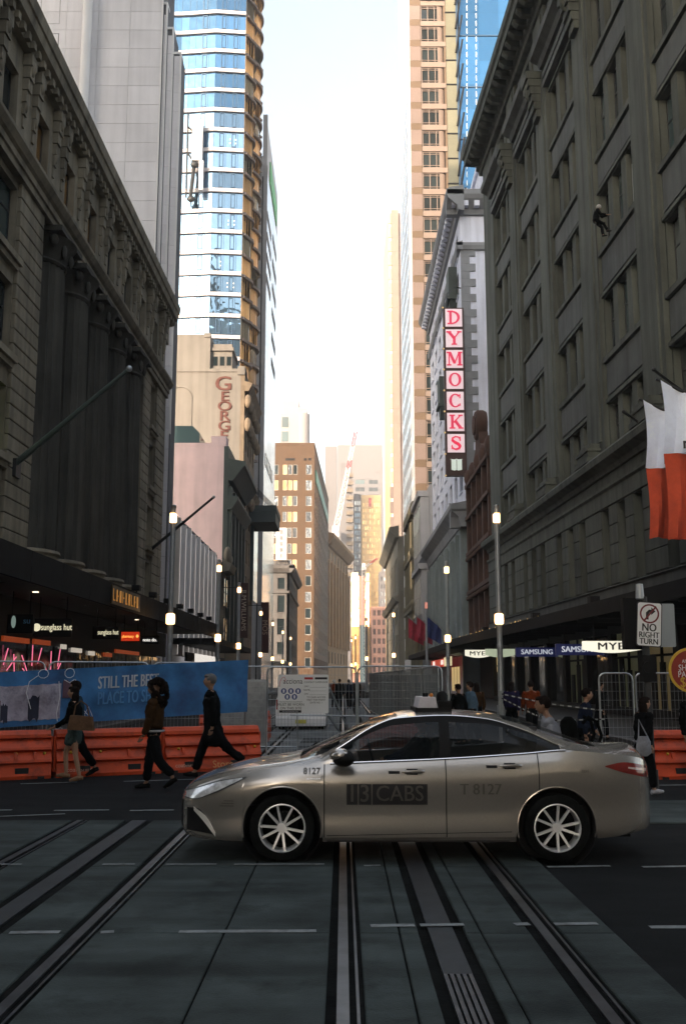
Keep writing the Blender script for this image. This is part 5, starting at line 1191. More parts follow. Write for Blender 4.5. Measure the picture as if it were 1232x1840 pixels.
for i in range(9):
    y0 = 22.8+3.3*i; x0 = 2.15-.026*(y0-22.8); fence('%s green shade cloth fence panel from the camera, right of the safety sign' % ['nearest', 'second', 'third', 'fourth', 'fifth', 'sixth', 'seventh', 'eighth', 'ninth and farthest'][i], (x0, y0, .03), R(91.5), 3.25, 2.0, 'shade')
m = thing('fence_brace', 'slanting steel brace propping the fence right of the safety sign', 'brace', (-.2, 22.6, 0)); MB().tube([(-.5, 0, 1.5), (.5, 1.2, .05)], .024, 6).tube([(-.1, 0, 1.6), (.6, 1.2, .05)], .024, 6).tube([(-1.0, .3, 1.0), (1.6, .5, .95)], .02, 6).build('tubes', 'galv', m)
# blue printed banner
bn = thing('printed_banner', 'long blue printed mesh banner tied to the fence above the orange barriers', 'banner', (*bpos(-2.15, .42), 0), ANG)
def bz0(u): return .84+.045*u
def bz1(u): return 1.86+.055*u
def bw(u, t): return .018*sin(u*5)+.02*sin(u*13+t*5)*t-.012*sin(t*9+u)
def bstrip(nm, m_, u0, u1, t0, t1, off, n=24, k=8, jag=0):
    vs = []
    for i in range(n+1):
        for j in range(k+1):
            u = u0+(u1-u0)*i/n; t = t0+(t1-t0)*j/k
            if jag and j in (0, k): t += random.uniform(-jag, jag)
            vs.append((u, bw(u, t)-off, bz0(u)+(bz1(u)-bz0(u))*t))
    return MB().add(vs, [(i*(k+1)+j, (i+1)*(k+1)+j, (i+1)*(k+1)+j+1, i*(k+1)+j+1) for i in range(n) for j in range(k)], 0, True).build(nm, m_, bn)
M['bnb'] = mat('banner_blue', (.035, .15, .36), .8, var=.4, scale=1.6, dirt=((.02, .045, .14), 1.1, .8)); M['bnw'] = mat('banner_lilac', (.34, .33, .42), .8, var=.35, scale=5, dirt=((.08, .07, .12), 7, .7)); M['bnk'] = mat('banner_dark', (.02, .025, .05), .8, var=.4, scale=4)
bstrip('banner_cloth', 'bnb', -.5, 6.22, 0, 1, 0, 90, 14)
bstrip('printed_curtain', 'bnw', -.5, 2.35, .1, .74, .007, 40, 6, .012)
for u0, u1, a, b in ((.1, .42, .1, .7), (.5, .72, .12, .72), (-.3, .0, .1, .66), (.8, .9, .3, .7), (1.25, 1.38, .1, .42), (1.05, 1.12, .1, .6), (1.75, 1.95, .1, .5)): bstrip('printed_shadow', 'bnk', u0, u1, a, b, .013, 6, 8, .05)
bstrip('printed_panel', mat('banner_rust', (.13, .045, .02), .8, var=.3), 1.14, 1.24, .1, .5, .014, 4, 4, .03)
bstrip('printed_panel', mat('banner_mauve', (.12, .07, .1), .8, var=.3), 2.38, 2.62, .45, .78, .012, 6, 4, .02)
def bout(pts):
    m = MB(); m.tube([(u, bw(u, t)-.02, bz0(u)+(bz1(u)-bz0(u))*t) for u, t in pts], .006, 4); m.build('printed_outline', 'text_w', bn)
bout([(2.3, .78), (2.33, .5), (2.28, .2), (2.3, .05)]); bout([(2.62, .8), (2.7, .5), (2.78, .25), (2.9, .12)]); bout([(2.4, .8), (2.5, .74), (2.6, .8)])
bout([(2.5+.1*cos(a*.7), .92+.09*sin(a*.7)) for a in range(10)]); bout([(1.9, .9), (1.75, .8), (1.7, .6), (1.8, .3)]); bout([(2.0+.1*cos(a*.7), .93+.08*sin(a*.7)) for a in range(10)])
bout([(2.72, .1), (2.78, .3), (2.84, .1)]); bout([(2.8, .1), (2.9, .28), (2.98, .1)])
for txt, t, mm in (('STILL THE BEST', .70, 'text_w'), ('PLACE TO SHOP', .41, 'text_b')):
    m = MB(); m.text(txt, .345, Matrix(), 0, .004, .028, .50, 1.05, 'LEFT')
    m.v = [(3.06+x, bw(3.06+x, t)-.022+z*.0, bz0(3.06+x)+(bz1(3.06+x)-bz0(3.06+x))*t+y) for x, y, z in m.v]; m.build('lettering', mm, bn)
# white safety sign on the fence
sg_ = thing('site_safety_sign', 'white rectangular construction safety sign with five blue discs, hung on the fence', 'sign', (-.83, 21.22, 1.49), R(3))
MB().prism(rrect(-.53, .53, -.4, .4, .03), 0, .012, 'y').build('board', 'white', sg_)
m = MB()
for t, s_, x, z, w in (('acciona', .16, -.22, .26, .85), ('MUST BE WORN', .075, -.26, -.22, 1), ('ON THIS SITE', .075, -.26, -.295, 1), ('CONTACT SUPERVISOR', .052, .26, .24, .9), ('DAY', .05, .07, .155, 1), ('NAME', .05, .07, .08, 1), ('ON', .05, .06, .0, 1), ('TO GAIN ACCESS', .05, .27, -.07, 1), ('PAST THIS POINT', .05, .27, -.125, 1), ('GATE NO. 1', .05, .27, -.18, 1), ('THIS PROTECTION EQUIPMENT', .034, -.26, -.165, 1)):
    m.text(t, s_, Tr(x, -.004, z) @ FRONT, 0, .002, .006 if s_ > .06 else .002, w)
m.build('lettering', 'text_k', sg_)
m = MB(); m.tube([(-.5, -.004, .15), (-.49, -.004, .25), (-.45, -.004, .33), (-.4, -.004, .35), (-.37, -.004, .3), (-.4, -.004, .26)], .005, 4); m.box(.02, .2, -.003, -.001, .3, .345); m.build('red_marks', mat('safety_red', (.45, .03, .03), .6, var=0), sg_)
M['sblu'] = mat('safety_blue', (.02, .05, .2), .6, var=0)
for x, z in ((-.41, .06), (-.26, .06), (-.11, .06), (-.335, -.06), (-.185, -.06)):
    o = MB().lathe([(0, 0), (.058, 0), (.058, .003)], 18, T=Tr(x, -.0, z) @ Rx(HALF)).build('blue_disc', 'sblu', sg_)
    MB().lathe([(0, .0035), (.024, .0035), (.024, .005)], 10, T=Tr(x, 0, z+.012) @ Rx(HALF)).box(x-.02, x+.02, -.0055, -.0035, z-.035, z).build('pictogram', 'text_w', o)
MB().box(-.5, -.04, -.003, -.001, -.385, -.335).box(.24, .5, -.0025, -.001, .3, .345).build('print_bar', 'text_k', sg_)
m = MB()
for z in (.135, .06, -.02): m.box(.13, .48, -.003, -.001, z, z+.004)
m.build('rule', 'text_k', sg_)
MB().text('For construction site entry', .03, Tr(-.27, -.005, -.36) @ FRONT, 0, .002, 0).build('lettering', 'text_w', sg_)
# site cabinet, barrier tape, mesh roll
cb = thing('site_cabinet', 'plain grey metal cabinet behind the fence right of the blue banner', 'cabinet', (-2.55, 26.5, .03)); MB().box(-.65, .55, 0, .6, .05, 1.75).build('cabinet_body', 'post', cb); MB().box(-.62, -.06, -.02, 0, .12, 1.7).box(-.03, .52, -.02, 0, .12, 1.7).build('door', 'galv', cb)
rm = thing('orange_mesh_pile', 'heap of rust red safety mesh on the ground behind the taxi windscreen', 'mesh pile', (1.3, 25.5, .03)); m = MB()
for k in range(7): m.tube([(-.9+.05*k, .3*sin(k*2), .12+.1*k), (-.2, .25*cos(k), .16+.1*k), (.9-.04*k, .2*sin(k), .1+.07*k)], .11, 7)
m.build('mesh_roll', mat('rust_mesh', (.22, .045, .03), .9, var=.5, scale=8), rm)
tp = thing('barrier_tape', 'black and white barrier tape strung from the right lamp post', 'tape', (0, 0, 0))
for pts in (((2.66, 17, 1.54), (3.44, 17, 1.38), (4.34, 17, 1.27)), ((2.66, 17, 1.47), (3.2, 17, 1.2), (3.54, 17.1, 1.1), (4.4, 17.1, 1.12))):
    for i in range(len(pts)-1):
        a, b = Vector(pts[i]), Vector(pts[i+1]); n = 14
        for q in range(n):
            p0, p1 = a.lerp(b, q/n), a.lerp(b, (q+1)/n); m = MB(); m.add([p0, p1, p1+Vector((0, .0, .022)), p0+Vector((0, .0, .022)), p0+Vector((0, .003, 0)), p1+Vector((0, .003, 0)), p1+Vector((0, .003, .022)), p0+Vector((0, .003, .022))], [(0, 1, 2, 3), (7, 6, 5, 4), (0, 4, 5, 1), (3, 2, 6, 7)])
            m.build('tape_band', 'galv' if q % 2 else 'text_k', tp)
tpp = thing('tape_post', 'slim steel post that holds the barrier tape behind the taxi roof', 'post', (2.64, 17.05, 0)); MB().tube([(0, 0, 0), (0, 0, 1.6)], .03, 8).box(-.15, .15, -.15, .15, 0, .05).build('post', 'galv', tpp)
# window cleaner's rope comes with the people; white van parked in the work site
vn = thing('white_work_van', 'white utility van parked in the work site, its rear behind the safety sign', 'van', (-1.49, 36.0, .03))
m = MB(); m.prism([(-.86, .12), (.86, .12), (.9, .5), (.88, 1.0), (.72, 1.62), (.6, 1.72), (-.6, 1.72), (-.72, 1.62), (-.88, 1.0), (-.9, .6)], 0, 4.2, 'y'); m.build('body', mat('white_car_paint', (.8, .8, .82), .35, var=.06, coat=.3), vn)
m = MB(); m.prism([(-.78, 1.05), (.78, 1.05), (.66, 1.56), (-.66, 1.56)], -.02, -.001, 'y'); m.build('rear_window', 'g_dark', vn)
m = MB(); m.box(-.88, .88, -.12, -.001, .14, .40); m.build('bumper', mat('bumper_pale', (.72, .72, .74), .5, var=.1), vn)
for s_ in (-1, 1):
    MB().box(min(s_*.72, s_*.87), max(s_*.72, s_*.87), -.03, -.002, .7, 1.05).build('tail_light', mat('tail_red_%d' % (s_+1), (.3, .02, .02), .3, var=0), vn)
    w_ = MB().lathe([(.16, -.1), (.31, -.1), (.33, -.06), (.33, .06), (.31, .1), (.16, .1)], 20, T=Tr(s_*.72, .75, .31) @ Ry(HALF)).build('wheel', 'rubber', vn); MB().lathe([(.0, -.08), (.16, -.08), (.16, .08), (0, .08)], 14, T=Tr(s_*.72, .75, .31) @ Ry(HALF)).build('rim', 'steel', w_)
    w_ = MB().lathe([(.16, -.1), (.31, -.1), (.33, -.06), (.33, .06), (.31, .1), (.16, .1)], 20, T=Tr(s_*.72, 3.4, .31) @ Ry(HALF)).build('wheel', 'rubber', vn); MB().lathe([(.0, -.08), (.16, -.08), (.16, .08), (0, .08)], 14, T=Tr(s_*.72, 3.4, .31) @ Ry(HALF)).build('rim', 'steel', w_)
pl_ = MB().box(-.19, .19, -.14, -.121, .22, .35).build('number_plate', mat('plate_yellow', (.55, .5, .1), .5, var=0), vn)
MB().tube([(-.55, .3, 1.72), (-.55, .3, 1.86), (.55, .3, 1.86), (.55, .3, 1.72)], .03, 6).build('roof_rack', 'frame_d', vn)
# ------------------------------------------------------------------ the taxi
def curve(pts):
    xs_ = [p[0] for p in pts]; ys_ = [p[1] for p in pts]; n = len(pts); ms = []
    for i in range(n):                                               # monotone-ish Hermite slopes
        if i == 0: ms.append((ys_[1]-ys_[0])/(xs_[1]-xs_[0]))
        elif i == n-1: ms.append((ys_[-1]-ys_[-2])/(xs_[-1]-xs_[-2]))
        else:
            d0 = (ys_[i]-ys_[i-1])/(xs_[i]-xs_[i-1]); d1 = (ys_[i+1]-ys_[i])/(xs_[i+1]-xs_[i]); ms.append(0 if d0*d1 <= 0 else 2*d0*d1/(d0+d1))
    def f(x):
        if x <= xs_[0]: return ys_[0]
        if x >= xs_[-1]: return ys_[-1]
        i = max(j for j in range(n-1) if xs_[j] <= x); h = xs_[i+1]-xs_[i]; t = (x-xs_[i])/h
        return (2*t**3-3*t**2+1)*ys_[i]+(t**3-2*t**2+t)*h*ms[i]+(-2*t**3+3*t**2)*ys_[i+1]+(t**3-t**2)*h*ms[i+1]
    return f
CLEN = 4.86; SF, SR = 1.06, 3.77
cC = curve([(0, .60), (.06, .70), (.2, .775), (.6, .89), (1.18, .995), (1.5, 1.13), (2.0, 1.35), (2.3, 1.425), (2.7, 1.447), (3.1, 1.427), (3.5, 1.36), (4.0, 1.195), (4.28, 1.108), (4.55, 1.085), (4.77, 1.088), (4.82, 1.05), (4.86, .97)])
cB = curve([(0, .56), (.06, .64), (.2, .71), (.6, .83), (1.2, .918), (1.5, .93), (2.68, .978), (3.5, 1.03), (3.9, 1.06), (4.3, 1.03), (4.7, .985), (4.86, .90)])
cKz = curve([(0, .59), (.06, .68), (.2, .745), (.6, .865), (1.2, .955), (1.42, .985), (1.6, 1.08), (2.0, 1.315), (2.2, 1.38), (2.7, 1.408), (3.1, 1.378), (3.5, 1.265), (3.8, 1.135), (3.95, 1.085), (4.3, 1.05), (4.7, 1.03), (4.86, .95)])
cYB = curve([(0, .40), (.06, .56), (.2, .70), (.6, .79), (1.5, .825), (2.68, .835), (3.9, .81), (4.4, .76), (4.75, .66), (4.86, .48)])
cYK = curve([(0, .36), (.06, .50), (.2, .62), (.6, .70), (1.2, .745), (1.42, .765), (1.6, .745), (2.0, .67), (2.3, .635), (2.7, .62), (3.1, .62), (3.5, .655), (3.95, .70), (4.3, .66), (4.75, .55), (4.86, .40)])
cW = curve([(0, .44), (.05, .60), (.15, .73), (.4, .845), (.8, .895), (1.06, .905), (2.0, .908), (3.2, .908), (3.77, .903), (4.2, .87), (4.55, .80), (4.75, .70), (4.86, .52)])
cZ0 = curve([(0, .30), (.1, .22), (.5, .19), (1.5, .185), (3.3, .185), (4.3, .22), (4.86, .30)])
fT = curve([(0, .925), (.08, .968), (.2, .972), (.34, .966), (.48, .978), (.66, .998), (.78, 1.0), (.84, .985), (1, .0)])
def surf_y(s, z):
    z0, b = cZ0(s), cB(s); t = max(0, min(1, (z-z0)/(b-z0))); w = cW(s); e = cYB(s)/w
    if t < .84: return w*fT(t)
    q = (t-.84)/.16; return w*(.985+(e-.985)*(q**1.25))
AR = .392
def zb(s):
    z = cZ0(s)
    for c in (SF, SR):
        d = abs(s-c)
        if d < AR: z = max(z, .325+math.sqrt(AR*AR-d*d))
    return z
st = [0, .015, .04, .07, .11, .16, .22, .3, .4, .5, .6]
for c in (SF, SR):
    st += [c+AR*sin(a) for a in [-HALF*(1-.0)+pi*i/22 for i in range(23)]]+[c-AR-.012, c+AR+.012]
DS = [1.475, 2.68, 3.60]
for d in DS: st += [d-.0055, d+.0055]
GS = [1.62, 2.14, 2.63, 2.735, 3.84]
st += GS+[x*.09+1.5 for x in range(14)]+[3.0+.1*x for x in range(4)]+[4.2, 4.28, 4.36, 4.44, 4.5, 4.56, 4.62, 4.67, 4.72, 4.76, 4.79, 4.82, 4.845, CLEN]
st = sorted(st); st = [s for i, s in enumerate(st) if i == 0 or s-st[i-1] > .003]
NA, NB, NC = 16, 6, 9
def section(s):
    pts = []; a, b = zb(s), cB(s)
    for i in range(NA+1): z = a+(b-a)*i/NA; pts.append((surf_y(s, z), z))
    yb, yk, zk, zc = cYB(s), cYK(s), cKz(s), cC(s)
    for i in range(1, NB+1):
        t = i/NB; pts.append((yb+(yk-yb)*t+.035*sin(pi*t)*min(1, max(0, (zk-b)/.25)), b+(zk-b)*t))
    for i in range(1, NC+1):
        t = i/NC; y = yk*(1-t); pts.append((y, zk+(zc-zk)*(1-(1-t)**2.3)))
    return pts
secs = [section(s) for s in st]; NJ = NA+NB+NC
taxi = thing('taxi_car', 'silver bronze sedan taxi crossing the tram tracks, lettered 13CABS on its door', 'taxi', (-1.66, 11.06, .03))
M['car'] = mat('champagne_paint', (.43, .40, .37), .24, .70, var=.05, scale=40, coat=.7)
M['chrome'] = mat('chrome', (.7, .7, .72), .18, 1, var=0)
def glassmat(name, col, alpha, rough=.04):
    m = bpy.data.materials.new(name); m.use_nodes = True; t = m.node_tree; p = t.nodes['Principled BSDF']
    p.inputs['Base Color'].default_value = (*col, 1); p.inputs['Roughness'].default_value = rough; p.inputs['Specular IOR Level'].default_value = .5; p.inputs['Alpha'].default_value = alpha
    return m
M['cglass'] = glassmat('car_glass', (.008, .011, .013), .45)
parts = {}
def seg_of(i): return (st[i]+st[i+1])/2
for side_ in (-1, 1):
    for i in range(len(st)-1):
        s = seg_of(i)
        for j in range(NJ):
            gap = any(abs(s-d) < .0056 for d in DS)
            P4 = [secs[i][j], secs[i+1][j], secs[i+1][j+1], secs[i][j+1]]; S4 = [st[i], st[i+1], st[i+1], st[i]]
            zm = sum(p[1] for p in P4)/4
            if j < NA+NB and gap and (zm > cZ0(s)+.06) and (j < NA or DS[1]-.1 < s < DS[1]+.1): nm = ('seam', 'black')
            elif NA <= j < NA+NB:
                if 1.56 < s < 3.86 and cKz(s)-cB(s) > .05:
                    if j == NA+NB-1 or s < 1.62 or s > 3.82: nm = ('window_surround', 'black')
                    elif 2.625 < s < 2.74: nm = ('door_pillar', 'black')
                    else: nm = ('side_window' + ('#a' if s < 2.68 else '#b')+str(side_), 'cglass')
                elif s < 1.25: nm = ('bonnet', 'car')
                elif s > 4.3: nm = ('boot_lid', 'car')
                else: nm = ('body', 'car')
            elif j >= NA+NB:
                if 1.235 < s < 2.2 and j > NA+NB+0: nm = ('windscreen', 'cglass')
                elif 3.30 < s < 4.3 and j > NA+NB+1: nm = ('rear_window', 'cglass')
                elif s < 1.235: nm = ('bonnet', 'car')
                elif s > 4.3: nm = ('boot_lid', 'car')
                else: nm = ('body', 'car')
            else:
                if s < .035 and .28 < zm < .56: nm = ('grille', 'black')
                elif zm < .235 and 1.3 < s < 3.5: nm = ('sill_trim', 'car')
                elif DS[0] < s < DS[1] and zm > .24: nm = ('door#f'+str(side_), 'car')
                elif DS[1] < s < DS[2] and zm > .24: nm = ('door#r'+str(side_), 'car')
                else: nm = ('body', 'car')
            mb, ix, _ = parts.setdefault(nm[0], (MB(), {}, nm[1]))
            idx = []
            for (y, z), sx in zip(P4, S4):
                k = (round(sx, 4), round(side_*y, 4), round(z, 4))
                if k not in ix: ix[k] = len(mb.v); mb.v.append((sx, side_*y, z))
                if ix[k] not in idx: idx.append(ix[k])
            if len(idx) > 2:
                mb.f.append(tuple(idx if side_ < 0 else idx[::-1])); mb.mi.append(0); mb.sm.append(True)
for e, nm in ((0, 'grille'), (len(st)-1, 'body')):
    mb = parts[nm][0]; ring_ = [(st[e], -y, z) for y, z in secs[e]]+[(st[e], y, z) for y, z in secs[e][::-1][1:]]
    mb.add(ring_, [tuple(range(len(ring_)))[::-1 if e else 1]])
doors = {}
for k, (mb, ix, mm) in parts.items():
    o = mb.build(k.split('#')[0], mm, taxi)
    if k.startswith('door#'): doors[k[5:]] = o
# underbody, wheel housings, bumpers
m = MB(); m.box(.25, 4.6, -.6, .6, .2, .5); m.box(1.5, 3.3, -.85, .85, .19, .3); m.box(.3, .68, -.74, .74, .23, .6); m.box(4.16, 4.55, -.72, .72, .25, .7); m.box(1.45, 3.3, -.8, .8, .3, .62)
m.build('underbody', 'black', taxi)
for c in (SF, SR):
    for s_ in (-1, 1):
        m = MB(); m.lathe([(AR+.012, .45), (AR+.004, .845), ], 28, T=Tr(c, 0, .325) @ Rx(HALF if s_ < 0 else -HALF), cap=False); m.lathe([(0, .46), (AR+.01, .46)], 28, T=Tr(c, 0, .325) @ Rx(HALF if s_ < 0 else -HALF), cap=False); m.build('wheel_housing', 'dark', taxi)
        a = [R(-14)+(pi+R(28))*i/28 for i in range(29)]
        MB().tube([(c+(AR)*cos(t), s_*(surf_y(c+AR*cos(t), .325+AR*sin(t))-.004), .325+AR*sin(t)) for t in a if .325+AR*sin(t) > .2], .010, 6).build('arch_lip', 'car', taxi)
tyre = MB().lathe([(.225, -.10), (.29, -.107), (.315, -.095), (.322, -.05), (.322, .05), (.315, .095), (.29, .107), (.225, .10)], 40, cap=False).mesh('tyre', 'rubber')
M['alloy'] = mat('alloy_wheel', (.86, .87, .9), .38, .6, var=.05)
rim = MB(); rim.lathe([(.236, -.085), (.236, -.1), (.222, -.103), (.214, -.09), (.208, .06)], 40, cap=False); rim.lathe([(0, -.085), (.045, -.085), (.052, -.07), (.052, 0)], 20)
for k in range(10):
    t0 = 2*pi*k/10
    for w in (1,):
        rim.add([(.045, -.012, -.078), (.045, .012, -.078), (.215, .013, -.095), (.215, -.009, -.095), (.045, -.012, -.04), (.045, .012, -.04), (.215, .013, -.055), (.215, -.009, -.055)], [(0, 3, 2, 1), (0, 1, 5, 4), (1, 2, 6, 5), (2, 3, 7, 6), (3, 0, 4, 7)], 0, False, Rz(t0+(.045 if k % 2 else -.045)))
rim = rim.mesh('rim', 'alloy')
disc = MB().lathe([(.0, -.01), (.16, -.01), (.16, .02), (0, .02)], 24).mesh('brake_disc', 'rubber')
for c in (SF, SR):
    for s_ in (-1, 1):
        T = Tr(c, s_*.785, .325) @ Rx(-HALF if s_ < 0 else HALF) @ Rz(random.random()*3)
        if s_ < 0: T = Tr(c, -.785, .322) @ Matrix.Rotation(-HALF, 4, 'X') @ Rz(random.random()*3)
        w = bpy.data.objects.new('wheel', tyre); COL.objects.link(w); w.parent = taxi; w.matrix_local = T
        inst('rim', rim, w); inst('brake_disc', disc, w)
# patches that follow the body surface
def patch(nm, m_, s0, s1, lo, hi, off, n=14, k=5, par=None, side_=-1, th=True):
    vs = []
    for i in range(n+1):
        for j in range(k+1):
            s = s0+(s1-s0)*i/n; z = lo(s)+(hi(s)-lo(s))*j/k; vs.append((s, side_*(surf_y(s, z)+off), z))
    fs = [(i*(k+1)+j, (i+1)*(k+1)+j, (i+1)*(k+1)+j+1, i*(k+1)+j+1) for i in range(n) for j in range(k)]
    b = len(vs); vs += [(x, y-side_*(off+.004), z) for x, y, z in vs]
    e = [i*(k+1) for i in range(n+1)]+[n*(k+1)+j for j in range(1, k+1)]+[i*(k+1)+k for i in range(n-1, -1, -1)]+[j for j in range(k-1, 0, -1)]
    fs += [(e[q], e[q]+b, e[(q+1) % len(e)]+b, e[(q+1) % len(e)]) for q in range(len(e))]
    return MB().add(vs, fs, 0, True).build(nm, m_, par or taxi)
lin = lambda *p: curve(list(p))
M['headl'] = mat('headlight_glass', (.80, .82, .86), .12, .35, var=.45, scale=16, coat=1); M['taill'] = mat('tail_light_red', (.16, .018, .015), .15, var=.2, scale=8, coat=1)
M['fogs'] = mat('fog_chrome', (.85, .83, .80), .35, .3, var=.1)
for s_ in (-1, 1):
    patch('headlight', 'frame_d', .03, .70, lin((.03, .585), (.15, .58), (.35, .635), (.70, .80)), lin((.03, .65), (.2, .70), (.45, .775), (.70, .808)), .004, par=None, side_=s_)
    patch('headlight_lens', 'headl', .04, .66, lin((.04, .60), (.17, .592), (.35, .65), (.66, .79)), lin((.04, .642), (.2, .69), (.45, .765), (.66, .80)), .010, side_=s_)
    patch('fog_recess', 'black', .09, .40, lin((.09, .28), (.25, .27), (.4, .25)), lin((.09, .5), (.2, .5), (.4, .27)), .003, side_=s_)
    patch('fog_strip', 'fogs', .17, .40, lin((.17, .475), (.29, .36), (.4, .235)), lin((.17, .51), (.29, .43), (.4, .272)), .014, side_=s_)
    patch('tail_light', 'taill', 4.28, 4.84, lin((4.28, .905), (4.5, .845), (4.84, .78)), lin((4.28, .915), (4.5, .945), (4.84, .895)), .007, side_=s_)
    patch('tail_light_lens', mat('tail_light_clear_%d' % (s_+1), (.6, .45, .42), .1, .3, var=.3, scale=20), 4.55, 4.83, lin((4.55, .885), (4.83, .845)), lin((4.55, .9), (4.83, .875)), .013, side_=s_)
    for a, b in ((1.85, 2.55), (3.0, 3.52)):
        c0 = b-.3; hz_ = .86 if a < 2 else .915
        d = doors[('f' if a < 2 else 'r')+str(s_)]
        y = surf_y(c0+.1, hz_)
        MB().tube([(c0, s_*(y+.004), hz_), (c0+.03, s_*(y+.035), hz_+.004), (c0+.17, s_*(y+.037), hz_+.008), (c0+.21, s_*(y+.006), hz_+.006)], [.012, .017, .017, .012], 8).build('handle', 'car', d)
        patch('handle_cup', 'black', c0+.04, c0+.15, lambda s, h=hz_: h-.028, lambda s, h=hz_: h+.03, .0015, 6, 3, d, s_)
        patch('key_panel', 'black', c0-.14, c0-.03, lambda s, h=hz_: h-.018, lambda s, h=hz_: h+.008, .004, 4, 2, d, s_)
    # mirror
    m = MB(); m.ell((1.665, s_*1.0, 1.0), (.112, .12, .085), 14, 9); m.build('mirror', 'black', taxi); MB().ell((1.635, s_*1.0, 1.028), (.112, .115, .066), 14, 9).tube([(1.62, s_*.82, .96), (1.63, s_*.95, .975)], .022, 6).build('mirror_cap', 'car', taxi)
    # chrome lines round the glass
    ss_ = [1.53+2.36*i/40 for i in range(41)]
    MB().tube([(s, s_*(cYB(s)+.006), cB(s)+.006) for s in ss_], .0085, 6).build('chrome_strip', 'chrome', taxi)
    MB().tube([(s, s_*(cYK(s)+.012), cKz(s)-.008) for s in ss_], .0085, 6).build('chrome_strip', 'chrome', taxi)
    patch('fuel_door' if s_ < 0 else 'side_panel', 'car', 3.98, 4.13, lambda s: .83, lambda s: .955, .003, 6, 4, None, s_)
    patch('sill_crease', 'black', 1.5, 3.32, lambda s: .247+.02*(s-1.5), lambda s: .253+.02*(s-1.5), .002, 24, 1, None, s_)
# lettering wrapped on the doors
def wrap_text(nm, txt, size, s, z, m_, par, w=1., off=.003, fat=.01, dz=0.):
    vs, fs = text_geo(txt, 0., 1.0, 'CENTER'); mb = MB()
    for n_, d in enumerate((0, -fat, fat)):
        v2 = []
        for x, y, q in vs:
            ss2, zz = s+(x*w+d)*size, z+y*size+dz*x; v2.append((ss2, -(surf_y(ss2, zz)+off+n_*.0004+(q+.5)*.002), zz))
        mb.add(v2, fs)
    mb.build(nm, m_, par)
dF, dR = doors['f-1'], doors['r-1']
bx = [1.69, 1.81, 1.945, 2.50]
for a, b in zip(bx[:-1], bx[1:]): patch('letter_panel', 'text_k', a+.006, b-.006, lambda s: .545, lambda s: .745, .0025, 5, 5, dF)
M['silv'] = mat('silver_print', (.075, .07, .065), .5, var=0)
wrap_text('lettering', '1', .24, 1.75, .647, 'silv', dF, .9, .0045, .012); wrap_text('lettering', '3', .24, 1.875, .647, 'silv', dF, .9, .0045, .012); wrap_text('lettering', 'CABS', .215, 2.22, .647, 'silv', dF, .93, .0045, .006)
M['dprint'] = mat('dark_print', (.05, .045, .04), .6, var=0)
wrap_text('lettering', 'T 8127', .15, 3.02, .69, 'dprint', dR, .95, .003, .02)
wrap_text('lettering', '8127', .085, 1.35, .865, 'dprint', taxi, 1., .003, .012); patch('badge', 'chrome', 1.30, 1.44, lambda s: .79, lambda s: .797, .004, 4, 1)
wrap_text('lettering', 'taxi', .05, 4.06, .87, 'dprint', taxi, 1., .006, .006)
for k in range(3): patch('bumper_print', 'dprint', .44+.02*k, .58, lambda s, k=k: .525+.025*k, lambda s, k=k: .535+.025*k, .003, 4, 1)
# roof sign
rf = MB(); rf.box(2.42, 2.80, -.42, .42, 1.425, 1.47); rf.build('roof_sign_base', 'black', taxi)
m = MB(); m.prism([(2.45, 1.47), (2.66, 1.47), (2.635, 1.58), (2.475, 1.58)], -.36, .36, 'y'); m.build('roof_sign_lamp', mat('roof_lamp_white', (.62, .60, .66), .4, var=.2, scale=10), taxi)
m = MB(); m.lathe([(.06, 1.47), (.06, 1.6), (.03, 1.64), (0, 1.645)], 12, T=Tr(2.72, -.2, 0)); m.box(2.66, 2.8, -.4, .4, 1.47, 1.54); m.lathe([(.03, 1.58), (.03, 1.62)], 8, T=Tr(2.55, -.1, 0)); m.build('roof_sign_box', 'black', taxi)
MB().ell((2.6, -.25, 1.60), (.022, .022, .022), 8, 5).build('amber_lamp', mat('amber', (.6, .2, .03), .3, var=0), taxi)
# shorter tail
for o in [c for c in taxi.children]+[g for c in taxi.children for g in c.children]:
    if o.name.startswith(('wheel', 'rim', 'brake')): continue
    for v in o.data.vertices:
        if v.co.x > 4.2: v.co.x = 4.2+(v.co.x-4.2)*.90
# interior
m = MB()
for x in (2.35, 3.2):
    for y in ((-.38, .38) if x < 3 else (-.42, 0, .42)): m.box(x-.25, x+.22, y-.24, y+.24, .4, .62); m.prism([(x+.14, .6), (x+.26, .6), (x+.44, 1.14), (x+.34, 1.16)], y-.22, y+.22, 'y'); m.box(x+.36, x+.46, y-.11, y+.11, 1.14, 1.28)
m.build('seat', mat('seat_cloth', (.03, .03, .032), .9, var=.2), taxi)
m = MB(); m.prism([(1.35, .8), (1.9, .72), (1.82, .95), (1.4, .98)], -.74, .74, 'y'); m.build('dashboard', 'black', taxi)
MB().tube([(1.98-.08*sin(a)*.5, .36+.18*cos(a), .93+.17*sin(a)) for a in [2*pi*i/20 for i in range(20)]], .014, 6, closed=True).build('steering_wheel', 'black', taxi)
for y in (-.25, .25): MB().tube([(1.25, y-.1, .985), (1.36, y+.3, 1.055)], .012, 5).build('wiper', 'black', taxi)
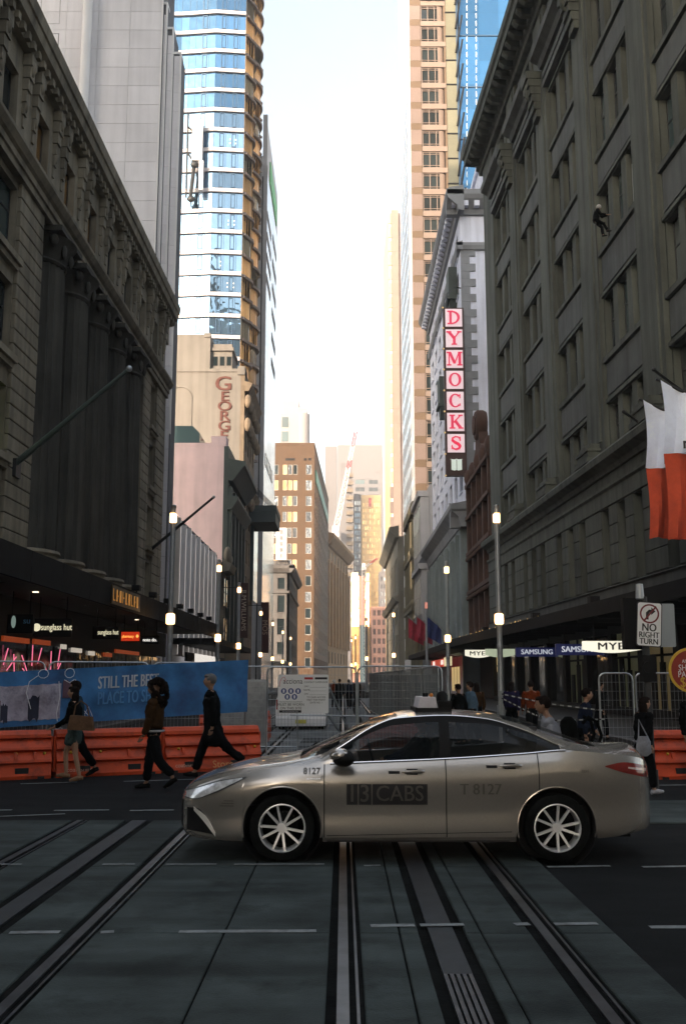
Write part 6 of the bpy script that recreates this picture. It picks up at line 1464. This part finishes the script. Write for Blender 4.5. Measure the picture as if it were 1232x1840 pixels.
# ------------------------------------------------------------------ people
def skin_body(nodes, edges, sub=1):
    # one continuous surface grown from a joint skeleton
    me = bpy.data.meshes.new('body'); me.from_pydata([n[0] for n in nodes], edges, []); o = bpy.data.objects.new('body', me); COL.objects.link(o)
    md = o.modifiers.new('s', 'SKIN'); md.use_smooth_shade = True
    for i, n in enumerate(nodes):
        sv = me.skin_vertices[0].data[i]; sv.radius = (n[1], n[2] if len(n) > 2 else n[1]); sv.use_root = (i == 0)
    o.modifiers.new('d', 'SUBSURF').levels = sub
    ev = o.evaluated_get(bpy.context.evaluated_depsgraph_get()); em = ev.to_mesh()
    r = ([tuple(v.co) for v in em.vertices], [tuple(p.vertices) for p in em.polygons]); ev.to_mesh_clear(); bpy.data.objects.remove(o); bpy.data.meshes.remove(me)
    return r
def head_geo(m, c, k, T=None):
    n, q = 16, 12; vs = []
    for i in range(q+1):
        ph = -HALF+pi*i/q
        for j in range(n):
            th = 2*pi*j/n; x, y, z = cos(ph)*cos(th), cos(ph)*sin(th), sin(ph)
            w = 1-.28*max(0, -z)                                     # jaw narrows
            px, py, pz = .098*x*(1-.1*max(0, -z)), .076*y*w, .118*z
            if x > .85 and abs(y) < .3: px += .022*max(0, 1-abs(z+.12)/.3)          # nose
            if x > .6 and .15 < abs(y) < .62 and -.02 < z < .3: px -= .008           # eye sockets
            if x > .5 and z < -.75: px += .012                                       # chin
            vs.append((c[0]+px*k, c[1]+py*k, c[2]+pz*k))
    fs = [(i*n+j, i*n+(j+1) % n, (i+1)*n+(j+1) % n, (i+1)*n+j) for i in range(q) for j in range(n)]
    m.add(vs, fs, 0, True, T)
    for s_ in (-1, 1):
        m.ell((c[0]-.005*k, c[1]+s_*.077*k, c[2]-.005*k), (.022*k, .01*k, .032*k), 8, 5, 0, T)
        m.ell((c[0]+.083*k, c[1]+s_*.031*k, c[2]+.012*k), (.009*k, .013*k, .007*k), 8, 5, 1, T)
    m.ell((c[0]+.088*k, c[1], c[2]-.058*k), (.008*k, .022*k, .005*k), 8, 5, 2, T)
M['skin1'] = mat('skin_light', (.30, .17, .11), .6, var=.08); M['skin2'] = mat('skin_tan', (.20, .11, .07), .6, var=.08); M['eye'] = mat('eye_dark', (.02, .015, .012), .3, var=0); M['lip'] = mat('lip', (.22, .08, .07), .5, var=0)
def cmat(name, col, rough=.9, **kw): 
    if name not in M: M[name] = mat(name, col, rough, var=.3, scale=9, bump=.3, bscale=40, spec=.03, **kw)
    return name
def loft(m, rings, n=14, mi=0, fold=0.):
    vs = []
    for i, (c, rx, ry) in enumerate(rings):
        for j in range(n): t = 2*pi*j/n; f = 1+fold*sin(t*5+i)*i/len(rings); vs.append((c[0]+rx*f*cos(t), c[1]+ry*f*sin(t), c[2]))
    fs = [(i*n+j, i*n+(j+1) % n, (i+1)*n+(j+1) % n, (i+1)*n+j) for i in range(len(rings)-1) for j in range(n)]
    fs += [tuple(range(n-1, -1, -1)), tuple(range((len(rings)-1)*n, len(rings)*n))]
    m.add(vs, fs, mi, True)
FOLD = bpy.data.textures.new('cloth_folds', 'CLOUDS'); FOLD.noise_scale = .10; FOLD.noise_depth = 2
def person(lab, loc, rz, H=1.75, legs=((25, 10), (-22, -40)), arms=((-18, 5), (20, 45)), lean=4, top='coat_black', bot='trouser_black', shoe='shoe_black', hair='hair_dark', skin='skin1', coat=.0, hairstyle='short', topk=1.0, bare=False, skirt=None, sleeve=True, group=None, hem=None, head_turn=0, simple=False):
    p = thing('person', lab, 'person', loc, rz, group); k = H/1.75
    V = Vector; an = lambda a: V((sin(R(a)), 0, -cos(R(a))))
    hip = V((0, 0, .92)); J = {}
    lo = 9
    for i, (a, b) in enumerate(legs):
        s_ = 1 if i else -1; h = hip+V((0, .088*s_, -.02)); kn = h+an(a)*.43+V((0, .005*s_, 0)); ak = kn+an(b)*.41
        pitch = max(-60, min(12, b+6)) if b < -6 else (8 if a > 12 else 0)
        toe = ak+V((cos(R(pitch))*.17, 0, sin(R(pitch))*.17-.055)); heel = ak+V((-.05*cos(R(pitch)), 0, -.06-.05*sin(R(pitch))))
        J[i] = [h, kn, ak, toe, heel]; lo = min(lo, toe.z-.035, heel.z-.02)
    dz = V((0, 0, -lo)); hip = hip+dz
    for i in J: J[i] = [q+dz for q in J[i]]
    up = V((sin(R(lean)), 0, cos(R(lean)))); chest = hip+up*.32; sh = hip+up*.49; nk = hip+up*.555; hd = hip+up*.70+V((.02, 0, 0))
    A = {}
    for i, (a, b) in enumerate(arms):
        s_ = 1 if i else -1; s0 = sh+V((0, .185*s_, -.02)); e = s0+an(a)*.285+V((0, .03*s_, 0)); w = e+an(b)*.25+V((0, -.01*s_, 0)); A[i] = [s0, e, w, w+an(b)*.045]
    nodes = [(hip, .11, .12), (hip+up*.17, .10, .125), (chest, .11, .145), (sh, .07, .09), (nk, .05), (hd-up*.03, .055)]; edges = [(0, 1), (1, 2), (2, 3), (3, 4), (4, 5)]
    for i in (0, 1):
        h, kn, ak, toe, heel = J[i]; b = len(nodes); nodes += [(h, .085), ((h+kn)/2, .075), (kn, .052), ((kn*.6+ak*.4), .05), (ak, .036), ((ak+toe)/2-V((0, 0, .01)), .035), (toe, .028)]
        edges += [(0, b)]+[(b+q, b+q+1) for q in range(6)]
        s0, e, w, hn = A[i]; b = len(nodes); nodes += [(s0, .055), (e, .04), (w, .027), (hn, .03, .02)]; edges += [(3, b), (b, b+1), (b+1, b+2), (b+2, b+3)]
    nodes = [(tuple(n[0]*k), *[r*k for r in n[1:]]) for n in nodes]
    m = MB(); vs, fs = skin_body(nodes, edges); m.add(vs, fs, 0, True); TH = Matrix.Translation(hd*k) @ Rz(head_turn)
    head_geo(m, (0, 0, 0), k, TH)
    for i in (0, 1):                                                  # fingers
        w, hn = A[i][2], A[i][3]; d = (hn-w).normalized(); s_ = 1 if i else -1
        for q in range(4):
            o_ = V((.012-.010*q*.0, 0, 0))+V((.026-.018*q, .004*s_, 0)); b0 = hn+o_+d*.02; ln = (.062, .07, .066, .052)[q]
            m.tube([b0*k, (b0+d*ln*.5+V((.006, -.006*s_, 0)))*k, (b0+d*ln+V((.018, -.016*s_, .006)))*k], [.0095*k, .009*k, .007*k], 6)
        b0 = w+d*.025+V((.022, 0, 0)); m.tube([b0*k, (b0+d*.03+V((.022, 0, 0)))*k, (b0+d*.06+V((.026, -.008*s_, 0)))*k], [.011*k, .010*k, .008*k], 6)
    m.build('body', [skin, 'eye', 'lip'], p)
    # legs clothing
    m = MB()
    if not bare:
        for i in (0, 1):
            h, kn, ak, toe, heel = J[i]; m.tube([h*k, ((h+kn)/2)*k, kn*k, ((kn+ak)/2)*k, (ak+V((0, 0, .03)))*k], [.105*k, .098*k, .078*k, .076*k, .075*k], 12); m.ell(kn*k, (.079*k, .079*k, .08*k), 10, 6)
        loft(m, [(tuple((hip+up*z)*k), rx*k, ry*k) for z, rx, ry in ((-.10, .09, .13), (-.05, .125, .165), (.05, .128, .165), (.12, .118, .15))]); m.build('trousers', bot, p)
    if skirt:
        m = MB(); mid = (J[0][1]+J[1][1])/2; loft(m, [(tuple((hip+up*.12)*k), .118*k, .15*k), (tuple(hip*k), .135*k, .17*k), (tuple((hip*.62+mid*.38)*k), .16*k, .175*k), (tuple((hip*.3+mid*.7)*k), .18*k, .17*k)], 18, 0, .05); m.build('skirt', skirt, p)
    for i in (0, 1):
        h, kn, ak, toe, heel = J[i]; m = MB(); d = (toe-heel)
        m.tube([(heel+V((-.015, 0, .02)))*k, (heel+d*.25+V((0, 0, .03)))*k, (heel+d*.6+V((0, 0, .018)))*k, (toe+V((.02, 0, .0)))*k], [.036*k, .045*k, .045*k, .026*k], 10); 
        if not bare: m.tube([ak*k, (heel+d*.2+V((0, 0, .03)))*k], [.05*k, .046*k], 8)
        m.build('shoe', shoe, p)
    # upper clothing: torso with sleeves
    m = MB(); c = topk
    rings = [(hip+up*z, rx*c, ry*c) for z, rx, ry in ((.02, .135, .17), (.14, .128, .162), (.28, .142, .178), (.40, .138, .19), (.475, .105, .185), (.53, .075, .10), (.565, .062, .07))]
    if coat:
        mid = (J[0][1]+J[1][1])/2
        rings = [(hip+(mid-hip)*coat+V((-.03, 0, 0)), .26*c, .22*c), (hip+(mid-hip)*coat*.5+V((-.015, 0, 0)), .165*c, .19*c)]+rings
    loft(m, [(tuple(q*k), a*k, b*k) for q, a, b in rings], 16, 0, .02)
    if sleeve:
        for i in (0, 1):
            s0, e, w, hn = A[i]; m.tube([(s0+V((0, 0, .01)))*k, ((s0+e)/2)*k, e*k, ((e+w)/2)*k, w*k], [.078*c*k, .07*c*k, .06*c*k, .055*c*k, .047*c*k], 12); m.ell(s0*k, (.079*c*k, .075*c*k, .08*c*k), 10, 6); m.ell(e*k, (.06*c*k, .06*c*k, .062*c*k), 10, 6)
    m.build('coat' if coat else 'jacket', top, p)
    if hem: MB().tube([((hip+up*.015)*k+V((.138*c*cos(t), .173*c*sin(t), 0))*k) for t in [2*pi*q/18 for q in range(18)]], .02*k, 6, closed=True).build('shirt_hem', hem, p)
    # hair
    m = MB(); rng = random.Random(len(lab))
    if hairstyle in ('short', 'long', 'grey'):
        m.ell((-.022*k, 0, .034*k), (.098*k, .088*k, .100*k), 14, 9, 0, TH); m.ell((.03*k, 0, .088*k), (.066*k, .07*k, .038*k), 10, 6, 0, TH)
    if hairstyle == 'long':
        m.ell((-.055*k, 0, -.08*k), (.062*k, .09*k, .17*k), 12, 8, 0, TH); m.ell((-.04*k, .06*k, -.1*k), (.05*k, .04*k, .16*k), 8, 6, 0, TH); m.ell((-.04*k, -.06*k, -.1*k), (.05*k, .04*k, .16*k), 8, 6, 0, TH)
    if hairstyle == 'curly':
        for q in range(150):
            t, ph = rng.uniform(0, 2*pi), rng.uniform(-1.3, 1.5); x, y, z = cos(t)*cos(ph), sin(t)*cos(ph), sin(ph)
            if x > .45 and z < .5: continue
            r = rng.uniform(.032, .055)*k; m.ell(((-.055+.165*x)*k, .165*y*k, (-.05+(.20 if z > 0 else .30)*z)*k), (r, r, r*1.2), 6, 4, 0, TH)
    if hairstyle == 'helmet': m.ell((0, 0, .03*k), (.125*k, .11*k, .115*k), 14, 9, 0, TH); m.lathe([(.13*k, -.0), (.13*k, .015)], 14, 0, TH)
    if m.v: m.build('helmet' if hairstyle == 'helmet' else 'hair', hair, p)
    for o in p.children:
        if o.name.split('.')[0] in ('coat', 'jacket', 'trousers', 'skirt'):
            if H > 1.3 and not (loc[1] > 40): o.modifiers.new('smooth', 'SUBSURF').levels = 2; o.modifiers['smooth'].render_levels = 2
            dm = o.modifiers.new('folds', 'DISPLACE'); dm.texture = FOLD; dm.texture_coords = 'GLOBAL'; dm.strength = .045; dm.mid_level = .5
    return p, {'A': {i: [q*k for q in A[i]] for i in A}, 'hip': hip*k, 'sh': sh*k, 'chest': chest*k, 'k': k, 'J': J}
cmat('coat_black', (.005, .0055, .006)); cmat('trouser_black', (.0045, .005, .006)); cmat('shoe_black', (.008, .008, .008), .6); cmat('hair_dark', (.010, .007, .006)); cmat('hair_grey', (.12, .12, .125)); cmat('jacket_brown', (.035, .018, .008)); cmat('top_black', (.004, .0045, .0045))
cmat('denim', (.02, .04, .06)); cmat('skirt_print', (.05, .075, .075), dirt=((.008, .01, .012), 26, .95)); cmat('shirt_grey', (.20, .21, .24)); cmat('white_shoe', (.35, .36, .4), .6); cmat('helmet_white', (.5, .5, .5), .4); cmat('trouser_grey', (.03, .032, .035)); cmat('orange_top', (.12, .022, .006)); cmat('blue_top', (.07, .11, .15)); cmat('purple_top', (.014, .012, .04)); cmat('hem_white', (.28, .27, .28)); cmat('bag_tan', (.13, .075, .045)); cmat('sandal_tan', (.22, .13, .08)); cmat('paper', (.36, .36, .38)); cmat('navy_top', (.012, .016, .03))
def local(p, v): return Matrix.Translation(p.location) @ Matrix.Rotation(p.rotation_euler.z, 4, 'Z') @ Vector(v)
# man in the long coat
p, q = person('tall grey haired man in a long black coat striding left past the banner', (-2.42, 18.85, 0), pi, 1.93, ((24, 16), (-34, -52)), ((4, 14), (-14, 4)), 3, 'coat_black', 'trouser_black', 'shoe_black', 'hair_grey', coat=.98, hairstyle='grey', topk=1.04)
m = MB(); k = q['k']; c = q['chest']; m.tube([c+Vector((.06, 0, .2))*k, c+Vector((.1, 0, .12))*k, c+Vector((.13, 0, .0))*k], [.03*k, .035*k, .02*k], 8); m.build('shirt_collar', 'shirt_grey', p)
# curly haired woman
p, q = person('woman with big curly dark hair, brown jacket and black trousers walking left', (-3.14, 16.95, 0), pi, 1.74, ((12, 4), (-12, -42)), ((-6, 10), (8, 22)), 0, 'jacket_brown', 'trouser_black', 'shoe_black', 'hair_dark', hairstyle='curly', topk=1.16, hem='hem_white', skin='skin2')
# couple
p, q = person('woman in black top and patterned short skirt with bare legs, walking left', (-4.78, 18.2, 0), pi, 1.64, ((26, -4), (-6, -14)), ((-4, 20), (16, 60)), 4, 'top_black', None, 'sandal_tan', 'hair_dark', hairstyle='long', bare=True, skirt='skirt_print', topk=.98, skin='skin1')
hb = thing('handbag', 'large tan leather handbag hanging at the elbow of the woman in the short skirt', 'handbag', (-4.62, 17.93, .92), pi)
m = MB(); m.prism([(-.24, -.02), (.22, .0), (.17, .25), (-.2, .22)], -.07, .07, 'y'); m.build('bag_body', 'bag_tan', hb); MB().tube([(-.15, 0, .22), (-.1, -.0, .42), (.0, .02, .5), (.1, .0, .42), (.13, 0, .24)], .012, 6).build('strap', 'bag_tan', hb)
p, q = person('man in denim shirt behind the woman in the short skirt, holding a white paper bag', (-4.98, 19.1, 0), pi, 1.76, ((18, 6), (-20, -36)), ((22, 48), (-20, 0)), 4, 'denim', 'trouser_black', 'shoe_black', 'hair_dark', hairstyle='short', skin='skin2')
pb = thing('paper_bag', 'small white paper bag in the hand of the man in denim', 'bag', local(p, q['A'][0][3]+Vector((.06, .0, -.06))), pi); MB().prism([(-.08, 0), (.07, .01), (.09, -.26), (-.1, -.27)], -.04, .04, 'y').build('bag_body', 'paper', pb); MB().tube([(-.04, 0, 0), (-.02, 0, .06), (.03, 0, .06), (.04, 0, .0)], .006, 5).build('handle', 'paper', pb)
# right hand side
p, q = person('man in light grey shirt with black backpack strap, walking left behind the taxi boot', (2.68, 12.75, 0), pi-.15, 1.60, ((20, 8), (-20, -36)), ((6, 70), (-12, 20)), 14, 'shirt_grey', 'trouser_grey', 'shoe_black', 'hair_dark', hairstyle='short', skin='skin2')
b2 = thing('backpack', 'black backpack on the man in the light grey shirt', 'backpack', local(p, q['chest']+Vector((-.21, 0, -.02))), pi); m = MB(); loft(m, [((0, 0, z), rx, ry) for z, rx, ry in ((-.24, .06, .12), (-.2, .11, .15), (0, .12, .15), (.16, .1, .13), (.22, .04, .08))]); m.build('pack_body', 'top_black', b2)
c = q['sh']-Vector((0, 0, 0)); rr = local(p, q['sh']); 
m = MB(); m.tube([(.15, -.19, -.18), (.2, -.18, -.02), (.16, -.16, .14), (.06, -.15, .2), (-.02, -.14, .12)][::-1], .022, 6); m.tube([(.15, .19, -.18), (.2, .18, -.02), (.16, .16, .14), (.06, .15, .2)], .022, 6); m.build('strap', 'top_black', b2, T=Rz(pi) @ Tr(.16, 0, .02))
p, q = person('dark haired woman in dark jacket and white sneakers at the right, beside the traffic signal', (4.72, 16.1, 0), .25, 1.50, ((14, 4), (-14, -18)), ((-10, 8), (12, 30)), 6, 'coat_black', 'trouser_black', 'white_shoe', 'hair_dark', hairstyle='long', topk=1.12, hem='hem_white')
sb_ = thing('shoulder_bag', 'grey cloth bag at the side of the woman in white sneakers', 'bag', (4.66, 15.84, .62), .2); m = MB(); loft(m, [((0, 0, z), rx, ry) for z, rx, ry in ((0, .05, .05), (.05, .13, .06), (.22, .12, .06), (.3, .08, .04))]); m.build('bag_body', 'shirt_grey', sb_); MB().tube([(-.08, 0, .28), (-.02, .08, .55), (.08, .0, .28)], .012, 5).build('strap', 'shirt_grey', sb_)
p, q = person('person in black cut by the right photo edge, standing by the orange barrier', (5.95, 17.2, 0), -HALF, 1.66, ((4, 0), (-4, -4)), ((-6, 8), (8, 20)), 2, 'coat_black', 'trouser_black', 'shoe_black', 'hair_dark', hairstyle='short', topk=1.15)
p, q = person('person in dark clothes walking right behind the barrier tape', (4.3, 18.2, 0), 0, 1.62, ((18, 6), (-18, -30)), ((-14, 0), (14, 40)), 6, 'navy_top', 'trouser_black', 'shoe_black', 'hair_dark', hairstyle='short')
for i, (lab, x, y, h, tp_, rz, hs) in enumerate((('pedestrian in pale blue shirt on the right footpath, behind the taxi roof sign', 3.55, 28, 1.7, 'blue_top', 2.6, 'short'), ('pedestrian in bright orange top on the right footpath behind the tape', 5.2, 28, 1.72, 'orange_top', 1.6, 'short'),
        ('pedestrian in purple top left of the person in orange', 4.9, 29.5, 1.7, 'purple_top', 1.2, 'long'), ('pedestrian in black left of the pale blue shirt on the right footpath', 3.15, 27.5, 1.64, 'top_black', 2.2, 'short'), ('pedestrian in dark coat in front of the lit shop window at the right', 7.6, 30, 1.72, 'coat_black', .4, 'short'),
        ('pedestrian in brown jacket between the pale blue shirt and the right lamp post', 4.1, 31, 1.66, 'jacket_brown', 1.8, 'long'), ('distant worker in dark clothes left of the green shade cloth', -.2, 58, 1.75, 'top_black', 1.5, 'short'), ('distant worker in navy right of the safety sign', .35, 60, 1.72, 'navy_top', 1.7, 'short'), ('distant worker in brown beside the green shade cloth', .85, 62, 1.74, 'jacket_brown', 1.4, 'short'), ('distant worker in orange vest just right of the safety sign', -.55, 63, 1.7, 'orange_top', 1.5, 'helmet'))):
    person(lab, (x, y, .03 if y > 50 else 0), rz, h, ((14, 4), (-14, -28)), ((-14, 0), (14, 34)), 3, tp_, 'trouser_black', 'shoe_black', 'helmet_white' if hs == 'helmet' else 'hair_dark', hairstyle=hs)
# window cleaner on ropes
p, q = person('window cleaner in black with white helmet hanging on ropes against the department store wall', (12.25, 45.3, 22.9), -.25, 1.72, ((58, 24), (40, 6)), ((30, 80), (50, 100)), 12, 'coat_black', 'trouser_black', 'shoe_black', 'helmet_white', hairstyle='helmet', topk=1.25)
rp = thing('climbing_rope', 'thin rope holding the window cleaner, running down the store wall from the roof edge', 'rope', (12.2, 45.3, 0)); MB().tube([(-.6, 0, 46), (-.1, 0, 40), (.0, .0, 24)], .02, 5).tube([(0.0, -.1, 24), (.05, -.1, 19.5)], .03, 5).build('rope_line', 'frame_d', rp)
# taxi driver
p, q = person('taxi driver in a dark jacket seated behind the steering wheel', (.78, 11.42, .2), pi, 1.62, ((84, 20), (84, 30)), ((48, 78), (48, 78)), -12, 'navy_top', 'trouser_black', 'shoe_black', 'hair_dark', hairstyle='short', skin='skin2')
ob5 = thing('south_city_block', 'plain stone city block closing the street far behind the camera', 'building', (0, -150, 0)); MB().box(-16, 45, -20, 30, 0, 150).build('wall', 'grey', ob5)  # unseen mass added to cut southern skylight and darken the taxi glass
hz = MB().box(-500, 500, -215, 1000, -1.6, 205).build('haze', [])
hm = bpy.data.materials.new('haze'); hm.use_nodes = True; t = hm.node_tree; t.nodes.remove(t.nodes['Principled BSDF'])
pv = t.nodes.new('ShaderNodeVolumePrincipled'); pv.inputs['Color'].default_value = (.97, .97, 1.0, 1); pv.inputs['Density'].default_value = .00045; pv.inputs['Anisotropy'].default_value = .0
t.links.new(pv.outputs[0], t.nodes['Material Output'].inputs['Volume']); hz.data.materials.append(hm); struct(hz, 'stuff')
